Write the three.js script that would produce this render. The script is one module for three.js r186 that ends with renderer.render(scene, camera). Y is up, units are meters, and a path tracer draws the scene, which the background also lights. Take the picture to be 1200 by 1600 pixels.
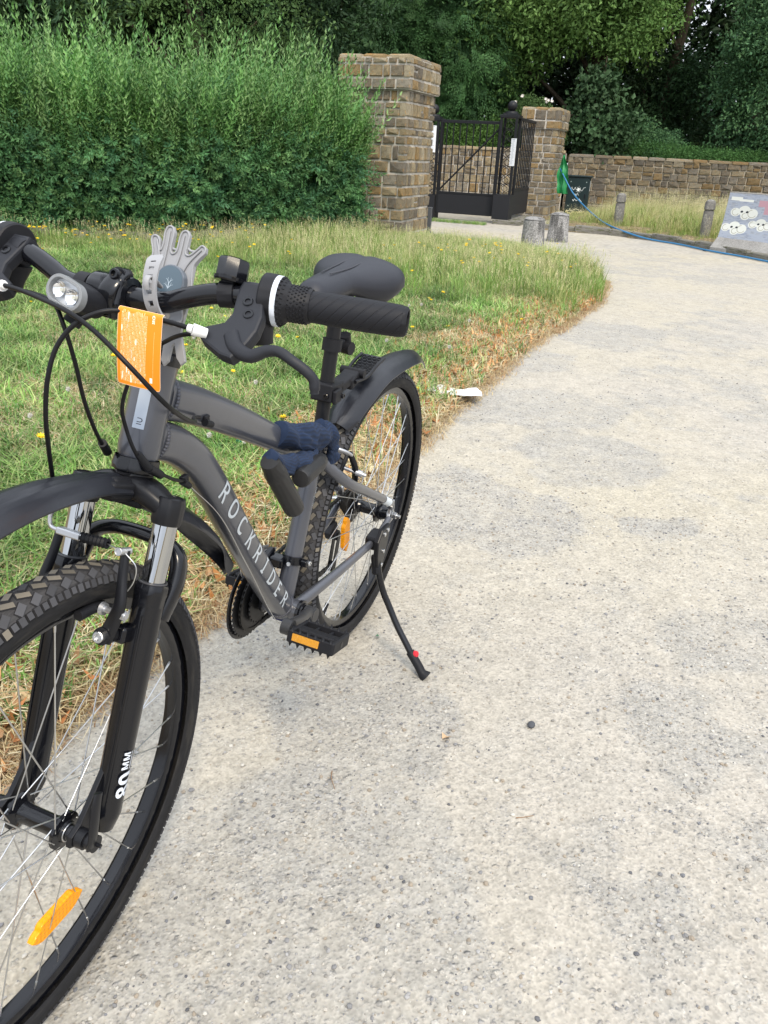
import * as THREE from 'three';
import { mergeGeometries, mergeVertices, toCreasedNormals } from 'three/addons/utils/BufferGeometryUtils.js';
import { RoundedBoxGeometry } from 'three/addons/geometries/RoundedBoxGeometry.js';

// ------------------------------------------------------------------ camera, sky, sun, exposure
const scene = new THREE.Scene();
const camera = new THREE.PerspectiveCamera(66.47, 768 / 1024, 0.05, 400);
camera.position.set(1.6057, 1.1306, -0.6649);
camera.up.set(-0.37656, 0.90665, 0.19022);
camera.lookAt(1.6057 - 0.85202, 1.1306 - 0.41956, -0.6649 + 0.3131);

const renderer = new THREE.WebGLRenderer({ antialias: true });
renderer.setSize(768, 1024);
renderer.toneMapping = THREE.LinearToneMapping;
renderer.toneMappingExposure = 1.68;
renderer.shadowMap.enabled = true;
renderer.shadowMap.type = THREE.PCFSoftShadowMap;

// thin bright overcast: brighter round the veiled sun, a little darker towards the horizon
const SUN = new THREE.Vector3(0.42, 0.82, -0.38).normalize();
{
  const W = 256, H = 128, px = new Float32Array(W * H * 4);
  for (let j = 0; j < H; j++) for (let i = 0; i < W; i++) {
    const el = ((j + 0.5) / H - 0.5) * Math.PI, az = ((i + 0.5) / W - 0.5) * 2 * Math.PI;
    const d = new THREE.Vector3(Math.cos(el) * Math.cos(az), Math.sin(el), Math.cos(el) * Math.sin(az));
    const up = Math.max(0, d.y), c = Math.max(0, d.dot(SUN));
    const cloud = 1 + 0.05 * Math.sin(az * 3 + 5 * el) + 0.05 * Math.sin(az * 7 - 3 * el + 1.3) * Math.cos(el * 4);
    const L = (0.62 + 0.5 * up) * cloud + 0.55 * Math.pow(c, 6) + 0.9 * Math.pow(c, 40);
    const k = (j * W + i) * 4;
    px[k] = L * 0.94; px[k + 1] = L * 1.0; px[k + 2] = L * 1.1; px[k + 3] = 1;
  }
  const sky = new THREE.DataTexture(px, W, H, THREE.RGBAFormat, THREE.FloatType);
  sky.mapping = THREE.EquirectangularReflectionMapping;
  sky.magFilter = THREE.LinearFilter; sky.minFilter = THREE.LinearFilter; sky.needsUpdate = true;
  scene.background = sky; scene.environment = sky;
}
const sun = new THREE.DirectionalLight(0xffedd0, 1.5);
sun.position.copy(SUN).multiplyScalar(40); sun.target.position.set(-3, 0, 1);
sun.castShadow = true; sun.shadow.radius = 24; sun.shadow.mapSize.set(2048, 2048);
Object.assign(sun.shadow.camera, { left: -26, right: 26, top: 26, bottom: -26, near: 1, far: 90 });
scene.add(sun, sun.target);

// ------------------------------------------------------------------ helpers
const V = (x, y, z) => new THREE.Vector3(x, y, z);
const rng = (s) => () => { s = (s + 0x6d2b79f5) | 0; let t = Math.imul(s ^ (s >>> 15), 1 | s); t = (t + Math.imul(t ^ (t >>> 7), 61 | t)) ^ t; return ((t ^ (t >>> 14)) >>> 0) / 4294967296; };
const lerp = (a, b, t) => a + (b - a) * t, clamp = (x, a = 0, b = 1) => Math.min(b, Math.max(a, x));
const sstep = (a, b, x) => { const t = clamp((x - a) / (b - a)); return t * t * (3 - 2 * t); };
const hash2 = (x, y, s) => { let h = Math.imul(x, 374761393) ^ Math.imul(y, 668265263) ^ Math.imul(s, 2147483647 ^ 0x5bd1e995); h = Math.imul(h ^ (h >>> 13), 1274126177); return ((h ^ (h >>> 16)) >>> 0) / 4294967296; };
const vnoise = (x, y, s = 1) => {
  const xi = Math.floor(x), yi = Math.floor(y), fx = x - xi, fy = y - yi, u = fx * fx * (3 - 2 * fx), v = fy * fy * (3 - 2 * fy);
  const a = hash2(xi, yi, s), b = hash2(xi + 1, yi, s), c = hash2(xi, yi + 1, s), d = hash2(xi + 1, yi + 1, s);
  return a + (b - a) * u + (c - a) * v + (a - b - c + d) * u * v;
};
const fbm = (x, y, s, n = 4) => { let a = 0, k = 0.5, t = 0; for (let i = 0; i < n; i++) { a += k * vnoise(x, y, s + i * 17); t += k; k *= 0.5; x *= 2.03; y *= 2.03; } return a / t; };
const toS = (c) => Math.round(255 * (c <= 0.0031308 ? 12.92 * c : 1.055 * Math.pow(c, 1 / 2.4) - 0.055));

const taken = new Map();
function numbered(name) { const n = taken.get(name) || 0; taken.set(name, n + 1); return n ? name + '_' + String(n).padStart(3, '0') : name; }
function add(name, geometry, material, parent) {           // one named part
  const m = new THREE.Mesh(geometry, material);
  m.name = name; m.castShadow = true; m.receiveShadow = true;
  parent.add(m); return m;
}
function top(o, name, label, category, group) {            // a thing, added to the scene itself
  o.name = numbered(name); o.userData.label = label; o.userData.category = category;
  if (group) o.userData.group = group;
  o.traverse((c) => { c.castShadow = true; c.receiveShadow = true; });
  scene.add(o); return o;
}
const thing = (name, label, category, group) => top(new THREE.Group(), name, label, category, group);
function structure(name, geometry, material) { const m = add(name, geometry, material, scene); m.userData.kind = 'structure'; return m; }
function stuff(o, name, label, category) { o.name = name; o.userData.kind = 'stuff'; if (label) { o.userData.label = label; o.userData.category = category; } o.castShadow = o.receiveShadow = true; return o; }

const plain = (g) => { const h = g.index ? g.toNonIndexed() : g; for (const k of Object.keys(h.attributes)) if (!['position', 'normal', 'uv'].includes(k)) h.deleteAttribute(k);
  if (!h.attributes.uv) h.setAttribute('uv', new THREE.BufferAttribute(new Float32Array(h.attributes.position.count * 2), 2)); return h; };
const G = (...list) => mergeGeometries(list.flat().map(plain));
function sweep(pts, rad, { seg = 48, rs = 18, ref = V(0, 0, 1), caps = true, from = 0, to = 1, a0 = 0, a1 = Math.PI * 2, lift = 0, tension = 0.5, flat = 0 } = {}) {
  const curve = new THREE.CatmullRomCurve3(pts, false, 'centripetal', tension);
  const L = curve.getLength(), pos = [], uv = [], idx = [], T = V(), Bv = V(), N = V(), C = V();
  for (let i = 0; i <= seg; i++) {
    const t = lerp(from, to, i / seg);
    curve.getPointAt(t, C); curve.getTangentAt(t, T);
    Bv.crossVectors(T, ref).normalize(); N.crossVectors(Bv, T).normalize();
    let r = typeof rad === 'function' ? rad(t) : rad; if (!Array.isArray(r)) r = [r, r];
    for (let j = 0; j <= rs; j++) {
      const a = lerp(a0, a1, j / rs), ca = Math.cos(a), sa = Math.sin(a);
      const e = flat ? Math.pow(Math.abs(ca) ** (2 + flat) + Math.abs(sa) ** (2 + flat), -1 / (2 + flat)) : 1;
      const p = C.clone().addScaledVector(Bv, (r[0] + lift) * ca * e).addScaledVector(N, (r[1] + lift) * sa * e);
      pos.push(p.x, p.y, p.z); uv.push(i / seg, j / rs);
      if (i < seg && j < rs) { const k = i * (rs + 1) + j; idx.push(k, k + rs + 1, k + 1, k + 1, k + rs + 1, k + rs + 2); }
    }
  }
  if (caps && a1 - a0 > 6.28) for (const [i, flip] of [[0, 0], [seg, 1]]) {
    const c = pos.length / 3; curve.getPointAt(lerp(from, to, i / seg), C); pos.push(C.x, C.y, C.z); uv.push(0, 0);
    for (let j = 0; j <= rs; j++) { const k = (i * (rs + 1) + j) * 3; pos.push(pos[k], pos[k + 1], pos[k + 2]); uv.push(0, 0); }
    for (let j = 0; j < rs; j++) flip ? idx.push(c, c + 2 + j, c + 1 + j) : idx.push(c, c + 1 + j, c + 2 + j);
  }
  const g = new THREE.BufferGeometry();
  g.setAttribute('position', new THREE.Float32BufferAttribute(pos, 3)); g.setAttribute('uv', new THREE.Float32BufferAttribute(uv, 2));
  g.setIndex(idx); g.computeVertexNormals(); g.userData = { length: L };
  return g;
}
function cyl(p, q, r0, r1 = r0, seg = 20) {
  const d = q.clone().sub(p), g = new THREE.CylinderGeometry(r1, r0, d.length(), seg, 1);
  g.applyQuaternion(new THREE.Quaternion().setFromUnitVectors(V(0, 1, 0), d.normalize()));
  return g.translate((p.x + q.x) / 2, (p.y + q.y) / 2, (p.z + q.z) / 2);
}
function lathe(profile, p, axis, seg = 32) {               // profile [radius, along], turned about axis through p
  const g = new THREE.LatheGeometry(profile.map(([r, y]) => new THREE.Vector2(Math.max(r, 1e-5), y)), seg);
  g.applyQuaternion(new THREE.Quaternion().setFromUnitVectors(V(0, 1, 0), axis.clone().normalize()));
  return toCreasedNormals(g.translate(p.x, p.y, p.z), 0.6);
}
function box(cx, cy, cz, sx, sy, sz, r = 0.002, rot) {
  const g = new RoundedBoxGeometry(sx, sy, sz, 2, Math.min(r, sx * 0.49, sy * 0.49, sz * 0.49));
  if (rot) g.applyMatrix4(new THREE.Matrix4().makeRotationFromEuler(new THREE.Euler(...rot)));
  return g.translate(cx, cy, cz);
}
function plate(pts, thick, bevel = 0.001) {                // outline in xy, thickness along z, centred
  const s = new THREE.Shape(pts.map(([x, y]) => new THREE.Vector2(x, y)));
  return new THREE.ExtrudeGeometry(s, { depth: thick - 2 * bevel, bevelEnabled: true, bevelSize: bevel, bevelThickness: bevel, bevelSegments: 2, curveSegments: 12 }).translate(0, 0, -thick / 2 + bevel);
}
const bolt = (p, axis, r = 0.005, h = 0.005) => lathe([[0, h * 0.35], [r * 0.5, h * 0.35], [r * 0.55, h], [r * 0.88, h], [r, h * 0.8], [r, -h], [0, -h]], p, axis, 16);
function canvasTex(w, h, draw, srgb = true) {
  const c = document.createElement('canvas'); c.width = w; c.height = h; draw(c.getContext('2d'), w, h);
  const t = new THREE.CanvasTexture(c); if (srgb) t.colorSpace = THREE.SRGBColorSpace; t.anisotropy = 8; return t;
}
function dataTex(w, h, f, srgb = true, repeat = true) {    // f(i, j, out) writes linear rgb
  const px = new Uint8Array(w * h * 4), o = [0, 0, 0];
  for (let j = 0; j < h; j++) for (let i = 0; i < w; i++) { f(i, j, o); const k = (j * w + i) * 4; for (let c = 0; c < 3; c++) px[k + c] = srgb ? toS(clamp(o[c])) : Math.round(255 * clamp(o[c])); px[k + 3] = 255; }
  const t = new THREE.DataTexture(px, w, h); t.magFilter = THREE.LinearFilter; t.minFilter = THREE.LinearMipmapLinearFilter; t.generateMipmaps = true;
  if (repeat) t.wrapS = t.wrapT = THREE.RepeatWrapping; if (srgb) t.colorSpace = THREE.SRGBColorSpace; t.needsUpdate = true; return t;
}
const M = (o) => { const { rgb, ...r } = o; const m = new THREE.MeshPhysicalMaterial(r); if (rgb) m.color.setRGB(...rgb); return m; };
const insidePoly = (P, x, z) => { let c = false; for (let i = 0, j = P.length - 1; i < P.length; j = i++) { const [xi, zi] = P[i], [xj, zj] = P[j]; if ((zi > z) !== (zj > z) && x < ((xj - xi) * (z - zi)) / (zj - zi) + xi) c = !c; } return c; };
const distPoly = (P, x, z, closed = true) => { let d = 1e9; for (let i = 0; i < P.length - (closed ? 0 : 1); i++) { const [ax, az] = P[i], [bx, bz] = P[(i + 1) % P.length]; const ux = bx - ax, uz = bz - az, t = clamp(((x - ax) * ux + (z - az) * uz) / (ux * ux + uz * uz)); d = Math.min(d, Math.hypot(x - ax - ux * t, z - az - uz * t)); } return d; };
// ------------------------------------------------------------------ the ground: soil, gravel path, lawn, verge
const LAWN = [[6, 0.45], [0.76, 0.42], [0.12, 0.4], [-1, 0.34], [-2.6, 0.32], [-4.05, 0.26], [-4.65, 0.18], [-5.6, 0.11], [-6.3, 0.16], [-7, 0.24], [-7.45, 0.36], [-8.2, 0.62], [-8.7, 0.86], [-9.05, 1.25], [-9.35, 1.7], [-9.4, 2.2], [-9.38, 3.0], [-8.9, 3.6], [-6.53, 4.61], [-5.89, 5.72], [-5.5, 6.73], [-3.6, 11], [6, 11]];
const KERB = [[-12.95, 2.1], [-12.9, 1.4], [-12.8, 0.73], [-12.45, 0.15], [-12.06, -0.33], [-11.53, -0.76], [-10.59, -1.6], [-9.4, -2.7], [-7.5, -4.4]];
const VERGE = [...KERB, [-6, -7], [-21.5, -7], [-21.5, 2.1]];
const GREY = [[-2.2, -0.12, 0.42], [-1.62, -0.34, 0.4], [-2.0, 0.12, 0.3], [-0.82, -0.22, 0.3], [-0.95, 0.05, 0.2], [0.83, -0.32, 0.34], [0.62, -0.2, 0.26], [0.3, -0.16, 0.16], [0.14, -0.9, 0.2], [-0.35, -1.02, 0.25], [-3.1, 0.15, 0.4], [-4.2, -0.1, 0.6], [-1.0, -0.75, 0.16]];
function greyness(x, z) {
  const wx = (fbm(x * 3.1, z * 3.1, 5, 3) - 0.5) * 0.5, wz = (fbm(x * 3.1 + 40, z * 3.1, 6, 3) - 0.5) * 0.5;
  let g = 0.0;
  for (const [cx, cz, r] of GREY) g = Math.max(g, 1 - sstep(r * 0.7, r * 0.95, Math.hypot(x - cx + wx * 0.9, z - cz + wz * 0.9)));
  const n = fbm(x * 1.1 + wx, z * 1.1 + wz, 11, 4), m = fbm(x * 5 + 9, z * 5, 23, 3);
  const fine = fbm(x * 19, z * 19, 29, 3) - 0.5; return clamp(0.7 * g + sstep(0.5, 0.64, n * 0.6 + m * 0.4 + fine * 0.12) * 0.6 + (m - 0.5) * 0.6 + fine * 1.0 + 0.06);
}
function grains(x, z, s, seed) {                            // one jittered pebble a cell: [cover, tone, dome]
  const i = Math.floor(x / s), j = Math.floor(z / s), r1 = hash2(i, j, seed), r2 = hash2(i, j, seed + 1), r3 = hash2(i, j, seed + 2), r4 = hash2(i, j, seed + 3);
  const dx = x / s - i - 0.5 - (r1 - 0.5) * 0.35, dz = z / s - j - 0.5 - (r2 - 0.5) * 0.35, a = r3 * 6.28, c = Math.cos(a), sn = Math.sin(a);
  const q = Math.hypot((dx * c + dz * sn) * (1 + r4 * 0.7), -dx * sn + dz * c) / (0.18 + 0.2 * r3);
  return [q < 1 ? 1 : 0, r4, q < 1 ? Math.sqrt(1 - q * q) : 0];
}
const tone = [[0.13, 0.132, 0.142], [0.24, 0.238, 0.24], [0.3, 0.285, 0.26], [0.46, 0.43, 0.38], [0.34, 0.29, 0.23], [0.2, 0.205, 0.22], [0.38, 0.375, 0.37], [0.54, 0.52, 0.47]];
function pathRGB(x, z, px, o) {
  const g = greyness(x, z), f = vnoise(x * 310, z * 310, 3) - 0.5, f2 = vnoise(x * 130, z * 130, 4) - 0.5, f3 = fbm(x * 26, z * 26, 8, 3) - 0.5;
  const k = 1 + f * 0.34 + f2 * 0.26 + f3 * 0.24, warm = fbm(x * 0.8 + 20, z * 0.8, 31, 3) - 0.5;
  const sr = 0.386 + warm * 0.04, sg = 0.357 + warm * 0.025, sb = 0.3 - warm * 0.03;
  let r = lerp(sr, 0.325, g) * k, gg = lerp(sg, 0.312, g) * k, b = lerp(sb, 0.282, g) * k, h = 0.32 + f * 0.3 + f2 * 0.4 + f3 * 0.35;
  for (const [s, seed, p0, p1] of [[0.0046, 50, 0.22, 0.75], [0.0085, 60, 0.2, 0.6], [0.016, 70, 0.06, 0.26]]) {
    if (s < px * 0.9) continue;
    const wob = (vnoise(x * 500, z * 500, 9) - 0.5) * 0.004, q = grains(x + wob, z + wob, s, seed);
    const prob = lerp(p0, p1, g) * (0.45 + 1.1 * vnoise(x * 9, z * 9, 77));
    if (q[0] && hash2(Math.floor(q[1] * 9999), 3, seed) < prob) { const t = tone[Math.floor(q[1] * 7.99)], w = s > 0.01 ? 0.32 : 0.44; r = lerp(r, t[0] * k, w); gg = lerp(gg, t[1] * k, w); b = lerp(b, t[2] * k, w); h += q[2] * (s * 45); }
  }
  o[0] = r; o[1] = gg; o[2] = b; return clamp(h);
}
function pathSheet(x0, x1, z0, z1, w, h, bump) {
  const hs = bump ? new Uint8Array(w * h * 4) : null, px = (x1 - x0) / w;
  const map = dataTex(w, h, (i, j, o) => { const t = pathRGB(lerp(x0, x1, (i + 0.5) / w), lerp(z0, z1, (j + 0.5) / h), px, o); if (hs) { const k = (j * w + i) * 4; hs[k] = hs[k + 1] = hs[k + 2] = Math.round(t * 255); hs[k + 3] = 255; } }, true, false);
  const m = M({ color: 0xffffff, map, roughness: 0.96, specularIntensity: 0.25 });
  if (bump) { const t = new THREE.DataTexture(hs, w, h); t.magFilter = THREE.LinearFilter; t.needsUpdate = true; m.bumpMap = t; m.bumpScale = bump; }
  return m;
}
function sheet(rects, X0, X1, Z0, Z1, y, n = 1) {           // flat rectangles facing up, uv over the whole region
  const P = [], U = [], I = [];
  for (const [a, b, c, d] of rects) for (let i = 0; i < n; i++) for (let j = 0; j < n; j++) {
    const k = P.length / 3, xa = lerp(a, b, i / n), xb = lerp(a, b, (i + 1) / n), za = lerp(c, d, j / n), zb = lerp(c, d, (j + 1) / n);
    for (const [x, z] of [[xa, za], [xb, za], [xb, zb], [xa, zb]]) { P.push(x, y, z); U.push((x - X0) / (X1 - X0), (z - Z0) / (Z1 - Z0)); }
    I.push(k, k + 2, k + 1, k, k + 3, k + 2);
  }
  const g = new THREE.BufferGeometry(); g.setAttribute('position', new THREE.Float32BufferAttribute(P, 3)); g.setAttribute('uv', new THREE.Float32BufferAttribute(U, 2)); g.setIndex(I); g.computeVertexNormals(); return g;
}
function polySheet(poly, y, cell, rough, tile = 1) {        // grid clipped to a polygon by cells, with gentle relief inside
  const xs = poly.map((p) => p[0]), zs = poly.map((p) => p[1]), P = [], U = [], I = [], s = new THREE.Shape(poly.map(([x, z]) => new THREE.Vector2(x, -z)));
  const flat = new THREE.ShapeGeometry(s).rotateX(-Math.PI / 2).translate(0, y, 0), q = flat.attributes.position, u = flat.attributes.uv;
  for (let i = 0; i < q.count; i++) u.setXY(i, q.getX(i) / tile, q.getZ(i) / tile);
  if (!rough) return flat;
  const x0 = Math.min(...xs), x1 = Math.max(...xs), z0 = Math.min(...zs), z1 = Math.max(...zs), nx = Math.ceil((x1 - x0) / cell), nz = Math.ceil((z1 - z0) / cell), id = new Map();
  const vert = (i, j) => { const key = i * 100000 + j; if (!id.has(key)) { const x = x0 + i * cell, z = z0 + j * cell, d = distPoly(poly, x, z), e = insidePoly(poly, x, z) ? sstep(0, 0.35, d) : 0; id.set(key, P.length / 3); P.push(x, y + e * rough * (0.25 + fbm(x * 2.2, z * 2.2, 91, 3)), z); U.push(x / tile, z / tile); } return id.get(key); };
  for (let i = 0; i < nx; i++) for (let j = 0; j < nz; j++) if (insidePoly(poly, x0 + (i + 0.5) * cell, z0 + (j + 0.5) * cell)) { const a = vert(i, j), b = vert(i + 1, j), c = vert(i + 1, j + 1), d = vert(i, j + 1); I.push(a, c, b, a, d, c); }
  const g = new THREE.BufferGeometry(); g.setAttribute('position', new THREE.Float32BufferAttribute(P, 3)); g.setAttribute('uv', new THREE.Float32BufferAttribute(U, 2)); g.setIndex(I); g.computeVertexNormals(); return plain(g);
}
const soilTex = dataTex(512, 512, (i, j, o) => { const n = fbm(i / 40, j / 40, 3, 4), f = vnoise(i / 3, j / 3, 7), s = 0.5 + n * 0.7 + (f - 0.5) * 0.5; const d = vnoise(i / 9, j / 5, 12) > 0.62 ? 1 : 0; o[0] = (0.19 + d * 0.12) * s; o[1] = (0.155 + d * 0.085) * s; o[2] = (0.095 + d * 0.045) * s; });
const soilMat = M({ map: soilTex, roughness: 1, specularIntensity: 0.1, bumpMap: soilTex, bumpScale: 0.006 });
const groundTex = soilTex.clone(); groundTex.repeat.set(200, 200); groundTex.needsUpdate = true;
structure('ground', new THREE.PlaneGeometry(300, 300).rotateX(-Math.PI / 2).translate(-20, -0.03, 0), M({ map: groundTex, roughness: 1, specularIntensity: 0.1 }));
const path = structure('path', sheet([[-26, -10, -14, 6.2], [-10, 9, -14, -2.4], [-10, -1.9, 1.6, 3.4], [1.5, 9, -2.4, 1.4], [-1.9, 1.5, -2.4, -2.0], [-1.9, 1.5, 0.6, 1.4]], -26, 9, -14, 6.2, 0), pathSheet(-26, 9, -14, 6.2, 1024, 592, 0));
add('path_surface', sheet([[-10, -1.9, -2.4, 1.6]], -10, -1.9, -2.4, 1.6, 0), pathSheet(-10, -1.9, -2.4, 1.6, 2048, 1012, 0.004), path);
add('path_surface', sheet([[-1.9, 1.5, -2.0, 0.6]], -1.9, 1.5, -2.0, 0.6, 0), pathSheet(-1.9, 1.5, -2.0, 0.6, 2048, 1566, 0.0045), path);
structure('lawn', polySheet(LAWN, 0.004, 0.09, 0.05, 1.3), soilMat);
structure('verge', polySheet(VERGE, 0.006, 0.3, 0.12, 1.3), soilMat);

// loose stones lying on the path
{
  const R = rng(77), variants = [];
  for (let v = 0; v < 4; v++) {
    const g = new THREE.IcosahedronGeometry(1, 1), q = g.attributes.position, a = 0.75 + 0.3 * R(), b = 0.5 + 0.2 * R();
    for (let i = 0; i < q.count; i++) { const p = V().fromBufferAttribute(q, i), n = 1 + (vnoise(p.x * 2 + v * 9, p.y * 2 + p.z * 3, 41 + v) - 0.5) * 0.55; q.setXYZ(i, p.x * n, p.y * n * b, p.z * n * a); }
    g.computeVertexNormals(); variants.push(g);
  }
  const mat = M({ color: 0xffffff, roughness: 0.85, specularIntensity: 0.3 }), N = 5200;
  const grp = new THREE.Group(); stuff(grp, 'gravel', 'loose grit and small pebbles scattered over the pale path', 'gravel');
  for (let v = 0; v < 4; v++) {
    const im = new THREE.InstancedMesh(variants[v], mat, N), m = new THREE.Matrix4(), q = new THREE.Quaternion(), e = new THREE.Euler(), c = new THREE.Color();
    for (let i = 0; i < N; i++) {
      let x, z, t = 0;
      do { const near = R() < 0.72; x = near ? lerp(-1.2, 1.25, R()) : lerp(-7.5, -1.2, Math.sqrt(R())); z = near ? lerp(-1.5, 0.38, R()) : lerp(-2.4, 0.3, R()); } while (R() > 0.18 + greyness(x, z) * 0.8 && t++ < 6);
      const s = 0.0013 + 0.0034 * Math.pow(R(), 3.5) + (R() < 0.006 ? 0.003 * R() : 0);
      e.set(R() * 0.5, R() * 6.28, R() * 0.5); q.setFromEuler(e); m.compose(V(x, s * 0.22, z), q, V(s, s, s)); im.setMatrixAt(i, m);
      const t2 = tone[R() < 0.3 ? Math.floor(R() * 8) : [2, 3, 4, 6, 7, 1][Math.floor(R() * 6)]], k = 0.75 + 0.2 * R(); im.setColorAt(i, c.setRGB(t2[0] * k, t2[1] * k, t2[2] * k));
    }
    im.name = 'pebble'; im.userData.kind = 'stuff'; im.castShadow = im.receiveShadow = true; grp.add(im);
  }
  scene.add(grp);
}
// ------------------------------------------------------------------ masonry: gate pillars, boundary wall, kerbs
const stoneTex = dataTex(256, 256, (i, j, o) => { const n = fbm(i / 60, j / 60, 61, 4), f = fbm(i / 9, j / 9, 62, 3), v = vnoise(i / 2.2, j / 2.2, 63), s = 0.55 + n * 0.55 + (f - 0.5) * 0.55 + (v - 0.5) * 0.3, rust = sstep(0.55, 0.75, fbm(i / 35 + 9, j / 50, 64, 3)); o[0] = s * (0.78 + rust * 0.22); o[1] = s * (0.78 + rust * 0.02); o[2] = s * (0.78 - rust * 0.18); });
const stoneTones = [[0.44, 0.36, 0.23], [0.38, 0.32, 0.23], [0.5, 0.42, 0.28], [0.32, 0.275, 0.205], [0.44, 0.32, 0.17], [0.41, 0.37, 0.3], [0.54, 0.47, 0.34], [0.27, 0.24, 0.195]];
const wallTones = stoneTones.map(([r, g, b]) => [r * 0.74, g * 0.74, b * 0.76]);
const stoneMats = (tones) => tones.map((rgb) => M({ rgb, map: stoneTex, roughness: 0.95, specularIntensity: 0.25, bumpMap: stoneTex, bumpScale: 0.012 }));
const pillarMats = stoneMats(stoneTones), wallMats = stoneMats(wallTones);
const mortarTex = dataTex(256, 256, (i, j, o) => { const n = fbm(i / 30, j / 30, 66, 4), v = vnoise(i / 2, j / 2, 67), s = 0.7 + 0.35 * n + (v - 0.5) * 0.3; o[0] = 0.58 * s; o[1] = 0.545 * s; o[2] = 0.485 * s; });
const mortar = M({ map: mortarTex, roughness: 1, specularIntensity: 0.1, bumpMap: mortarTex, bumpScale: 0.01 }), oldMortar = M({ rgb: [0.8, 0.76, 0.68], map: mortarTex, roughness: 1, specularIntensity: 0.1, bumpMap: mortarTex, bumpScale: 0.01 });
const stoneVariants = [];                                   // unit blocks with uneven chamfered faces on +z, body towards -z
{
  const R = rng(5);
  for (let v = 0; v < 14; v++) {
    const j = (k) => (R() - 0.5) * k, P = [], U = [], q = (a, b, c, d) => { for (const p of [a, b, c, a, c, d]) { P.push(...p); U.push(p[0] + 0.5 + p[2] * 0.5, p[1] + 0.5 + p[2] * 0.3); } };
    const e = [[-0.5, -0.5], [0.5, -0.5], [0.5, 0.5], [-0.5, 0.5]].map(([x, y]) => [x * (1 - R() * 0.07), y * (1 - R() * 0.09)]);
    const back = e.map(([x, y]) => [x, y, -1]), mid = e.map(([x, y]) => [x + j(0.02), y + j(0.03), -0.16 + j(0.08)]);
    const face = e.map(([x, y]) => [x * (0.86 + R() * 0.07), y * (0.8 + R() * 0.1), 0.06 + j(0.22)]), c = [j(0.3), j(0.3), 0.12 + j(0.16)];
    for (let k = 0; k < 4; k++) { const n = (k + 1) % 4; q(back[k], back[n], mid[n], mid[k]); q(mid[k], mid[n], face[n], face[k]); P.push(...face[k], ...face[n], ...c); for (const p of [face[k], face[n], c]) U.push(p[0] + 0.5, p[1] + 0.5); }
    const g = new THREE.BufferGeometry(); g.setAttribute('position', new THREE.Float32BufferAttribute(P, 3)); g.setAttribute('uv', new THREE.Float32BufferAttribute(U, 2)); g.computeVertexNormals(); stoneVariants.push(toCreasedNormals(mergeVertices(g.deleteAttribute('normal') && g), 0.5));
  }
}
function placeStone(parent, name, mats, R, origin, ux, nrm, x0, x1, y0, y1, joint, depth, proud) {
  const w = x1 - x0 - joint, h = y1 - y0 - joint; if (w < 0.02 || h < 0.02) return;
  const m = add(name, stoneVariants[Math.floor(R() * stoneVariants.length)], mats[Math.floor(R() * mats.length)], parent);
  const c = origin.clone().addScaledVector(ux, (x0 + x1) / 2).addScaledVector(nrm, proud - 0.012 + (R() - 0.5) * 0.014); c.y += (y0 + y1) / 2;
  m.position.copy(c); m.scale.set(w, h, depth);
  m.quaternion.setFromRotationMatrix(new THREE.Matrix4().makeBasis(ux, V(0, 1, 0), nrm));
  return m;
}
function courses(R, H, lo, hi) { const c = []; let y = 0; while (y < H - lo * 0.6) { const h = Math.min(lerp(lo, hi, R()), H - y); c.push([y, H - y - h < lo * 0.6 ? H : y + h]); y = c[c.length - 1][1]; } return c; }
function fillCourse(parent, mats, R, origin, ux, nrm, x0, x1, y0, y1, wide, depth) {
  const joint = mats === wallMats ? 0.014 : 0.019;
  let x = x0, splitOK = y1 - y0 > 0.15;
  while (x < x1 - 0.01) {
    let w = lerp(wide * 0.45, wide * 1.25, R()); if (x1 - x - w < wide * 0.4) w = x1 - x;
    if (splitOK && R() < 0.28 && w > 0.14) { const ym = lerp(y0, y1, 0.4 + 0.25 * R()); if (R() < 0.5) { placeStone(parent, 'stone', mats, R, origin, ux, nrm, x, x + w, y0, ym, joint, depth, 0.012); placeStone(parent, 'stone', mats, R, origin, ux, nrm, x, x + w, ym, y1, joint, depth, 0.012); } else { const xm = x + w * lerp(0.35, 0.65, R()); placeStone(parent, 'stone', mats, R, origin, ux, nrm, x, xm, y0, y1, joint, depth, 0.012); placeStone(parent, 'stone', mats, R, origin, ux, nrm, xm, x + w, y0, y1, joint, depth, 0.012); } }
    else placeStone(parent, 'stone', mats, R, origin, ux, nrm, x, x + w, y0, y1, joint, depth, 0.012);
    x += w;
  }
}
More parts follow.
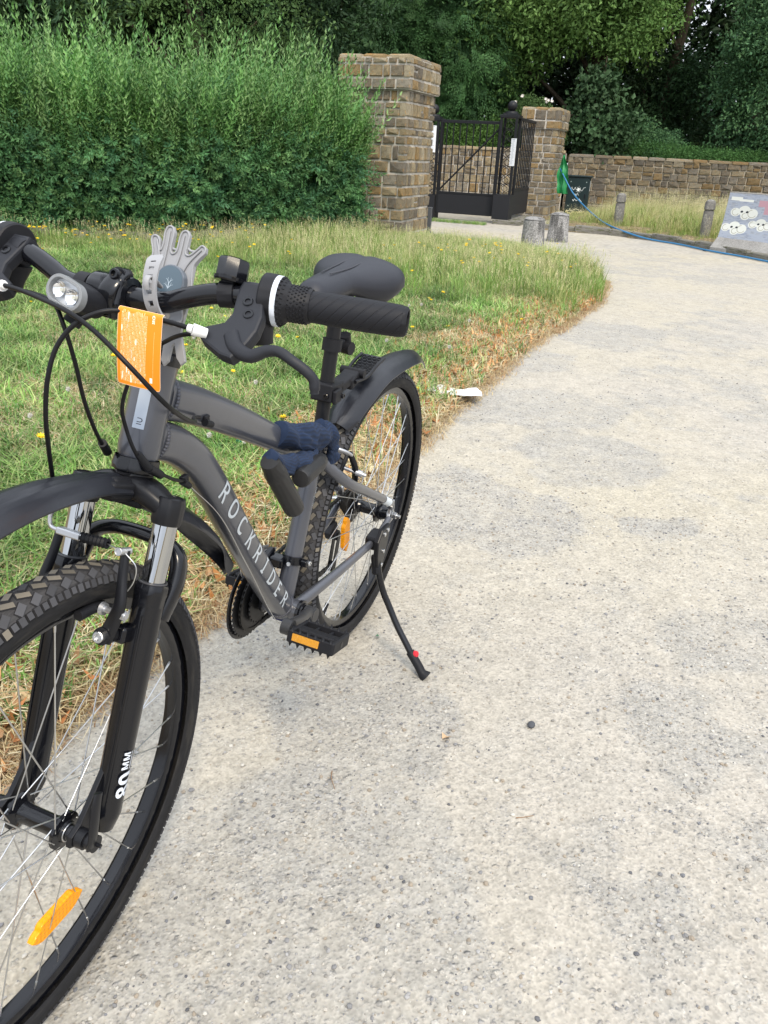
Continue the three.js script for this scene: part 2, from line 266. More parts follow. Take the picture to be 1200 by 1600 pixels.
function pillar(name, label, x0, x1, z0, z1, H, capH, over, seed, lo, hi, wide) {      // x0 < x1, z0 < z1, seen faces +x and -z
  const t = thing(name, label, 'pillar', 'stone gate pillars'), R = rng(seed);
  t.position.set((x0 + x1) / 2, 0, (z0 + z1) / 2);
  const tier = (hx, hz, yb, h, l, hgh) => {
    add('mortar_core', new THREE.BoxGeometry(hx * 2 - 0.036, h - 0.004, hz * 2 - 0.036).translate(0, yb + h / 2, 0), mortar, t);
    for (const [i, [a, b]] of courses(R, h, l, hgh).entries()) {
      const d = 0.09, ends = i % 2 ? d : 0, sides = i % 2 ? 0 : d;                     // corner stones alternate
      for (const [o, ux, n, L, e] of [[V(hx, yb, hz), V(0, 0, -1), V(1, 0, 0), hz * 2, ends], [V(hx, yb, -hz), V(-1, 0, 0), V(0, 0, -1), hx * 2, sides], [V(-hx, yb, -hz), V(0, 0, 1), V(-1, 0, 0), hz * 2, ends], [V(-hx, yb, hz), V(1, 0, 0), V(0, 0, 1), hx * 2, sides]])
        fillCourse(t, pillarMats, R, o, ux, n, e || -0.009, L - (e || -0.009), a, b, wide, d);
    }
  };
  const hx = (x1 - x0) / 2, hz = (z1 - z0) / 2;
  tier(hx, hz, 0, H - capH, lo, hi); tier(hx + over, hz + over, H - capH, capH, 0.1, 0.16);
  for (let i = 0; i < 3; i++) for (let j = 0; j < 3; j++) {
    const s = add('cap_slab', stoneVariants[(i * 3 + j) % 14], pillarMats[(i * 5 + j * 2) % 8], t), w = ((hx + over) * 2) / 3, d = ((hz + over) * 2) / 3;
    s.rotation.x = -Math.PI / 2; s.position.set(-hx - over + (i + 0.5) * w, H + 0.028, -hz - over + (j + 0.5) * d); s.scale.set(w - 0.014, d - 0.014, 0.05);
  }
  return t;
}
pillar('stone_pillar', 'larger near sandstone gate pillar at the end of the hedge', -10.1, -8.95, 3.17, 4.07, 2.2, 0.36, 0.05, 101, 0.08, 0.2, 0.19);
pillar('stone_pillar', 'smaller far sandstone gate pillar beside the green cabinet', -16.1, -15.1, 2.32, 3.0, 1.98, 0.34, 0.04, 202, 0.08, 0.17, 0.18);

function stoneWall(name, label, x0, z0, x1, z1, H, seed, hi, mats, lastGroup) {
  const t = thing(name, label, 'wall'), R = rng(seed), L = Math.hypot(x1 - x0, z1 - z0), ux = V((x1 - x0) / L, 0, (z1 - z0) / L), n = V(-ux.z, 0, ux.x);
  if (n.x < 0) n.negate();
  t.position.set(x0, 0, z0);
  const core = new THREE.BoxGeometry(L, H - 0.03, 0.35).translate(L / 2, H / 2 - 0.015, -0.2); core.applyMatrix4(new THREE.Matrix4().makeBasis(ux, V(0, 1, 0), V().crossVectors(ux, V(0, 1, 0)))); 
  const far = V().crossVectors(ux, V(0, 1, 0)).dot(n) > 0; if (!far) core.applyMatrix4(new THREE.Matrix4().makeTranslation(n.x * -0.4, 0, n.z * -0.4));
  add('mortar_core', core, mats === wallMats ? oldMortar : mortar, t);
  for (const [a, b] of courses(R, H, 0.09, hi)) fillCourse(t, mats, R, V(0, 0, 0), ux, n, 0, L, a, b, 0.25, 0.12);
  for (let x = 0; x < L - 0.1;) { const w = Math.min(0.3 + 0.3 * R(), L - x), m = add('coping_stone', stoneVariants[Math.floor(R() * 14)], mats[Math.floor(R() * 8)], t), c = ux.clone().multiplyScalar(x + w / 2).addScaledVector(n, -0.18);
    m.position.set(c.x, H + 0.03, c.z); m.quaternion.setFromRotationMatrix(new THREE.Matrix4().makeBasis(ux, n.clone().negate(), V(0, 1, 0))); m.scale.set(w - 0.012, 0.42, 0.06); x += w; }
  return t;
}
stoneWall('stone_wall', 'long low sandstone boundary wall behind the tall verge grass', -18.55, 2.6, -19.35, -3.6, 1.22, 303, 0.2, wallMats);
stoneWall('stone_wall', 'low sandstone wall seen through the bars of the gate', -17.6, 7.6, -18.3, 2.62, 1.28, 304, 0.26, pillarMats);

// kerbs: separate old stones
const kerbTex = dataTex(256, 256, (i, j, o) => { const n = fbm(i / 40, j / 40, 71, 4), v = vnoise(i / 2.5, j / 2.5, 72), moss = sstep(0.52, 0.66, fbm(i / 22 + 5, j / 22, 73, 3)), s = 0.5 + 0.8 * n + (v - 0.5) * 0.4; o[0] = s * lerp(0.21, 0.13, moss); o[1] = s * lerp(0.2, 0.135, moss); o[2] = s * lerp(0.18, 0.085, moss); });
const kerbMat = M({ map: kerbTex, roughness: 0.97, specularIntensity: 0.2, bumpMap: kerbTex, bumpScale: 0.012 });
function kerb(name, label, line, lens, h, w, seed, base) {
  const t = thing(name, label, 'kerb'), R = rng(seed), c = new THREE.CatmullRomCurve3(line.map(([x, z]) => V(x, 0, z)), false, 'centripetal'), L = c.getLength();
  t.position.set(line[0][0], base, line[0][1]);
  for (let s = 0; s < L - 0.1;) {
    const l = Math.min(lerp(lens * 0.6, lens * 1.2, R()), L - s), p = c.getPointAt(s / L), q = c.getPointAt(Math.min(1, (s + l) / L)), hh = h * lerp(0.85, 1.1, R());
    const g = new RoundedBoxGeometry(Math.max(0.05, p.distanceTo(q) - 0.012), hh, w * lerp(0.9, 1.06, R()), 1, 0.014), P = g.attributes.position;
    for (let i = 0; i < P.count; i++) { const x = P.getX(i), y = P.getY(i), z = P.getZ(i), n = (vnoise(x * 9 + s * 7, y * 14 + z * 14, seed) - 0.5) * 0.02; P.setXYZ(i, x, y + (y > 0 ? n : 0), z + n); }
    g.computeVertexNormals();
    const m = add('kerb_stone', g, kerbMat, t); m.position.set((p.x + q.x) / 2 - line[0][0], hh / 2 - 0.03, (p.z + q.z) / 2 - line[0][1]); m.rotation.y = -Math.atan2(q.z - p.z, q.x - p.x) + (R() - 0.5) * 0.02; m.rotation.x = (R() - 0.5) * 0.04; s += l;
  }
}
kerb('kerb', 'low mossy stone edging under the hedge', [[-3.9, 10], [-5.4, 6.85], [-5.82, 5.75], [-6.5, 4.72], [-7.5, 4.2], [-8.85, 3.72]], 0.75, 0.22, 0.24, 404, 0);
kerb('kerb', 'sunken kerb stones along the verge behind the hose', KERB, 0.6, 0.13, 0.13, 405, 0);
// ------------------------------------------------------------------ iron gate, posts, bollards, cabinet, barrier, hose
const iron = M({ rgb: [0.012, 0.013, 0.016], roughness: 0.48, specularIntensity: 0.5 });
const ironPanel = M({ rgb: [0.018, 0.019, 0.023], roughness: 0.55, specularIntensity: 0.5 });
function scrolls(cx, y0, y1, w) {                           // wrought S-curves in the plane z = 0
  const out = [], n = 4, h = (y1 - y0) / n;
  for (let i = 0; i < n; i++) for (const s of [-1, 1]) out.push(new THREE.TubeGeometry(new THREE.CatmullRomCurve3([V(cx, y0 + i * h, 0), V(cx + s * w * 0.45, y0 + (i + 0.28) * h, 0), V(cx, y0 + (i + 0.5) * h, 0), V(cx - s * w * 0.45, y0 + (i + 0.72) * h, 0), V(cx, y0 + (i + 1) * h, 0)]), 16, 0.006, 5));
  return out;
}
function ironPost(label, x, z, ball) {
  const t = thing('gate_post', label, 'post', 'iron gate posts'); t.position.set(x, 0, z);
  const a = 0.15;
  add('plinth', box(0, 0.21, 0, 0.31, 0.42, 0.31, 0.006), ironPanel, t);
  for (const sx of [-1, 1]) for (const sz of [-1, 1]) add('upright', box(sx * a * 0.9, 1.04, sz * a * 0.9, 0.045, 1.24, 0.045, 0.004), iron, t);
  for (const r of [1, 3]) { const g = G(scrolls(0, 0.44, 1.62, 0.2)); g.translate(0, 0, a * 0.9).rotateY((r * Math.PI) / 2); add('scrollwork', g, iron, t); }
  add('cap', G(box(0, 1.685, 0, 0.33, 0.05, 0.33, 0.006), box(0, 1.72, 0, 0.25, 0.03, 0.25, 0.006)), iron, t);
  if (ball) add('ball_finial', lathe([[0, 0.2], [0.032, 0.194], [0.062, 0.174], [0.082, 0.142], [0.086, 0.112], [0.078, 0.08], [0.056, 0.052], [0.04, 0.04], [0.1, 0.03], [0.11, 0]], V(0, 1.735, 0), V(0, 1, 0), 24), iron, t);
  return t;
}
ironPost('black iron gate post with ball top and scrollwork beside the railing', -13.48, 2.86, true);
ironPost('black iron gate post tucked behind the near stone pillar', -13.6, 4.32, true);
{
  const t = thing('iron_gate', 'closed black iron gate leaf with vertical bars and diagonal brace', 'gate'); t.position.set(-13.5, 0, 3.03);
  const L = 1.12, y0 = 0.1, y1 = 1.66;
  add('kick_panel', box(0, 0.28, L / 2, 0.03, 0.34, L, 0.004), ironPanel, t);
  add('rail', box(0, y1, L / 2, 0.045, 0.05, L, 0.005), iron, t); add('rail', box(0, 0.47, L / 2, 0.04, 0.04, L, 0.005), iron, t);
  for (const z of [0.02, L - 0.02]) add('stile', box(0, 0.88, z, 0.042, 1.52, 0.042, 0.005), iron, t);
  for (let i = 1; i < 9; i++) add('bar', cyl(V(0, 0.47, (i * L) / 9), V(0, y1, (i * L) / 9), 0.011, 0.011, 8), iron, t);
  add('diagonal_brace', cyl(V(0.02, 1.56, 0.03), V(0.02, 0.52, L - 0.06), 0.016, 0.016, 8), iron, t);
  const r = thing('iron_railing', 'short black railing running from the ball topped post to the far pillar', 'railing'); r.position.set(-13.62, 0, 2.74);
  add('kick_panel', box(-0.7, 0.27, 0, 1.38, 0.42, 0.03, 0.004), ironPanel, r); add('rail', box(-0.7, y1, 0, 1.38, 0.05, 0.045, 0.005), iron, r); add('rail', box(-0.7, 0.5, 0, 1.38, 0.04, 0.04, 0.005), iron, r);
  for (let i = 0; i <= 9; i++) add('bar', cyl(V(-0.03 - i * 0.148, 0.48, 0), V(-0.03 - i * 0.148, y1, 0), 0.012, 0.012, 8), iron, r);
  const noticeTex = (seed) => canvasTex(128, 512, (c, w, h) => { const R = rng(seed); c.fillStyle = '#e9edf2'; c.fillRect(0, 0, w, h); c.fillStyle = '#8b93a0'; for (let y = 30; y < h - 30; y += 17) c.fillRect(26, y, 40 + R() * 36, 5); c.fillStyle = '#5c6470'; c.fillRect(20, 14, 76, 8); });
  const notice = (label, x, z, rot, seed, w, h, y) => { const n = top(new THREE.Mesh(box(0, 0, 0, w, h, 0.004, 0.001), M({ map: noticeTex(seed), roughness: 0.6 })), 'notice', label, 'notice', 'white notices on the gate posts'); n.position.set(x, y, z); n.rotation.y = rot; };
  notice('narrow white notice on the ball topped gate post', -13.318, 2.735, Math.PI / 2 - 0.5, 5, 0.12, 0.44, 1.2);
  notice('narrow white notice on the gate post behind the near pillar', -13.44, 4.27, Math.PI / 2, 6, 0.12, 0.44, 1.36);
  const s = thing('steel_post', 'short plain grey steel post at the foot of the near pillar', 'post'); s.position.set(-9.5, 0, 2.95);
  add('shaft', box(0, 0.2, 0, 0.05, 0.46, 0.05, 0.004), M({ rgb: [0.09, 0.095, 0.105], metalness: 0.3, roughness: 0.6 }), s); add('cap', box(0, 0.435, 0, 0.056, 0.014, 0.056, 0.004), M({ rgb: [0.12, 0.125, 0.135], metalness: 0.3, roughness: 0.6 }), s);
  const slab = top(new THREE.Mesh(box(0, 0.05, 0, 1.7, 0.12, 0.5, 0.02), kerbMat), 'plinth_slab', 'flat stone slab under the railing and ball topped post', 'slab'); slab.position.set(-14.1, -0.03, 2.72);
  for (const o of scene.children) if (['gate_post', 'iron_railing'].includes(o.name)) o.position.y = o.name === 'gate_post' ? 0.08 : 0.08;
}
// granite bollards, stone posts
const granite = dataTex(256, 256, (i, j, o) => { const v = vnoise(i / 1.7, j / 1.7, 81), w = vnoise(i / 3.4, j / 3.4, 82), n = fbm(i / 50, j / 50, 83, 3), stain = sstep(0.5, 0.72, fbm(i / 16, j / 90, 84, 4)); const s = (0.1 + 0.44 * v * w + 0.1 * n) * (1.1 - 0.6 * stain); o[0] = s * 1.0; o[1] = s * 0.99; o[2] = s * 0.98; });
const graniteMat = M({ map: granite, roughness: 0.92, specularIntensity: 0.3, bumpMap: granite, bumpScale: 0.008 });
for (const [x, z, r, h, label] of [[-9.48, 1.47, 0.165, 0.41, 'squat grey granite bollard nearest the lawn'], [-10.94, 1.38, 0.163, 0.4, 'squat grey granite bollard nearer the far pillar']]) {
  const t = thing('bollard', label, 'bollard', 'granite bollards at the gate'); t.position.set(x, 0, z); t.rotation.y = x;
  const g = lathe([[0, h * 0.965], [r * 0.5, h * 0.955], [r * 0.8, h * 0.92], [r * 0.86, h * 0.86], [r * 0.9, h * 0.5], [r * 0.97, h * 0.15], [r, 0], [r, -0.05]], V(0, 0, 0), V(0, 1, 0), 28), P = g.attributes.position;
  for (let i = 0; i < P.count; i++) { const a = Math.atan2(P.getZ(i), P.getX(i)), n = 1 + (vnoise(a * 3 + 10, P.getY(i) * 12 + x, 85) - 0.5) * 0.06; P.setX(i, P.getX(i) * n); P.setZ(i, P.getZ(i) * n); }
  g.computeVertexNormals(); add('shaft', g, graniteMat, t);
  add('domed_cap', lathe([[0, h * 1.03], [r * 0.4, h * 1.02], [r * 0.72, h * 0.985], [r * 0.84, h * 0.95], [r * 0.84, h * 0.93], [0, h * 0.93]], V(0, 0, 0), V(0, 1, 0), 28), graniteMat, t);
}
const oldStone = dataTex(256, 256, (i, j, o) => { const n = fbm(i / 30, j / 40, 87, 4), v = vnoise(i / 2, j / 2, 88), li = sstep(0.6, 0.72, fbm(i / 14, j / 14, 89, 3)), s = (0.11 + 0.13 * n) * (0.75 + 0.5 * v); o[0] = s + li * 0.12; o[1] = s * 0.97 + li * 0.12; o[2] = s * 0.92 + li * 0.09; });
const oldStoneMat = M({ map: oldStone, roughness: 0.95, specularIntensity: 0.2, bumpMap: oldStone, bumpScale: 0.01 });
for (const [x, z, h, label] of [[-13.65, 0.79, 0.64, 'old grooved stone post nearest the cabinet'], [-12.64, -0.68, 0.66, 'old grooved stone post nearest the painted barrier']]) {
  const t = thing('stone_post', label, 'post', 'old stone posts on the verge'); t.position.set(x, 0, z); t.rotation.set(0.02, 0.5, -0.02);
  add('shaft', lathe([[0.078, h * 0.74], [0.082, h * 0.4], [0.088, -0.05]].reverse(), V(0, 0, 0), V(0, 1, 0), 14), oldStoneMat, t);
  add('neck', lathe([[0.064, h * 0.735], [0.064, h * 0.765]], V(0, 0, 0), V(0, 1, 0), 14), oldStoneMat, t);
  add('head', lathe([[0, h], [0.04, h * 0.995], [0.07, h * 0.96], [0.082, h * 0.9], [0.082, h * 0.78], [0.072, h * 0.76], [0, h * 0.755]], V(0, 0, 0), V(0, 1, 0), 14), oldStoneMat, t);
}
{ // green utility cabinet with tags
  const t = thing('utility_cabinet', 'dark green utility cabinet with white graffiti against the wall', 'cabinet'); t.position.set(-16.6, 0.02, 1.99); t.rotation.y = 0.08;
  const green = M({ rgb: [0.006, 0.02, 0.023], roughness: 0.45 });
  add('body', box(0, 0.37, 0, 0.32, 0.82, 0.46, 0.012), green, t); add('lid', box(0, 0.8, 0, 0.37, 0.035, 0.52, 0.01), green, t);
  const tex = canvasTex(512, 768, (c, w, h) => {
    c.fillStyle = '#0d2629'; c.fillRect(0, 0, w, h); c.strokeStyle = '#dfe7ea'; c.lineCap = c.lineJoin = 'round'; const R = rng(9);
    const tag = (x, y, s, n, lw, col) => { c.strokeStyle = col; c.lineWidth = lw; c.beginPath(); c.moveTo(x, y); for (let i = 0; i < n; i++) c.quadraticCurveTo(x + (i + 0.3) * s + (R() - 0.5) * s, y + (R() - 0.5) * s * 3, x + (i + 1) * s, y + (R() - 0.5) * s * 2); c.stroke(); };
    tag(60, 210, 42, 9, 9, '#dbe3e6'); tag(170, 330, 30, 4, 9, '#dbe3e6'); tag(150, 430, 34, 7, 10, '#e8eef0'); tag(20, 690, 46, 10, 26, '#d8cf9a'); tag(40, 650, 40, 10, 12, '#e9e4c4');
    c.fillStyle = '#eef2f3'; c.beginPath(); c.arc(270, 225, 34, 0, 7); c.fill(); for (let i = 0; i < 8; i++) { c.beginPath(); c.moveTo(270, 225); c.lineTo(270 + 70 * Math.cos(i * 0.8), 225 + 70 * Math.sin(i * 0.8)); c.lineWidth = 6; c.strokeStyle = '#e6ecee'; c.stroke(); }
    c.fillStyle = '#9fb0b2'; for (const [x, y] of [[60, 70], [450, 70], [60, 560]]) { c.beginPath(); c.arc(x, y, 12, 0, 7); c.fill(); }
  });
  add('door', new THREE.PlaneGeometry(0.42, 0.74).rotateY(Math.PI / 2).translate(0.163, 0.39, 0), M({ map: tex, roughness: 0.45 }), t);
  add('label_plate', box(0.02, 0.62, -0.2325, 0.12, 0.2, 0.003, 0.001), M({ rgb: [0.55, 0.58, 0.6], roughness: 0.5 }), t);
  add('handle', box(0.172, 0.42, -0.16, 0.016, 0.1, 0.02, 0.004), iron, t);
}
{ // painted concrete barrier, flared foot
  const t = thing('concrete_barrier', 'concrete barrier painted pale blue with white cloud faces', 'barrier'); t.position.set(-9.87, 0, -3.45); t.rotation.y = -0.593;
  const prof = [[-0.3, 0], [-0.3, 0.06], [-0.16, 0.2], [-0.11, 0.42], [-0.085, 0.8], [0.085, 0.8], [0.11, 0.42], [0.16, 0.2], [0.3, 0.06], [0.3, 0]], L = 3;
  const conc = dataTex(256, 256, (i, j, o) => { const s = 0.19 + 0.16 * fbm(i / 40, j / 40, 93, 4) + (vnoise(i / 2, j / 2, 94) - 0.5) * 0.12; o[0] = s; o[1] = s * 0.98; o[2] = s * 0.94; });
  const s = new THREE.Shape(prof.map(([x, y]) => new THREE.Vector2(x, y)));
  add('body', new THREE.ExtrudeGeometry(s, { depth: L, bevelEnabled: true, bevelSize: 0.012, bevelThickness: 0.012, bevelSegments: 2 }), M({ map: conc, roughness: 0.95 }), t);
  const tex = canvasTex(2048, 512, (c, w, h) => {   // one metre is 682 px along, upper painted face
    const R = rng(4); c.fillStyle = '#a0a8b6'; c.fillRect(0, 0, w, h);
    for (let i = 0; i < 2600; i++) { c.fillStyle = ['rgba(150,158,176,.3)', 'rgba(108,118,140,.3)', 'rgba(140,140,142,.3)'][i % 3]; c.fillRect(R() * w, R() * h, 4 + R() * 50, 3 + R() * 12); }
    const cloud = (x, y, s, eyes) => { for (const [dx, dy, r] of [[-1.1, 0, 0.62], [0, -0.25, 0.75], [0.2, 0.4, 0.6], [1, 0.05, 0.72]]) { c.fillStyle = '#d6d9d3'; c.beginPath(); c.ellipse(x + dx * s, y + dy * s, r * s, r * s * 0.92, 0, 0, 7); c.fill(); } for (const [dx, dy, r] of [[-1.1, 0, 0.42], [1, 0.05, 0.5], [0.2, 0.4, 0.36]]) { c.strokeStyle = '#9c9a8c'; c.lineWidth = 6; c.beginPath(); c.arc(x + dx * s, y + dy * s, r * s, 0.4, 4.6); c.stroke(); } if (eyes) { c.fillStyle = '#20242e'; for (const dx of [-0.32, 0.36]) { c.beginPath(); c.ellipse(x + dx * s, y - 0.12 * s, 0.17 * s, 0.14 * s, -0.4, 0, 7); c.fill(); } } };
    c.fillStyle = '#d9dcd6'; c.fillRect(30, 40, 120, 40); c.fillRect(120, 60, 150, 26); c.fillStyle = '#b58f9a'; c.fillRect(330, 60, 110, 70); c.fillRect(400, 130, 70, 80);
    cloud(200, 210, 84, true); cloud(135, 390, 80, true); cloud(400, 330, 74, true); cloud(620, 190, 78, true); cloud(760, 380, 60, true); cloud(1050, 210, 66, true); cloud(1400, 330, 64, true); cloud(1750, 200, 62, true);
  });
  const P = [], U = [], pts = [[0.125, 0.21], [0.1135, 0.42], [0.1, 0.61], [0.0985, 0.8]].map(([x, y], i) => [[0.16, 0.2], [0.11, 0.42], [0.0975, 0.61], [0.085, 0.8]][i]);
  for (let i = 0; i < 3; i++) { const [xa, ya] = pts[i], [xb, yb] = pts[i + 1], o = 0.0155; for (const [x, y, z] of [[xa, ya, L], [xa, ya, 0], [xb, yb, 0], [xa, ya, L], [xb, yb, 0], [xb, yb, L]]) { P.push(x + o, y, z); U.push(1 - z / L, (y - 0.2) / 0.6); } }
  const g = new THREE.BufferGeometry(); g.setAttribute('position', new THREE.Float32BufferAttribute(P, 3)); g.setAttribute('uv', new THREE.Float32BufferAttribute(U, 2)); g.computeVertexNormals();
  add('painted_face', g, M({ map: tex, roughness: 0.8, side: THREE.DoubleSide }), t);
}
{ // blue hose and the green sheet it hangs beside
  const blue = M({ rgb: [0.03, 0.17, 0.36], roughness: 0.45 });
  const h = top(new THREE.Mesh(new THREE.TubeGeometry(new THREE.CatmullRomCurve3([V(-15.3, 0.98, 2.22), V(-15.2, 0.9, 2.15), V(-14.95, 0.55, 1.85), V(-14.5, 0.32, 1.5), V(-13.9, 0.2, 1.2), V(-13.3, 0.14, 0.95), V(-12.68, 0.09, 0.6), V(-12.35, 0.03, 0.2), V(-11.83, 0.02, -0.36), V(-11.2, 0.02, -0.78), V(-10.75, 0.02, -1.2), V(-10.2, 0.02, -1.62), V(-9.2, 0.02, -2.5)]), 120, 0.0135, 8), blue), 'hose', 'blue hose hanging from the far pillar and running along the kerb', 'hose');
  const g = new THREE.PlaneGeometry(0.24, 0.7, 10, 16), P = g.attributes.position;
  for (let i = 0; i < P.count; i++) { const u = P.getX(i) / 0.24, v = P.getY(i) / 0.66 + 0.5, w = lerp(0.35, 1, Math.sin(Math.min(1, (1 - v) * 1.3) * Math.PI * 0.75)); P.setXYZ(i, u * 0.24 * w + 0.05 * (1 - v), P.getY(i) - Math.abs(u) * 0.1 * v, 0.05 * Math.sin(u * 11 + v * 3) * (1 - v * 0.5) + 0.02 * Math.sin(v * 14)); }
  g.computeVertexNormals();
  const s = top(new THREE.Mesh(g, M({ rgb: [0.02, 0.3, 0.09], roughness: 0.5, side: THREE.DoubleSide, transmission: 0.2 })), 'plastic_sheet', 'bright green plastic sheet tied to the far pillar above the hose', 'sheet'); s.position.set(-15.22, 0.86, 2.14); s.rotation.y = 1.3;
}
// ------------------------------------------------------------------ vegetation
const leafMat = (rough = 0.62, trans = 0.25) => M({ color: 0xffffff, roughness: rough, specularIntensity: 0.35, side: THREE.DoubleSide, transmission: trans, thickness: 0 });
function leafAt(P, base, dir, side, len, wid, fold, curl = 0) {        // a folded, slightly drooping leaf of four triangles
  const n = V().crossVectors(dir, side).normalize(), tip = base.clone().addScaledVector(dir, len).addScaledVector(n, -curl * len), mid = base.clone().addScaledVector(dir, len * 0.45).addScaledVector(n, curl * len * 0.12);
  const l = mid.clone().addScaledVector(side, wid).addScaledVector(n, fold * wid), r = mid.clone().addScaledVector(side, -wid).addScaledVector(n, fold * wid);
  for (const t of [[base, l, mid], [l, tip, mid], [base, mid, r], [mid, tip, r]]) for (const p of t) P.push(p.x, p.y, p.z);
}
const finish = (P) => { const g = new THREE.BufferGeometry(); g.setAttribute('position', new THREE.Float32BufferAttribute(P, 3)); g.computeVertexNormals(); g.setAttribute('uv', new THREE.BufferAttribute(new Float32Array((P.length / 3) * 2), 2)); return g; };
const unit = (R) => { const z = R() * 2 - 1, a = R() * 6.283, s = Math.sqrt(1 - z * z); return V(s * Math.cos(a), z, s * Math.sin(a)); };
function sprig(R, H, n, len, wid, spread) {                 // an upright shoot with opposite leaves, root at the origin
  const P = [], bend = V((R() - 0.5) * 0.25 * H, 0, (R() - 0.5) * 0.25 * H), at = (t) => V(bend.x * t * t, H * t, bend.z * t * t);
  for (let i = 0; i < n; i++) {
    const t = 0.06 + (0.94 * i) / (n - 1), a = i * 2.4 + R(), up = lerp(spread, 0.25, t * t), d = V(Math.cos(a) * Math.sin(up + 0.25), Math.cos(up + 0.25), Math.sin(a) * Math.sin(up + 0.25)), s = V(-Math.sin(a), 0, Math.cos(a));
    leafAt(P, at(t), d, s, len * (0.75 + 0.5 * R()) * (1 - 0.45 * t * t), wid * (0.8 + 0.4 * R()) * (1 - 0.4 * t * t), 0.35, 0.12 * R());
  }
  for (let k = 0; k < 3; k++) { const a = (k * 2 * Math.PI) / 3, b = ((k + 1) * 2 * Math.PI) / 3, r = 0.0022, p = at(0), q = at(0.95); for (const v of [V(p.x + r * Math.cos(a), p.y, p.z + r * Math.sin(a)), V(p.x + r * Math.cos(b), p.y, p.z + r * Math.sin(b)), q]) P.push(v.x, v.y, v.z); }
  return finish(P);
}
function clump(R, n, rad, len, wid, droop) {                // a twig end: leaves on short twigs inside a flattened ball
  const P = [];
  for (let i = 0; i < n; i++) {
    const b = unit(R).multiplyScalar(rad * Math.cbrt(R())); b.y *= 0.7;
    const d = b.clone().normalize().multiplyScalar(0.7).add(unit(R).multiplyScalar(0.7)); d.y -= droop; d.normalize();
    const s = V().crossVectors(d, unit(R)).normalize();
    leafAt(P, b, d, s, len * (0.7 + 0.6 * R()), wid * (0.7 + 0.6 * R()), 0.3, 0.2 * R());
  }
  return finish(P);
}
function spray(R, n, L, len, wid) {                         // a drooping feathery conifer spray
  const P = [];
  for (let k = 0; k < 5; k++) {
    const a = (k - 2) * 0.42 + (R() - 0.5) * 0.2, dx = Math.sin(a), dz = Math.cos(a), l = L * (1 - Math.abs(k - 2) * 0.18);
    for (let i = 0; i < n; i++) { const t = i / n, p = V(dx * l * t, -0.45 * l * t * t, dz * l * t), sgn = i % 2 ? 1 : -1, d = V(dx + sgn * dz * 0.9, -0.35 - t * 0.4, dz - sgn * dx * 0.9).normalize(); leafAt(P, p, d, V(d.z, 0.1, -d.x).normalize(), len * (0.7 + 0.5 * R()), wid, 0.1, 0.15); }
  }
  return finish(P);
}
function instances(name, geoms, mat, n, put, R, colors, parent) {     // put(i) -> [position, quaternion, scale] or null
  const lists = geoms.map(() => []);
  for (let i = 0; i < n; i++) { const p = put(i); if (p) lists[Math.floor(R() * geoms.length)].push(p); }
  const out = [];
  geoms.forEach((g, k) => {
    const L = lists[k]; if (!L.length) return;
    const im = new THREE.InstancedMesh(g, mat, L.length), m = new THREE.Matrix4(), c = new THREE.Color();
    L.forEach((p, i) => { im.setMatrixAt(i, m.compose(p[0], p[1], p[2])); const a = colors[Math.floor(R() * colors.length)], f = (0.75 + 0.5 * R()) * (p[3] || 1); im.setColorAt(i, c.setRGB(a[0] * f, a[1] * f, a[2] * f)); });
    im.name = name; im.userData.kind = 'stuff'; im.castShadow = im.receiveShadow = true; out.push(im); if (parent) parent.add(im);
  });
  return out;
}
const Y = V(0, 1, 0), turnTo = (d, R) => new THREE.Quaternion().setFromUnitVectors(Y, d).multiply(new THREE.Quaternion().setFromAxisAngle(Y, R() * 6.283));
const bark = dataTex(128, 256, (i, j, o) => { const n = fbm(i / 7, j / 40, 95, 4), s = 0.35 + n * 1.1; o[0] = 0.085 * s; o[1] = 0.07 * s; o[2] = 0.052 * s; });
const barkMat = M({ map: bark, roughness: 1, specularIntensity: 0.15, bumpMap: bark, bumpScale: 0.03 });

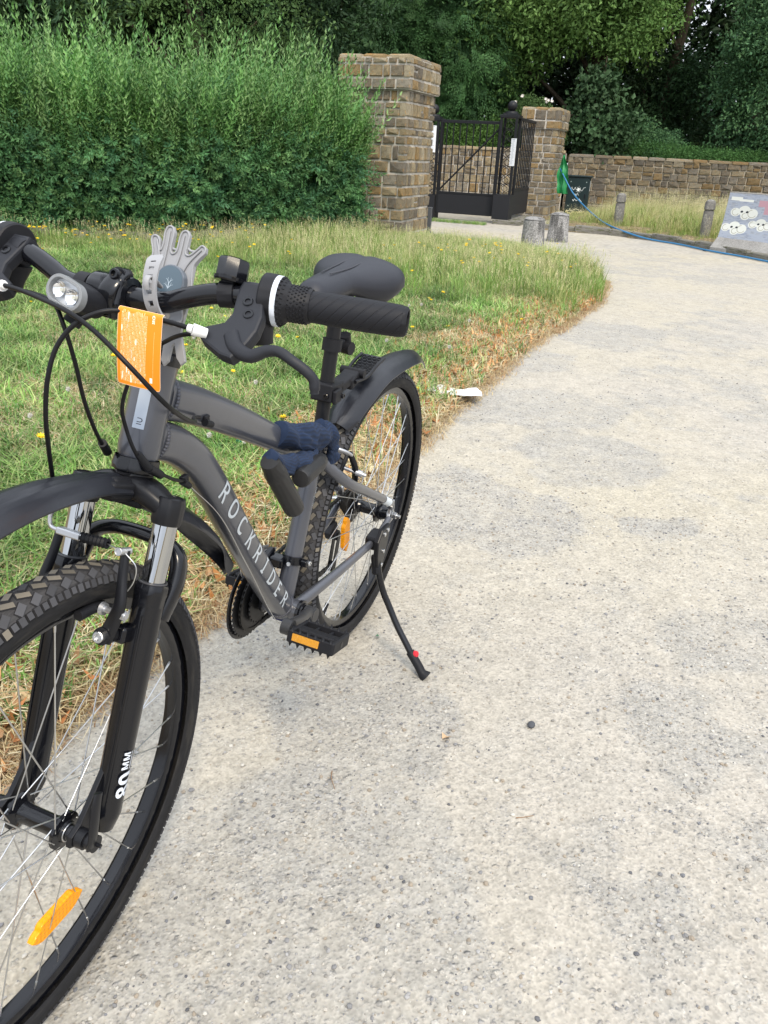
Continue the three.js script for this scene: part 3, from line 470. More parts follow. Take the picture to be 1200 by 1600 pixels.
// --- hedge
const HEDGE = [[-3.9, 10.4], [-5.45, 7.05], [-5.95, 5.9], [-6.6, 4.95], [-7.5, 4.35], [-8.2, 3.95], [-8.62, 3.72]];
{
  const R = rng(31), t = thing('hedge', 'tall unclipped leafy green hedge left of the near pillar', 'hedge'); t.position.set(-6, 0, 6);
  const c = new THREE.CatmullRomCurve3(HEDGE.map(([x, z]) => V(x, 0, z)), false, 'centripetal'), back = V(-0.72, 0, 0.69), O = t.position, D = 1.5;
  const topAt = (s) => lerp(1.62, 1.4, s) + 0.3 * (fbm(s * 11, 3, 51, 2) - 0.5);
  const old = [[0.078, 0.19, 0.075], [0.1, 0.225, 0.085], [0.07, 0.18, 0.085], [0.14, 0.265, 0.1]], fresh = [[0.17, 0.35, 0.1], [0.22, 0.4, 0.13], [0.15, 0.32, 0.11], [0.26, 0.42, 0.16]];
  const leafy = Array.from({ length: 5 }, () => sprig(R, 0.3, 20, 0.062, 0.0125, 1.15)), shoots = Array.from({ length: 6 }, () => sprig(R, 0.62, 30, 0.068, 0.0115, 0.95));
  const m1 = leafMat(0.5, 0.25), m2 = leafMat(0.55, 0.4), patch = (s, y) => 0.72 + 0.6 * fbm(s * 17, y * 3.1, 55, 3);
  instances('foliage', leafy, m1, 15000, () => {
    const s = Math.pow(R(), 0.8), p = c.getPointAt(s), h = topAt(s), y = 0.04 + R() * h, deep = R() < 0.72 ? Math.pow(R(), 1.8) * 0.55 : R() * D, bulge = 0.2 * Math.sin((Math.PI * y) / h) + 0.12 * (vnoise(s * 26, y * 4, 52) - 0.5);
    p.addScaledVector(back, deep - bulge).sub(O); p.y = y;
    const out = back.clone().multiplyScalar(-0.75).addScaledVector(unit(R), 0.65); out.y += 0.55 * R(); out.normalize(); const k = 0.6 + 0.8 * R(); if (vnoise(s * 34, y * 5, 57) < 0.2 && deep < 0.3) return null;
    return [p, turnTo(out, R), V(k, k, k), patch(s, y)];
  }, R, old, t);
  instances('shoots', shoots, m2, 4600, () => {
    const s = Math.pow(R(), 0.8), p = c.getPointAt(s), h = topAt(s), deep = Math.pow(R(), 1.25) * D, low = R() < 0.42;
    p.addScaledVector(back, deep - 0.12).sub(O); p.y = low ? lerp(0.75, h - 0.2, R()) : h - 0.28 + 0.24 * R(); if (low) p.addScaledVector(back, -deep + R() * 0.1 - 0.08);
    const d = V((R() - 0.5) * 0.5, 1, (R() - 0.5) * 0.5).addScaledVector(back, low ? -0.32 : -0.08); if (s > 0.7) d.add(V(-0.12, 0, -0.22).multiplyScalar((s - 0.7) * 3)); d.normalize();
    const k = (0.58 + 0.55 * R()) * (R() < 0.2 ? 1.5 : 1); return [p, turnTo(d, R), V(k, k, k), patch(s + 3, p.y)];
  }, R, fresh, t);
  const stems = []; for (let i = 0; i < 90; i++) { const p = c.getPointAt(R()).addScaledVector(back, 0.25 + R() * 1).sub(O); stems.push(cyl(V(p.x, 0, p.z), V(p.x + (R() - 0.5) * 0.5, 1.1 + 0.4 * R(), p.z + (R() - 0.5) * 0.5), 0.014, 0.005, 5)); }
  for (const q of stems) add('stem', q, barkMat, t);
}

// --- grass: blades in small tufts
function tuft(R, n, h0, h1, w, lean, rad) {
  const P = [];
  for (let i = 0; i < n; i++) {
    const a = R() * 6.283, r = rad * Math.sqrt(R()), b = V(Math.cos(a) * r, 0, Math.sin(a) * r), h = lerp(h0, h1, R()), az = R() * 6.283, l = lean * h * (0.3 + R()), d = V(Math.cos(az), 0, Math.sin(az)), s = V(-d.z, 0, d.x).multiplyScalar(w * (0.7 + 0.6 * R()));
    const m = b.clone().addScaledVector(d, l * 0.3).setY(h * 0.58), tip = b.clone().addScaledVector(d, l).setY(h * (1 - lean * 0.25));
    const A = b.clone().add(s), B = b.clone().sub(s), C = m.clone().addScaledVector(s, 0.8), E = m.clone().addScaledVector(s, -0.8);
    for (const t of [[A, B, E], [A, E, C], [C, E, tip]]) for (const p of t) P.push(p.x, p.y, p.z);
  }
  return finish(P);
}
function seedStalks(R, n, h0, h1, rad) {                    // thin straw stalks with narrow ears
  const P = [];
  for (let i = 0; i < n; i++) {
    const a = R() * 6.283, b = V(Math.cos(a) * rad * R(), 0, Math.sin(a) * rad * R()), h = lerp(h0, h1, R()), az = R() * 6.283, d = V(Math.cos(az), 0, Math.sin(az)), q = b.clone().addScaledVector(d, h * 0.22 * R()).setY(h), w = 0.0011;
    for (const s of [V(w, 0, 0), V(0, 0, w)]) { const A = b.clone().add(s), B = b.clone().sub(s); for (const p of [A, B, q]) P.push(p.x, p.y, p.z); }
    for (let k = 0; k < 7; k++) { const t = k / 7, e = q.clone().add(V(d.x * 0.1 * t * h * 0.3, -h * 0.16 * (1 - t), d.z * 0.1 * t * h * 0.3)); leafAt(P, e, V(Math.cos(k * 2.4) * 0.5, 0.9, Math.sin(k * 2.4) * 0.5).normalize(), V(-Math.sin(k * 2.4), 0, Math.cos(k * 2.4)), 0.014, 0.0028, 0.3); }
  }
  return finish(P);
}
const grassMat = leafMat(0.7, 0.3), strawMat = leafMat(0.85, 0.2);
const greens = [[0.17, 0.32, 0.07], [0.21, 0.38, 0.09], [0.12, 0.25, 0.07], [0.31, 0.42, 0.14], [0.4, 0.45, 0.2]], straws = [[0.6, 0.52, 0.31], [0.52, 0.42, 0.22], [0.68, 0.62, 0.43], [0.48, 0.35, 0.19]];
const bleach = (x, z) => clamp(sstep(0.46, 0.66, fbm(x * 1.7, z * 1.7, 131, 4)) * 0.75 + (1 - sstep(0.05, 0.7, distPoly(LAWN.slice(0, 16), x, z, false))) * 0.95);
const onLawn = (R, far) => { for (let k = 0; k < 60; k++) { const x = lerp(-9.4, 1.1, R()), z = lerp(0.08, 7.6, R()); if (!insidePoly(LAWN, x, z)) continue; const dx = x - 1.6, dz = z + 0.66, dist = Math.hypot(dx, dz); if (dx * 0.704 + dz * -0.71 > 0.6 + 0 * dist && z > 1 && dx * -0.94 + dz * 0.345 < 0) continue; const a = Math.atan2(dz, -dx); if (a > 0.9 || a < -0.05) continue; if (far ? R() < 0.2 : R() < clamp((dist - 2.2) / 9, 0, 0.72)) continue; return [x, z, dist]; } return null; };
const lawnY = (x, z) => 0.004 + sstep(0, 0.35, distPoly(LAWN, x, z)) * 0.05 * (0.25 + fbm(x * 2.2, z * 2.2, 91, 3)) - 0.006;
{
  const R = rng(61), grp = new THREE.Group(); stuff(grp, 'lawn_grass', 'patchy green and straw coloured grass of the lawn', 'grass');
  const shortG = Array.from({ length: 5 }, () => tuft(R, 10, 0.035, 0.105, 0.0023, 0.8, 0.04)), dryG = Array.from({ length: 4 }, () => tuft(R, 8, 0.02, 0.085, 0.0017, 1.3, 0.045));
  const q = () => new THREE.Quaternion().setFromAxisAngle(Y, R() * 6.283);
  instances('green_blades', shortG, grassMat, 52000, () => { const p = onLawn(R); if (!p || R() < bleach(p[0], p[1]) * 0.9) return null; const k = 0.7 + 0.7 * R() + 0.03 * p[2]; return [V(p[0], lawnY(p[0], p[1]), p[1]), q(), V(k, k, k), 0.35 + 1.15 * fbm(p[0] * 3.4, p[1] * 3.4, 147, 3)]; }, R, greens, grp);
  instances('dry_blades', dryG, strawMat, 46000, () => { const p = onLawn(R); if (!p || R() > 0.42 + bleach(p[0], p[1]) * 1.1) return null; const k = 0.7 + 0.7 * R() + 0.02 * p[2]; return [V(p[0], lawnY(p[0], p[1]), p[1]), q(), V(k, k, k)]; }, R, straws, grp);
  // thatch lying flat on the edge of the path
  const thatch = Array.from({ length: 4 }, () => tuft(R, 9, 0.008, 0.03, 0.0012, 3.2, 0.06));
  instances('thatch', thatch, strawMat, 9000, () => { const k = 1 + Math.floor(R() * 9), u = R(), x = lerp(LAWN[k][0], LAWN[k - 1][0] > 1.2 ? 1.2 : LAWN[k - 1][0], u), ze = lerp(LAWN[k][1], LAWN[k - 1][1], u), z = ze - 0.05 + 0.2 * R() + 0.06 * (fbm(x * 5, 2, 145, 2) - 0.5); const s = 0.6 + 0.8 * R(); return [V(x, z > ze ? lawnY(x, z) + 0.006 : 0.002, z), q(), V(s, s, s)]; }, R, [[0.5, 0.4, 0.22], [0.42, 0.3, 0.16], [0.55, 0.46, 0.3], [0.36, 0.22, 0.12]], grp);
  const broad = Array.from({ length: 3 }, () => { const P = []; for (let i = 0; i < 7; i++) { const a = i * 0.9 + R() * 0.4, d = V(Math.cos(a), 0.35 + 0.4 * R(), Math.sin(a)).normalize(); leafAt(P, V(0, 0.004, 0), d, V(-Math.sin(a), 0, Math.cos(a)), 0.05 + 0.03 * R(), 0.011, 0.3, 0.3); } return finish(P); });
  instances('herb_leaves', broad, leafMat(0.6, 0.25), 5200, () => { const p = onLawn(R, true); if (!p || R() < bleach(p[0], p[1])) return null; const k = 0.55 + 0.7 * R(); return [V(p[0], lawnY(p[0], p[1]) + 0.01, p[1]), q(), V(k, k, k)]; }, R, [[0.14, 0.27, 0.08], [0.2, 0.33, 0.12], [0.28, 0.39, 0.2]], grp);
  scene.add(grp);
  // longer grass with ears: by the edging, the pillar and round the rim of the lawn
  const tall = new THREE.Group(); stuff(tall, 'tall_grass', 'longer seeding grass by the edging stones and the end of the lawn', 'grass');
  const tg = Array.from({ length: 4 }, () => tuft(R, 14, 0.14, 0.34, 0.0024, 0.6, 0.06)), ears = Array.from({ length: 4 }, () => seedStalks(R, 5, 0.2, 0.42, 0.07));
  const edge = LAWN.slice(16, 21), tip = LAWN.slice(5, 17);
  const spotTall = () => { for (let k = 0; k < 40; k++) { const x = lerp(-9.4, -3, R()), z = lerp(0.1, 7.5, R()); if (!insidePoly(LAWN, x, z)) continue; const d1 = distPoly(edge, x, z, false), d2 = distPoly(tip, x, z, false), w = Math.max((1 - d1 / 0.5) * (x > -6.8 ? 0.3 : 1), (1 - d2 / 2.0) * clamp((-x - 4.2) / 2.5), clamp((-x - 4.5) / 4) * 0.75) * (0.2 + 1.2 * fbm(x * 1.4, z * 1.4, 141, 3)); if (d2 < 0.12 && R() < 0.6) continue; if (R() < w) return [x, z]; } return null; };
  const rimK = (x, z) => x < -7.2 && z < 3.3 ? lerp(0.32, 0.75, sstep(0, 1.1, distPoly(tip.slice(3), x, z, false))) : 1;
  instances('blades', tg, grassMat, 5600, () => { const p = spotTall(); if (!p) return null; const k = (0.4 + 0.65 * R()) * rimK(...p) * (0.6 + 0.8 * fbm(p[0] * 3, p[1] * 3, 149, 2)); return [V(p[0], lawnY(...p), p[1]), q(), V(k, k, k)]; }, R, [[0.16, 0.28, 0.06], [0.21, 0.34, 0.08], [0.27, 0.38, 0.11], [0.38, 0.4, 0.16]], tall);
  instances('ears', ears, strawMat, 4200, () => { const p = spotTall(); if (!p) return null; const k = (0.45 + 0.45 * R()) * rimK(...p); return [V(p[0], lawnY(...p), p[1]), q(), V(k, k, k)]; }, R, [[0.58, 0.55, 0.3], [0.66, 0.6, 0.38], [0.46, 0.5, 0.22]], tall);
  scene.add(tall);
  // verge beyond the far kerb
  const vg = new THREE.Group(); stuff(vg, 'verge_grass', 'tall pale yellow green grass in front of the boundary wall', 'grass');
  const vt = Array.from({ length: 4 }, () => tuft(R, 16, 0.2, 0.46, 0.005, 0.55, 0.1)), ve = Array.from({ length: 3 }, () => seedStalks(R, 7, 0.35, 0.6, 0.12));
  const spotV = () => { for (let k = 0; k < 40; k++) { const x = lerp(-18.6, -11, R()), z = lerp(-4.5, 2.05, R()); if (insidePoly(VERGE, x, z) && distPoly(KERB, x, z, false) > 0.16 && !(x > -12.3 && z < -0.6 && distPoly([[-11.53, -0.95], [-9.85, -3.45]], x, z, false) < 0.42)) return [x, z]; } return null; };
  const grow = (x, z) => lerp(0.35, 1, sstep(0.1, 1.2, distPoly(KERB, x, z, false))) * (z > 1.0 ? lerp(1, 0.45, sstep(1.0, 1.6, z)) : 1);
  instances('blades', vt, grassMat, 4200, () => { const p = spotV(); if (!p) return null; const k = (0.6 + 0.5 * R()) * grow(...p); return [V(p[0], 0.03, p[1]), q(), V(k, k, k)]; }, R, [[0.26, 0.36, 0.09], [0.32, 0.4, 0.12], [0.44, 0.44, 0.18], [0.2, 0.31, 0.07], [0.52, 0.48, 0.24]], vg);
  instances('ears', ve, strawMat, 2600, () => { const p = spotV(); if (!p) return null; const k = (0.6 + 0.5 * R()) * grow(...p); return [V(p[0], 0.03, p[1]), q(), V(k, k, k)]; }, R, [[0.62, 0.57, 0.32], [0.68, 0.62, 0.4], [0.5, 0.5, 0.25]], vg);
  instances('gate_weeds', tg, grassMat, 420, () => { const u = R(); return [V(-13.1 + 0.35 * R(), 0, 3 + 1.3 * u), q(), V(0.3, 0.22, 0.3)]; }, R, greens, vg);
  scene.add(vg);
  // fallen dry leaves along the edge of the lawn
  const ll = new THREE.Group(); stuff(ll, 'leaf_litter', 'dry orange brown leaves gathered along the lawn edge', 'leaves');
  const lg = Array.from({ length: 4 }, () => { const P = []; leafAt(P, V(-0.025, 0.003, 0), V(1, 0.12, 0).normalize(), V(0, 0.15 * R(), 1).normalize(), 0.042, 0.0085 + 0.004 * R(), 0.6, 0.25 + 0.3 * R()); return finish(P); });
  instances('dry_leaf', lg, leafMat(0.8, 0.15), 6500, () => {
    const i = R(), x = lerp(1.0, -6.4, Math.pow(i, 0.9)), zE = (() => { for (let k = 1; k < 9; k++) if (x <= LAWN[k - 1][0] && x >= LAWN[k][0]) return lerp(LAWN[k][1], LAWN[k - 1][1], (x - LAWN[k][0]) / (LAWN[k - 1][0] - LAWN[k][0])); return 0.3; })();
    const off = (R() + R() + R() - 1.5) * 0.36, z = zE + 0.17 + off; if (z < zE - 0.03) return null; if (R() < 0.35 && fbm(x * 2, z * 2, 151, 2) < 0.5) return null;
    const e = new THREE.Quaternion().setFromEuler(new THREE.Euler((R() - 0.5) * 0.9, R() * 6.28, (R() - 0.5) * 0.9)), k = 0.6 + 0.85 * R(); return [V(x, (z > zE ? lawnY(x, z) + 0.022 : 0) + 0.006 + 0.022 * R(), z), e, V(k, k, k)];
  }, R, [[0.5, 0.23, 0.08], [0.58, 0.33, 0.15], [0.42, 0.18, 0.07], [0.6, 0.45, 0.27], [0.34, 0.2, 0.1]], ll);
  scene.add(ll);
}
// ------------------------------------------------------------------ trees and shrubs behind the walls
structure('bank', (() => { const g = new THREE.PlaneGeometry(40, 60, 20, 30).rotateX(-Math.PI / 2), P = g.attributes.position; for (let i = 0; i < P.count; i++) { const x = P.getX(i), z = P.getZ(i); P.setY(i, 0.95 + 0.35 * sstep(20, 8, x) + 0.25 * fbm(x * 0.3, z * 0.3, 161, 3)); } g.translate(-39.2, 0, 6); g.computeVertexNormals(); return g; })(), soilMat);
const Rt = rng(91);
const broadG = Array.from({ length: 4 }, () => clump(Rt, 34, 0.34, 0.1, 0.024, 0.35)), bigG = Array.from({ length: 3 }, () => clump(Rt, 26, 0.34, 0.15, 0.055, 0.3)), fineG = Array.from({ length: 4 }, () => clump(Rt, 44, 0.32, 0.065, 0.02, 0.2)), yewG = Array.from({ length: 4 }, () => spray(Rt, 12, 0.5, 0.075, 0.011));
const crownMat = leafMat(0.6, 0.22);
const deep = [[0.03, 0.07, 0.026], [0.04, 0.088, 0.03], [0.034, 0.078, 0.036]], mid = [[0.11, 0.21, 0.05], [0.14, 0.25, 0.065], [0.09, 0.18, 0.045]], pale = [[0.07, 0.14, 0.04], [0.09, 0.165, 0.048], [0.055, 0.12, 0.036]], blueish = [[0.065, 0.155, 0.07], [0.088, 0.19, 0.085], [0.11, 0.22, 0.09]];
function tree(name, label, x, z, H, trunkR, lobes, geoms, colors, perM3, scale, seed, lean = [0, 0], base = 1.1) {
  const R = rng(seed), t = thing(name, label, 'tree', 'trees behind the walls'); t.position.set(x, base - 0.2, z);
  const topP = V(lean[0], H * 0.8, lean[1]), limbs = [sweep([V(0, 0, 0), V(lean[0] * 0.3 + (R() - 0.5) * 0.2, H * 0.3, lean[1] * 0.3), topP], (s) => trunkR * lerp(1.15, 0.25, s), { seg: 14, rs: 9, ref: V(1, 0, 0.3) })];
  for (const [lx, ly, lz, rx] of lobes) { const f = clamp(ly / H - 0.18, 0.08, 0.7), s = V(lean[0] * f, H * f, lean[1] * f); limbs.push(sweep([s, V((s.x + lx) / 2, (s.y + ly) / 2 + 0.25, (s.z + lz) / 2), V(lx, ly, lz)], (u) => trunkR * lerp(0.42, 0.08, u), { seg: 8, rs: 6, ref: V(0.3, 0.2, 1) })); }
  const tr = add('trunk', limbs[0], barkMat, t); for (const l of limbs.slice(1)) add('limb', l, barkMat, tr);
  const put = [];
  for (const [lx, ly, lz, rx, ry, rz] of lobes) {
    const n = Math.round(perM3 * Math.pow(rx * ry * rz, 0.78));
    for (let i = 0; i < n; i++) { const u = unit(R), r = Math.pow(R(), 0.42), w = 1 + 0.35 * (vnoise(u.x * 2.3 + lx * 3, u.y * 2.3 + u.z * 2.9 + lz, 171) - 0.5) * 2; const p = V(lx + u.x * r * rx * w, ly + u.y * r * ry * w, lz + u.z * r * rz * w); if (p.y < 0.15) p.y = 0.15 + R() * 0.4; if (fbm(p.x * 1.1 + x, p.y * 1.3 + p.z * 1.2 + z, 173, 2) < 0.36) continue; const d = u.clone().multiplyScalar(0.5).add(V(0, 0.6, 0)).addScaledVector(unit(R), 0.5).normalize(), k = scale * (0.7 + 0.6 * R()); put.push([p, turnTo(d, R), V(k, k, k), 0.7 + 0.6 * fbm(p.x * 1.3 + x, p.y * 1.3 + p.z, 177, 2)]); }
  }
  let i = 0; const c = new THREE.Group(); c.name = 'crown'; c.userData.kind = 'stuff'; t.add(c);
  instances('leaves', geoms, crownMat, put.length, () => put[i++], R, colors, c);
  return t;
}
// x, z from the photograph's bearings; lobes are [x, y, z, rx, ry, rz] from the foot of the trunk
tree('broadleaf_tree', 'dark broadleaf tree above the left end of the hedge', -12.6, 13.2, 9, 0.24, [[0, 3.2, -1, 3, 2.6, 3], [-1, 6, 0, 3.4, 2.8, 3.4], [1.5, 2, 2, 2.4, 2, 2.4], [-1.5, 1.6, -2.4, 2.4, 2, 2.2]], broadG, deep, 110, 1.25, 1, [0, 0], 0.2);
tree('broadleaf_tree', 'lighter broadleaf tree with drooping branches above the middle of the hedge', -13.8, 9.4, 8.5, 0.2, [[1.4, 3.7, -0.6, 1.5, 1.1, 1.4], [0.6, 3.2, -1.7, 1.2, 1.1, 1.1], [0, 5.6, 0, 2.8, 2, 2.8], [1.6, 3.2, 0.7, 1, 0.9, 1]], broadG, pale, 190, 0.8, 2, [0, 0], 0.2);
tree('broadleaf_tree', 'deep green tree filling the gap left of the near pillar', -16.8, 11.4, 10, 0.25, [[0, 2, 0, 3, 2.2, 3], [0, 4.6, -1, 3.2, 2.5, 3.2], [0.5, 1.8, -3, 2, 2, 2.2], [0, 7.5, 0, 3, 2.5, 3]], broadG, deep, 110, 1.3, 3, [0, 0], 0.2);
tree('yew_tree', 'dark feathery yew right behind the near pillar', -20.2, 6.4, 9, 0.3, [[0, 1.6, 0, 1.9, 1.8, 1.9], [0.2, 3.6, -0.2, 1.8, 1.7, 1.9], [0, 5.6, 0, 1.6, 1.8, 1.6], [0.6, 2.4, -1.1, 1.2, 1.5, 1.2], [0.5, 2.4, 1.3, 1.2, 1.6, 1.2]], yewG, [[0.062, 0.155, 0.05], [0.082, 0.185, 0.06], [0.055, 0.13, 0.05]], 330, 1.0, 4);
tree('broadleaf_tree', 'mid green tree with hanging sprays over the far pillar', -21.2, 2.6, 10, 0.2, [[0.9, 3.7, 1.4, 1.9, 1.5, 2.0], [0.6, 3.5, -0.4, 1.5, 1.3, 1.4], [0, 5.8, 1.2, 2.8, 2.2, 3], [1.2, 2.6, 2.4, 1.1, 1.1, 1.2]], broadG, mid, 170, 1.1, 5);
tree('maple_sapling', 'young maple with large leaves beside the far pillar', -19.3, 2.15, 3, 0.05, [[0, 1.1, 0, 0.7, 0.7, 0.75], [0.1, 1.7, 0.1, 0.55, 0.5, 0.55], [0.1, 0.6, -0.3, 0.5, 0.45, 0.5]], bigG, [[0.05, 0.105, 0.045], [0.065, 0.125, 0.055]], 190, 0.8, 6);
tree('broadleaf_tree', 'leaning tree with a bare trunk against the sky gap', -23.4, 1.15, 11, 0.15, [[-0.3, 6.6, 0.3, 2.4, 1.6, 2.4], [1, 4.9, 1.2, 1.2, 0.8, 1.1]], broadG, mid, 130, 1.15, 7, [0.5, -1.0]);
tree('bushy_tree', 'dense blue green bushy tree at the right edge', -20.9, -1.4, 9, 0.25, [[0, 1.3, -0.3, 1.8, 1.7, 1.7], [0.2, 3.2, -0.4, 1.9, 1.8, 1.7], [0, 5.4, -0.8, 2.2, 2, 2], [0.3, 1.6, -2.6, 1.8, 1.8, 1.8], [0.2, 3.8, -2.8, 1.8, 1.9, 1.8]], fineG, blueish, 330, 1.15, 8);
tree('bushy_tree', 'dark understorey bush in the shade left of the right hand tree', -23.5, 1.6, 3.4, 0.08, [[0, 1.1, 0, 1.5, 1.2, 1.9], [0, 2.2, -0.8, 1.2, 1, 1.2]], broadG, deep, 150, 1.1, 9);
// shrubs and ground cover
const shrub = (name, label, x, z, lobes, geoms, colors, n, k, seed, base = 1.2) => {
  const R = rng(seed), t = thing(name, label, 'shrub', 'shrubs behind the walls'); t.position.set(x, base, z);
  instances('foliage', geoms, crownMat, n, () => { const [lx, ly, lz, rx, ry, rz] = lobes[Math.floor(R() * lobes.length)], u = unit(R), r = Math.cbrt(R()), s = k * (0.7 + 0.6 * R()); return [V(lx + u.x * r * rx, Math.max(0, ly + u.y * r * ry), lz + u.z * r * rz), turnTo(V(u.x * 0.5, 1, u.z * 0.5).normalize(), R), V(s, s, s)]; }, R, colors, t);
  const st = []; for (let i = 0; i < 9; i++) { const [lx, ly, lz, rx, ry, rz] = lobes[i % lobes.length]; st.push(cyl(V(lx * 0.6 + (R() - 0.5) * 0.3, -0.15, lz + (R() - 0.5) * 0.3), V(lx + (R() - 0.5) * rx, ly + ry * 0.5, lz + (R() - 0.5) * rz), 0.014, 0.005, 5)); } for (const q of st) add('stem', q, barkMat, t);
  return t;
};
const lime = [[0.11, 0.22, 0.05], [0.13, 0.25, 0.06], [0.09, 0.18, 0.045]];
shrub('shrub', 'bright green leafy shrub above the wall behind the gate bars', -19.3, 4.6, [[0, 0.2, 0, 0.7, 0.5, 0.9], [0.1, 0.35, -0.9, 0.6, 0.5, 0.7], [0, 0.2, 0.9, 0.6, 0.5, 0.7]], fineG, lime, 900, 0.8, 21);
const rose = shrub('rose_bush', 'shrub with a few white blossoms above the ball topped post', -18.9, 3.4, [[0, 0.45, 0, 0.5, 0.6, 0.6], [0.1, 0.75, 0.3, 0.35, 0.4, 0.4]], fineG, [[0.07, 0.13, 0.04], [0.085, 0.15, 0.05]], 420, 0.75, 22);
{ const R = rng(23); for (let i = 0; i < 9; i++) { const P = []; for (let k = 0; k < 9; k++) { const a = k * 0.7, d = V(Math.cos(a), 0.6 + 0.4 * (k % 2), Math.sin(a)).normalize(); leafAt(P, V(), d, V(-Math.sin(a), 0, Math.cos(a)), 0.05, 0.025, 0.4, 0.2); } const b = add('blossom', finish(P), M({ rgb: [0.75, 0.72, 0.68], roughness: 0.8, side: THREE.DoubleSide }), rose); b.position.set(0.45 + 0.2 * R(), 0.8 + 0.4 * R(), -0.35 + 0.9 * R()); b.rotation.z = -0.9; } }
shrub('ivy_bank', 'low green ivy and nettles along the top of the boundary wall', -19.7, 0.3, Array.from({ length: 12 }, (_, i) => [0.1 * Math.sin(i * 2), 0.04 + 0.22 * Math.max(0, 1 - i / 7), 1.9 - i * 0.42, 0.3, 0.18, 0.4]), fineG, [[0.09, 0.21, 0.06], [0.11, 0.24, 0.07], [0.07, 0.17, 0.05]], 1100, 0.5, 24, 1.24);
shrub('shrub', 'small dark shrub right of the young maple', -20.1, 1.4, [[0, 0.4, 0, 0.6, 0.5, 0.6], [0, 0.25, -0.7, 0.5, 0.35, 0.5]], fineG, blueish, 420, 0.8, 25);
{ // the wood behind, one mass
  const R = rng(97), g = new THREE.Group(); stuff(g, 'woodland', 'dark dense woodland closing the view behind the trees', 'woodland');
  instances('leaves', broadG, crownMat, 9000, () => { const a = lerp(-0.3, 1.25, R()), d = lerp(27, 36, R()), x = 1.6 - Math.cos(a) * d, z = -0.66 + Math.sin(a) * d, y = 0.8 + 11 * Math.pow(R(), 1.2); if (a > 0.035 && a < 0.075 && y > 3.4 && R() < 0.85) return null; const k = 1.9 + 1.6 * R(); return [V(x, y, z), turnTo(unit(R), R), V(k, k, k)]; }, R, [[0.026, 0.056, 0.02], [0.034, 0.072, 0.026], [0.024, 0.05, 0.024]], g);
  scene.add(g);
}
// ------------------------------------------------------------------ the bicycle (x forward, y up, z to its right; it leans left on its stand)
const LEAN = (4.5 * Math.PI) / 180, RW = 0.343, AXR = V(0, RW, 0);
const bike = thing('bicycle', 'grey and black mountain bicycle standing on its kickstand beside the lawn', 'bicycle');
bike.rotation.x = -LEAN; bike.position.set(0, 0.0005, 0.002);
const bikeFrame = (o) => { o.rotation.x = -LEAN; o.position.set(0, 0.0005, 0.002); return o; };
// steering frame: local x forward of the axis, y up along it, z right
const HA = 1.206, axisA = V(-Math.cos(HA), Math.sin(HA), 0), axisN = V(Math.sin(HA), Math.cos(HA), 0), ORG = V(1.067, RW, 0).addScaledVector(axisN, -0.0422);
const steerQ = new THREE.Quaternion().setFromAxisAngle(axisA, 0.0191).multiply(new THREE.Quaternion().setFromRotationMatrix(new THREE.Matrix4().makeBasis(axisN, axisA, V(0, 0, 1))));
const steerM = new THREE.Matrix4().compose(ORG, steerQ, V(1, 1, 1));
const front = (m) => { m.position.copy(ORG); m.quaternion.copy(steerQ); return m; };
const FW = (n, s, z) => V(n, s, z).applyMatrix4(steerM);     // steering coordinates -> bicycle coordinates

const flake = dataTex(256, 256, (i, j, o) => { const v = hash2(i, j, 7), n = fbm(i / 50, j / 50, 9, 3), s = 0.9 + 0.12 * v + 0.1 * (n - 0.5); o[0] = s; o[1] = s; o[2] = s; }); flake.repeat.set(8, 2);
const paint = M({ rgb: [0.084, 0.089, 0.107], map: flake, metalness: 0.3, roughness: 0.38, clearcoat: 0.7, clearcoatRoughness: 0.14 });
const dust = dataTex(256, 256, (i, j, o) => { const n = fbm(i / 30, j / 30, 15, 4), v = vnoise(i / 1.5, j / 1.5, 16), s = 0.3 + 0.25 * n + 0.3 * v * n; o[0] = o[1] = o[2] = s; }, false);
const gloss = M({ rgb: [0.006, 0.0065, 0.009], roughness: 0.36, roughnessMap: dust, specularIntensity: 0.75, clearcoat: 0.12, clearcoatRoughness: 0.08 });
const satin = M({ rgb: [0.009, 0.0095, 0.012], roughness: 0.36, specularIntensity: 0.6 });
const matte = M({ rgb: [0.011, 0.0115, 0.0145], roughness: 0.55, specularIntensity: 0.5 });
const plasticTex = dataTex(256, 256, (i, j, o) => { const v = hash2(i, j, 21), n = fbm(i / 25, j / 25, 22, 4); o[0] = o[1] = o[2] = 0.42 + 0.16 * n + 0.12 * v; }, false);
const plastic = M({ rgb: [0.016, 0.0175, 0.023], specularIntensity: 0.62, roughness: 0.95, roughnessMap: plasticTex, bumpMap: plasticTex, bumpScale: 0.0004 });
const rubberTex = dataTex(512, 128, (i, j, o) => { const n = fbm(i / 26, j / 16, 25, 4), v = vnoise(i / 1.6, j / 1.6, 26), dusty = sstep(0.5, 0.78, fbm(i / 14 + 3, j / 9, 27, 4)); const s = 0.75 + 0.3 * n + 0.3 * (v - 0.5); o[0] = (0.021 + dusty * 0.016) * s; o[1] = (0.021 + dusty * 0.014) * s; o[2] = (0.0225 + dusty * 0.011) * s; });
const rubber = M({ map: rubberTex, roughness: 0.68, specularIntensity: 0.3 });
const dustyTex = dataTex(512, 128, (i, j, o) => { const n = fbm(i / 10, j / 12, 125, 4), v = vnoise(i / 1.3, j / 1.3, 126), s = 0.6 + 0.6 * n + 0.4 * (v - 0.5); o[0] = 0.062 * s; o[1] = 0.061 * s; o[2] = 0.063 * s; }), dustyRubber = M({ map: dustyTex, roughness: 0.9, specularIntensity: 0.2 });
const cableMat = M({ rgb: [0.006, 0.0062, 0.0075], roughness: 0.4, specularIntensity: 0.45 });
const steel = M({ rgb: [0.6, 0.61, 0.62], metalness: 1, roughness: 0.3 });
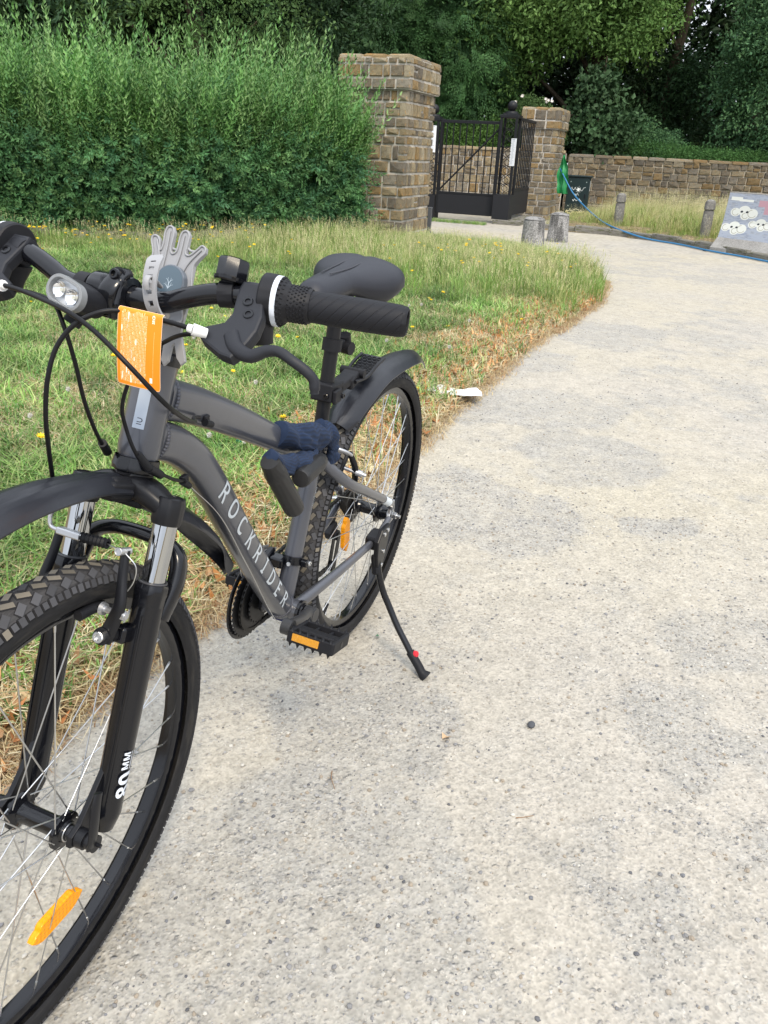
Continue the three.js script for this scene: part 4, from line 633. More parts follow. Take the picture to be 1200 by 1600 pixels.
const alloy = M({ rgb: [0.55, 0.56, 0.58], metalness: 0.9, roughness: 0.42 });
const chrome = M({ rgb: [0.5, 0.51, 0.52], metalness: 1, roughness: 0.06 });
const whitePlastic = M({ rgb: [0.78, 0.79, 0.8], roughness: 0.45 });
const amber = M({ rgb: [0.9, 0.33, 0.0], roughness: 0.4, specularIntensity: 0.5, clearcoat: 0.2, bumpMap: dataTex(128, 128, (i, j, o) => { const a = Math.abs(((i / 8) % 1) - 0.5) + Math.abs(((j / 8) % 1) - 0.5); o[0] = o[1] = o[2] = a; }, false), bumpScale: 0.0012 });
const decal = (tex, opt = {}) => M({ map: tex, transparent: true, alphaTest: 0.5, roughness: 0.35, side: THREE.DoubleSide, ...opt });

// ---- frame
const frame = add('frame', cyl(V(0.415, 0.294, -0.036), V(0.415, 0.294, 0.036), 0.0215), paint, bike);   // bottom bracket shell
const TT = [V(0.815, 0.838, 0), V(0.74, 0.807, 0), V(0.64, 0.758, 0), V(0.54, 0.705, 0), V(0.44, 0.65, 0), V(0.318, 0.588, 0)];
add('top_tube', sweep(TT, (t) => [lerp(0.0275, 0.0165, t * t * 0.75 + 0.25 * t), lerp(0.0215, 0.0165, t)], { seg: 40, rs: 28, flat: 0.7 }), paint, frame);
const DT = [V(0.838, 0.79, 0), V(0.792, 0.768, 0), V(0.74, 0.728, 0), V(0.692, 0.67, 0), V(0.64, 0.595, 0), V(0.56, 0.482, 0), V(0.48, 0.371, 0), V(0.417, 0.29, 0)];
const dtR = (t) => [lerp(0.0265, 0.024, t), lerp(0.0215, 0.0245, t)];
add('down_tube', sweep(DT, dtR, { seg: 60, rs: 28, flat: 0.8 }), paint, frame);
const ST0 = V(0.415, 0.294, 0), ST1 = V(0.316, 0.622, 0);
add('seat_tube', cyl(ST0, ST1, 0.0182, 0.0178, 28), paint, frame);
const seatDir = ST1.clone().sub(ST0).normalize();
for (const s of [-1, 1]) {
  add('chainstay', sweep([V(0.405, 0.3, s * 0.026), V(0.34, 0.305, s * 0.038), V(0.26, 0.31, s * 0.05), V(0.17, 0.311, s * 0.058), V(0.085, 0.312, s * 0.064), V(0.03, 0.328, s * 0.067), V(0.012, 0.338, s * 0.068)], (t) => [lerp(0.0135, 0.0085, t), lerp(0.011, 0.0075, t)], { seg: 40, rs: 18 }), paint, frame);
  add('seatstay', sweep([V(0.325, 0.592, s * 0.013), V(0.312, 0.566, s * 0.032), V(0.27, 0.527, s * 0.052), V(0.18, 0.474, s * 0.061), V(0.08, 0.418, s * 0.066), V(0.032, 0.39, s * 0.068)], (t) => lerp(0.0122, 0.0098, t), { seg: 40, rs: 18 }), paint, frame);
  add('stay_tip', sweep([V(0.034, 0.391, s * 0.068), V(0.014, 0.379, s * 0.068), V(0.004, 0.362, s * 0.068)], (t) => lerp(0.0108, 0.008, t), { seg: 10, rs: 16 }), paint, frame);
  add('dropout', plate([[-0.014, 0.325], [0.012, 0.322], [0.022, 0.334], [0.012, 0.35], [0.012, 0.374], [-0.008, 0.378], [-0.014, 0.352]], 0.007).translate(0, 0, s * 0.0665), alloy, frame);
}
add('size_sticker', sweep([V(0.072, 0.4135, -0.0663), V(0.034, 0.391, -0.068)], 0.0106, { seg: 4, rs: 12, a0: 2.2, a1: 5.6 }), M({ rgb: [0.62, 0.68, 0.73], roughness: 0.4 }), frame);
add('head_tube', G(lathe([[0.0245, 0.474], [0.0268, 0.486], [0.0258, 0.53], [0.0252, 0.58], [0.0262, 0.593]], V(0, 0, 0), Y, 12)), paint, frame);
{ const h = frame.children[frame.children.length - 1]; front(h); }
for (const pr of [[[0.024, 0.455], [0.0285, 0.457], [0.0295, 0.463], [0.0285, 0.468], [0.0278, 0.474]], [[0.0275, 0.593], [0.0288, 0.6], [0.0275, 0.606], [0.0222, 0.609], [0.0222, 0.613], [0.0245, 0.613], [0.0255, 0.617], [0.0255, 0.622], [0.024, 0.625]]]) front(add('headset_cup', lathe(pr, V(), Y), gloss, frame));
const weld = M({ rgb: [0.085, 0.088, 0.105], metalness: 0.3, roughness: 0.5 });
{ // weld beads at the head tube and bottom bracket
  const beads = [], ring = (c, dir, r0, r1, n) => { const u = V(0, 0, 1), w = V().crossVectors(dir, u).normalize(); for (let i = 0; i < n; i++) { const a = (i / n) * 6.283; beads.push(new THREE.SphereGeometry(0.0032, 7, 5).scale(1.2, 1, 1).translate(...c.clone().addScaledVector(w, r0 * Math.cos(a)).addScaledVector(u, r1 * Math.sin(a)).toArray())); } };
  ring(V(0.806, 0.834, 0), V(0.83, 0.4, 0).normalize(), 0.0285, 0.0225, 40); ring(V(0.828, 0.785, 0), V(0.85, 0.5, 0).normalize(), 0.0275, 0.0225, 40); ring(V(0.43, 0.306, 0), V(0.6, 0.8, 0).normalize(), 0.0252, 0.0255, 40);
  add('weld_bead', G(beads), weld, frame);
}
{ // lettering on the down tube and seat tube, brand sticker on the head tube
  const word = canvasTex(2048, 256, (c, w, h) => { c.clearRect(0, 0, w, h); c.fillStyle = '#c4cbd0'; c.font = '250px sans-serif'; c.lineWidth = 8; c.strokeStyle = '#c4cbd0'; c.textBaseline = 'middle'; c.textAlign = 'center'; const L = 'ROCKRIDER'; for (let i = 0; i < 9; i++) { c.save(); c.translate(118 + i * 226, 134); c.scale(0.8, 1.0); c.strokeText(L[i], 0, 0); c.fillText(L[i], 0, 0); c.restore(); } });
  const wg = (from, to, a0, a1) => { const g = sweep(DT, dtR, { seg: 70, rs: 20, flat: 0.8, from, to, a0, a1, lift: 0.0006 }); return g; };
  // the section angle 0 points forward-down; -pi/2 is the left side
  add('lettering', wg(0.27, 0.935, -2.32, -0.78), decal(word), frame);
  const dl = canvasTex(256, 512, (c) => { c.clearRect(0, 0, 256, 512); c.fillStyle = '#b4bcc6'; c.font = '120px sans-serif'; c.textAlign = 'center'; c.fillText('DL', 128, 190); c.fillRect(30, 240, 196, 5); c.font = '26px sans-serif'; for (let i = 0; i < 4; i++) { c.fillStyle = '#9aa3b0'; for (let k = 0; k < 9; k++) c.fillRect(34 + k * 22, 270 + i * 30, 8 + ((k * 7 + i * 5) % 9), 8); } });
  const p = ST0.clone().addScaledVector(seatDir, 0.195), q = ST0.clone().addScaledVector(seatDir, 0.265), sg = sweep([q, p], 0.0187, { seg: 6, rs: 14, a0: -2.0, a1: -0.55, lift: 0.0005 }), u = sg.attributes.uv;
  for (let i = 0; i < u.count; i++) u.setXY(i, u.getY(i), 1 - u.getX(i));
  add('lettering', sg, decal(dl, { side: THREE.DoubleSide }), frame);
  const badge = canvasTex(128, 512, (c) => { c.fillStyle = '#aab6c6'; c.fillRect(0, 0, 128, 512); c.strokeStyle = '#2b3342'; c.lineWidth = 11; c.lineCap = 'butt'; c.beginPath(); c.moveTo(38, 452); c.lineTo(92, 452); c.stroke(); c.beginPath(); c.moveTo(40, 424); c.lineTo(70, 424); c.arc(70, 400, 24, Math.PI / 2, -Math.PI / 2, true); c.lineTo(40, 376); c.stroke(); });
  const bg = new THREE.CylinderGeometry(0.0268, 0.0268, 0.048, 10, 1, true, -0.2, 0.55); bg.rotateY(Math.PI / 2 + 0.24).translate(0, 0.535, 0);
  front(add('badge', bg, M({ map: badge, roughness: 0.35, side: THREE.DoubleSide }), frame));
}
add('seat_collar', G(cyl(ST1.clone().addScaledVector(seatDir, -0.012), ST1.clone().addScaledVector(seatDir, 0.012), 0.0215, 0.0215, 24), box(0.292, 0.622, 0, 0.02, 0.02, 0.016, 0.003)), gloss, frame);
add('collar_bolt', cyl(V(0.297, 0.634, -0.004), V(0.296, 0.631, -0.028), 0.0055, 0.0055, 14), steel, frame);
add('cable_guide', G(cyl(V(0.745, 0.789, -0.024), V(0.728, 0.781, -0.024), 0.0055, 0.0045, 10), box(0.738, 0.79, -0.021, 0.012, 0.014, 0.006, 0.002)), matte, frame); add('cable_guide', G(cyl(V(0.79, 0.716, -0.02), V(0.775, 0.704, -0.02), 0.0055, 0.0045, 10), box(0.782, 0.716, -0.016, 0.014, 0.012, 0.008, 0.002)), matte, frame);
// wire running under the down tube
add('inner_cable', sweep([V(0.772, 0.701, -0.021), V(0.7, 0.628, -0.022), V(0.6, 0.488, -0.018), V(0.45, 0.277, -0.012), V(0.415, 0.262, -0.008)], 0.0009, { seg: 30, rs: 6 }), steel, frame);
add('cable_plate', box(0.412, 0.268, -0.004, 0.05, 0.008, 0.03, 0.003, [0, 0, 0.3]), M({ rgb: [0.012, 0.02, 0.08], roughness: 0.5 }), frame);

// ---- seat post, saddle
const P0 = V(0.316, 0.55, 0), P1 = V(0.275, 0.885, 0), postAt = (y) => V(lerp(P0.x, P1.x, (y - P0.y) / (P1.y - P0.y)), y, 0);
add('seatpost', cyl(postAt(0.55), postAt(0.89), 0.0136, 0.0136, 24), satin, bike);
{
  const sp = add('saddle', (() => {                          // top shell: half width, crown height and skirt along the length
    const n = 44, m = 36, pos = [], idx = [], uv = [];
    const half = (t) => t < 0.46 ? lerp(0.022, 0.034, t / 0.46) + 0.004 * Math.sin(t * 6) : lerp(0.034, 0.088, sstep(0.42, 0.82, t)) * (1 - 0.3 * sstep(0.9, 1, t));
    const crown = (t) => 0.932 + 0.008 * Math.sin((t - 0.15) * 3.3) + 0.017 * sstep(0.55, 1, t) - 0.028 * Math.pow(1 - sstep(0, 0.16, t), 2) - 0.034 * Math.pow(sstep(0.88, 1, t), 2);
    for (let i = 0; i <= n; i++) { const t = i / n, e = Math.sin(Math.min(1, t * 9) * Math.PI / 2) * Math.sin(Math.min(1, (1 - t) * 10) * Math.PI / 2), w = half(t) * (0.25 + 0.75 * e), y = crown(t), sk = lerp(0.03, 0.05, sstep(0.45, 0.8, t)) * (0.4 + 0.6 * e), x = lerp(0.425, 0.142, t);
      for (let j = 0; j <= m; j++) { const a = (j / m - 0.5) * 2, b = Math.abs(a), ang = b * 1.75, z = Math.sign(a) * w * Math.sin(Math.min(ang, Math.PI / 2)) * (ang > Math.PI / 2 ? 1 - 0.25 * (ang - Math.PI / 2) / 0.18 : 1), d = 1 - Math.pow(Math.cos(Math.min(ang, Math.PI / 2)), lerp(0.85, 0.5, sstep(0.4, 0.8, t))) + Math.max(0, ang - Math.PI / 2) * 2.2;
        const groove = 0.0028 * Math.exp(-Math.pow(z / 0.0085, 2)) * sstep(0.22, 0.4, t); pos.push(x, y - sk * d - groove, z); uv.push(t * 4, j / m * 3); } }
    for (let i = 0; i < n; i++) for (let j = 0; j < m; j++) { const k = i * (m + 1) + j; idx.push(k, k + 1, k + m + 1, k + 1, k + m + 2, k + m + 1); }
    const bl = pos.length / 3; for (let i = 0; i <= n; i++) { const k = i * (m + 1), q = k + m; pos.push((pos[k * 3] + pos[q * 3]) / 2, (pos[k * 3 + 1] + pos[q * 3 + 1]) / 2 + 0.006, 0); uv.push(0, 0); }
    for (let i = 0; i < n; i++) { const k = i * (m + 1); idx.push(k, k + m + 1, bl + i, k + m + 1, bl + i + 1, bl + i, k + m, bl + i, k + 2 * m + 1, k + 2 * m + 1, bl + i, bl + i + 1); }
    const g = new THREE.BufferGeometry(); g.setAttribute('position', new THREE.Float32BufferAttribute(pos, 3)); g.setAttribute('uv', new THREE.Float32BufferAttribute(uv, 2)); g.setIndex(idx); g.computeVertexNormals(); return g;
  })(), M({ rgb: [0.021, 0.023, 0.031], roughness: 0.5, specularIntensity: 0.7, bumpMap: plasticTex, bumpScale: 0.0003, side: THREE.DoubleSide }), bike);
  for (const z of [-0.021, 0.021]) add('rail', sweep([V(0.395, 0.905, z * 0.4), V(0.34, 0.886, z), V(0.24, 0.884, z), V(0.17, 0.905, z * 1.4)], 0.0035, { seg: 20, rs: 8 }), satin, sp);
  add('clamp', G(box(0.278, 0.885, 0, 0.04, 0.026, 0.05, 0.006), cyl(V(0.278, 0.88, -0.032), V(0.278, 0.88, 0.032), 0.008)), matte, sp);
  const band = M({ rgb: [0.05, 0.053, 0.064], roughness: 0.6 });
  for (const z of [-0.014, 0.014]) add('piping', sweep([V(0.34, 0.9372, z * 0.6), V(0.27, 0.9395, z), V(0.2, 0.945, z * 1.1), V(0.165, 0.9425, z * 1.2)], 0.0011, { seg: 20, rs: 6 }), band, sp);
}
add('reflector_clamp', G(cyl(postAt(0.79), postAt(0.812), 0.0185, 0.0185, 20), box(0.262, 0.798, -0.004, 0.03, 0.016, 0.014, 0.004), cyl(V(0.24, 0.812, -0.004), V(0.228, 0.78, -0.004), 0.012, 0.012, 14), cyl(V(0.247, 0.79, -0.024), V(0.243, 0.79, -0.004), 0.0125, 0.0125, 18)), matte, bike);

// ---- wheels
const tyreProfile = () => { const p = []; for (let i = 0; i <= 28; i++) { const a = lerp(-2.25, 2.25, i / 28); p.push([0.3145 + 0.0252 * Math.cos(a), 0.0258 * Math.sin(a)]); } return p; };
function knob(list, cols, th, psi, yaw, lt, lz, h, muddy, R) {
  const rc = 0.3145, rt = 0.0248, base = rc + rt * Math.cos(psi), out = V(Math.cos(psi), 0, Math.sin(psi)), tan = V(0, 1, 0), lat = V(-Math.sin(psi), 0, Math.cos(psi));
  const t2 = tan.clone().multiplyScalar(Math.cos(yaw)).addScaledVector(lat, Math.sin(yaw)), l2 = lat.clone().multiplyScalar(Math.cos(yaw)).addScaledVector(tan, -Math.sin(yaw)), O = V(base, 0, rt * Math.sin(psi));
  const c = (a, b, k, s) => O.clone().addScaledVector(t2, a * lt * s).addScaledVector(l2, b * lz * s).addScaledVector(out, k);
  const lo = [[-1, -1], [1, -1], [1, 1], [-1, 1]].map(([a, b]) => c(a, b, -0.0015, 0.56)), hi = [[-1, -1], [1, -1], [1, 1], [-1, 1]].map(([a, b]) => c(a, b, h, 0.46));
  const ca = Math.cos(th), sa = Math.sin(th), rot = (p) => [p.x * ca - p.y * sa, p.x * sa + p.y * ca, p.z], mk = 0.7 + 0.55 * R(), md2 = 0.5 + 0.5 * R(), mud = muddy ? [lerp(0.07, 0.2, md2) * mk, lerp(0.067, 0.178, md2) * mk, lerp(0.062, 0.142, md2) * mk] : [0.075 * mk, 0.076 * mk, 0.083 * mk], dark = [0.034, 0.034, 0.037];
  const quad = (A, B, C, D, col) => { for (const p of [A, B, C, A, C, D]) { list.push(...rot(p)); cols.push(...col); } };
  quad(hi[0], hi[1], hi[2], hi[3], mud); for (let k = 0; k < 4; k++) { const n = (k + 1) % 4; quad(lo[k], lo[n], hi[n], hi[k], dark); }
}
const knobMat = M({ color: 0xffffff, vertexColors: true, roughness: 0.82, specularIntensity: 0.3, side: THREE.DoubleSide });
function makeWheel(name, rear, mudAt) {
  const w = new THREE.Group(); w.name = name; bike.add(w); const R = rng(rear ? 7 : 8);
  const tyre = add('tyre', new THREE.LatheGeometry(tyreProfile().map(([r, y]) => new THREE.Vector2(r, y)), 160).rotateX(Math.PI / 2), rubber, w);
  const P = [], C = [], n = 92;
  for (let i = 0; i < n; i++) {
    const th = (i / n) * Math.PI * 2, d = Math.PI / n, md = (a) => mudAt(a) > R();
    for (const s of [-1, 1]) {
      knob(P, C, th + (s > 0 ? d : 0), s * 0.21, s * 0.5, 0.0165, 0.0085, 0.0027, md(th), R);
      knob(P, C, th + d * 0.6 + (s > 0 ? d : 0), s * 0.66, s * -0.5, 0.0165, 0.0095, 0.0025, md(th) && R() < 0.1, R);
      knob(P, C, th + (s > 0 ? d : 0), s * 1.1, 0, 0.009, 0.0105, 0.0032, md(th) && R() < 0.12, R); knob(P, C, th + d + (s > 0 ? d : 0), s * 1.08, 0, 0.0078, 0.0085, 0.0032, false, R);
    }
  }
  const g = new THREE.BufferGeometry(); g.setAttribute('position', new THREE.Float32BufferAttribute(P, 3)); g.setAttribute('color', new THREE.Float32BufferAttribute(C, 3)); g.setAttribute('uv', new THREE.BufferAttribute(new Float32Array((P.length / 3) * 2), 2)); g.computeVertexNormals();
  add('tread', g, knobMat, tyre).userData.kind = 'stuff';
  const tb = []; for (let i = 0; i <= 16; i++) { const a = lerp(-0.92, 0.92, i / 16); tb.push(new THREE.Vector2(0.3145 + 0.0254 * Math.cos(a), 0.026 * Math.sin(a))); } add('tread_band', new THREE.LatheGeometry(tb, 160).rotateX(Math.PI / 2), dustyRubber, tyre);
  add('bead_line', G(...[-1, 1].map((s) => new THREE.TorusGeometry(0.3005, 0.0009, 6, 140).translate(0, 0, s * 0.0192))), rubber, tyre);
  const rp = [[0.2965, -0.0115], [0.2995, -0.0118], [0.2998, -0.0132], [0.294, -0.0135], [0.287, -0.0128], [0.2822, -0.0105], [0.2808, -0.004], [0.2808, 0.004], [0.2822, 0.0105], [0.287, 0.0128], [0.294, 0.0135], [0.2998, 0.0132], [0.2995, 0.0118], [0.2965, 0.0115]];
  add('rim', toCreasedNormals(new THREE.LatheGeometry(rp.map(([r, y]) => new THREE.Vector2(r, y)), 160).rotateX(Math.PI / 2), 0.4), gloss, w);
  const fz = rear ? [-0.034, 0.02] : [-0.034, 0.034], fr = rear ? 0.0235 : 0.0205;
  const hubP = rear ? [[0.006, -0.063], [0.013, -0.061], [0.0165, -0.052], [0.019, -0.046], [0.0195, -0.04], [0.0275, -0.037], [0.0275, -0.032], [0.017, -0.029], [0.0145, -0.02], [0.0145, 0.008], [0.018, 0.014], [0.0275, 0.018], [0.0275, 0.023], [0.02, 0.026]] : [[0.0062, -0.05], [0.0095, -0.048], [0.0098, -0.041], [0.0135, -0.04], [0.0145, -0.0375], [0.0245, -0.0365], [0.0245, -0.032], [0.0145, -0.028], [0.0128, -0.018], [0.0128, 0.018], [0.0145, 0.028], [0.0245, 0.032], [0.0245, 0.0365], [0.0145, 0.0375], [0.0135, 0.04], [0.0098, 0.041], [0.0095, 0.048], [0.0062, 0.05]];
  const hub = add('hub', lathe(hubP, V(), V(0, 0, 1), 32), gloss, w);
  add('bearing_ring', G(...[-1, 1].map((s) => new THREE.TorusGeometry(rear ? 0.012 : 0.0112, 0.0012, 8, 32).translate(0, 0, s * (rear ? 0.0615 : 0.0412)))), steel, hub);
  const N = 32;
  for (let i = 0; i < N; i++) {
    const side = i % 2, k = i >> 1, lead = k % 2 ? 1 : -1, ra = ((i + 0.25) / N) * Math.PI * 2 + (rear ? 0.05 : 0.11), ha = ra + lead * 1.12, z = fz[side] + lead * 0.0024;
    const h = V(fr * Math.cos(ha), fr * Math.sin(ha), z), q = V(0.2815 * Math.cos(ra), 0.2815 * Math.sin(ra), (side ? 1 : -1) * 0.0035), out = V(0.0026 * -Math.sin(ha) * lead, 0, 0), nip = q.clone().lerp(h, 0.045);
    add('spoke', G(cyl(h, q, 0.00105, 0.00105, 6), cyl(q, nip, 0.0019, 0.0015, 6)), steel, w);
  }
  add('valve', G(cyl(V(0, 0.282, 0).applyAxisAngle(V(0, 0, 1), rear ? -2.35 : 0.62), V(0, 0.252, 0).applyAxisAngle(V(0, 0, 1), rear ? -2.35 : 0.62), 0.0042, 0.0048, 12)), matte, w);
  const rf = add('spoke_reflector', (() => { const s = new THREE.Shape(); const L = 0.046; s.moveTo(-L, 0); s.quadraticCurveTo(-L * 0.92, 0.006, -L * 0.72, 0.0075); s.quadraticCurveTo(-L * 0.7, 0.0145, -L * 0.55, 0.0152); s.lineTo(L * 0.55, 0.0152); s.quadraticCurveTo(L * 0.7, 0.0145, L * 0.72, 0.0075); s.quadraticCurveTo(L * 0.92, 0.006, L, 0); s.quadraticCurveTo(L * 0.8, -0.0125, L * 0.5, -0.0135); s.lineTo(-L * 0.5, -0.0135); s.quadraticCurveTo(-L * 0.8, -0.0125, -L, 0); const e = new THREE.ExtrudeGeometry(s, { depth: 0.007, bevelEnabled: true, bevelSize: 0.0016, bevelThickness: 0.0016, bevelSegments: 2 }).translate(0, 0, -0.0035), u = e.attributes.uv; for (let i = 0; i < u.count; i++) u.setXY(i, u.getX(i) * 9, u.getY(i) * 9); return e; })(), amber, w);
  return { w, rf };
}
{
  const f = makeWheel('front_wheel', false, (a) => 0.95 * Math.exp(-Math.pow(((a % 6.283) - 1.75) / 0.5, 2)) + 0.06);
  // wheel turns with the fork
  f.w.position.copy(FW(0.0422, 0, 0)); f.w.quaternion.setFromAxisAngle(axisA, 0.0191);
  f.rf.position.set(0.004, -0.171, -0.012); f.rf.rotation.z = 0.05;
  const r = makeWheel('rear_wheel', true, (a) => 0.93 * Math.exp(-Math.pow((a - 0.35) / 0.75, 2)) + 0.1);
  r.w.position.copy(AXR); r.rf.position.set(0.122, -0.018, -0.004); r.rf.rotation.z = -1.72;
  const tt = canvasTex(1024, 64, (c) => { c.clearRect(0, 0, 1024, 64); c.fillStyle = '#8b7355'; c.font = 'bold 54px sans-serif'; c.textAlign = 'center'; c.fillText('T E R R A I N', 640, 50); c.fillRect(20, 26, 300, 14); });
  const P = [], U = [], I = [], a0 = 3.22, a1 = 3.72; for (let i = 0; i <= 40; i++) for (let j = 0; j < 2; j++) { const a = lerp(a0, a1, i / 40), rr = j ? 0.3195 : 0.3105, zz = -(0.0258 * Math.sqrt(1 - Math.pow((rr - 0.3145) / 0.0252, 2)) + 0.0006); P.push(rr * Math.cos(a), rr * Math.sin(a), zz); U.push(i / 40, j); if (i < 40 && !j) I.push(i * 2, i * 2 + 1, i * 2 + 2, i * 2 + 1, i * 2 + 3, i * 2 + 2); }
  const g = new THREE.BufferGeometry(); g.setAttribute('position', new THREE.Float32BufferAttribute(P, 3)); g.setAttribute('uv', new THREE.Float32BufferAttribute(U, 2)); g.setIndex(I); g.computeVertexNormals(); add('lettering', g, decal(tt), r.w);
  add('axle_nut', G(lathe([[0.0048, -0.016], [0.0048, -0.012], [0.0085, -0.011], [0.009, -0.002], [0.0115, -0.0015], [0.0115, 0.001]], V(0, 0, -0.0715), V(0, 0, 1), 6), cyl(V(0, 0, -0.092), V(0, 0, 0.092), 0.0045, 0.0045, 12), lathe([[0.0085, 0.01], [0.0115, 0.001], [0.0115, -0.001]].reverse(), V(0, 0, 0.0715), V(0, 0, 1), 6)), steel, r.w);
  const cass = add('cassette', G([0.021, 0.024, 0.028, 0.032, 0.036, 0.041, 0.048].map((rr, i) => lathe([[0.012, 0], [rr, 0], [rr, 0.0018], [0.012, 0.0018]], V(0, 0, 0.056 - i * 0.0045), V(0, 0, 1), 30))), M({ rgb: [0.05, 0.048, 0.045], metalness: 0.8, roughness: 0.5 }), r.w);
}
// ---- fork (steering coordinates: x forward, y up the axis, z right)
const fork = front(add('fork', (() => {
  const out = [lathe([[0.0175, 0.404], [0.0192, 0.409], [0.0192, 0.432], [0.018, 0.4375], [0.0155, 0.439], [0.0145, 0.4372], [0, 0.4372]], V(0.005, 0, -0.061), Y, 28), lathe([[0.0175, 0.404], [0.0192, 0.409], [0.0192, 0.432], [0.018, 0.4375], [0.0155, 0.439], [0.0145, 0.4372], [0, 0.4372]], V(0.005, 0, 0.061), Y, 28)];
  out.push(sweep([V(0.005, 0.421, -0.062), V(0.006, 0.43, -0.045), V(0.005, 0.437, -0.026), V(0.002, 0.439, 0), V(0.005, 0.437, 0.026), V(0.006, 0.43, 0.045), V(0.005, 0.421, 0.062)], (t) => [lerp(0.012, 0.016, Math.sin(t * Math.PI)), lerp(0.017, 0.026, Math.sin(t * Math.PI))], { seg: 40, rs: 20, ref: V(1, 0, 0), flat: 1.2 }));
  out.push(lathe([[0.026, 0.436], [0.0245, 0.45], [0.0235, 0.457]], V(), Y, 28)); return G(out);
})(), satin, bike));
for (const s of [-1, 1]) {
  add('stanchion', cyl(V(0.005, 0.3, s * 0.061), V(0.005, 0.415, s * 0.061), 0.0152, 0.0152, 32), chrome, fork);
  const lo = add('lower_leg', G(lathe([[0.0157, 0.329], [0.0188, 0.3285], [0.0205, 0.324], [0.0207, 0.316], [0.02, 0.31], [0.0196, 0.3]], V(0.005, 0, s * 0.061), Y, 32), sweep([V(0.005, 0.302, s * 0.061), V(0.003, 0.22, s * 0.061), V(-0.001, 0.1, s * 0.0605), V(-0.004, 0.02, s * 0.06), V(-0.006, -0.008, s * 0.06)], (t) => [0.0196 * (t > 0.93 ? 1 - (t - 0.93) * 5 : 1), lerp(0.0196, 0.0178, t) * (t > 0.93 ? 1 - (t - 0.93) * 5 : 1)], { seg: 40, rs: 24 }), box(0.024, 0.262, s * 0.049, 0.03, 0.022, 0.018, 0.005)), gloss, fork);
  add('leg_rib', sweep([V(0.0235, 0.29, s * 0.068), V(0.021, 0.18, s * 0.068), V(0.016, 0.05, s * 0.066)], 0.0017, { seg: 14, rs: 8 }), gloss, lo);
  add('dropout', G(plate([[-0.004, -0.004], [0.006, 0.085], [0.014, 0.082], [0.0425, 0.016], [0.056, 0.004], [0.055, -0.009], [0.047, -0.011], [0.0445, -0.003], [0.0395, -0.003], [0.035, -0.016], [0.012, -0.012]], 0.0075).translate(0, 0, s * 0.0535)), satin, lo);
}
add('brake_arch', sweep([V(-0.014, 0.28, -0.071), V(-0.03, 0.33, -0.073), V(-0.036, 0.359, -0.064), V(-0.038, 0.371, -0.04), V(-0.038, 0.3745, 0), V(-0.038, 0.371, 0.04), V(-0.036, 0.359, 0.064), V(-0.03, 0.33, 0.073), V(-0.014, 0.28, 0.071)], (t) => [0.0095, 0.0125], { seg: 70, rs: 16, ref: V(1, 0.2, 0), flat: 1 }), gloss, fork);
for (const s of [-1, 1]) add('dust_ring', new THREE.TorusGeometry(0.0168, 0.0016, 8, 32).rotateX(Math.PI / 2).translate(0.005, 0.3295, s * 0.061), M({ rgb: [0.05, 0.05, 0.055], roughness: 0.3 }), fork);
{
  const t80 = canvasTex(512, 256, (c) => { c.clearRect(0, 0, 512, 256); c.fillStyle = '#dfe6f2'; c.font = 'bold 250px sans-serif'; c.fillText('80', 10, 218); c.font = 'bold 104px sans-serif'; c.fillText('MM', 306, 118); c.fillRect(306, 140, 180, 7); c.fillRect(306, 156, 120, 7); });
  const g = sweep([V(0.001, 0.042, -0.0602), V(0.002, 0.112, -0.0605)], 0.0186, { seg: 8, rs: 14, a0: -2.45, a1: -0.75, lift: 0.0016 });
  add('lettering', g, decal(t80), fork);
}
add('quick_release', G(cyl(V(0.0422, 0, -0.0575), V(0.0422, 0, -0.069), 0.0125, 0.0125, 20), cyl(V(0.0422, 0, -0.068), V(0.0422, 0, -0.083), 0.0095, 0.011, 20), sweep([V(0.047, -0.004, -0.079), V(0.053, 0.012, -0.083), V(0.06, 0.035, -0.085), V(0.063, 0.062, -0.084), V(0.061, 0.076, -0.082)], (t) => [lerp(0.0075, 0.0085, Math.sin(t * 3.1)), 0.0035], { seg: 20, rs: 12 }), cyl(V(0.0422, 0, -0.09), V(0.0422, 0, 0.066), 0.0026, 0.0026, 8), cyl(V(0.0422, 0, 0.0575), V(0.0422, 0, 0.07), 0.0105, 0.0085, 18)), satin, fork);

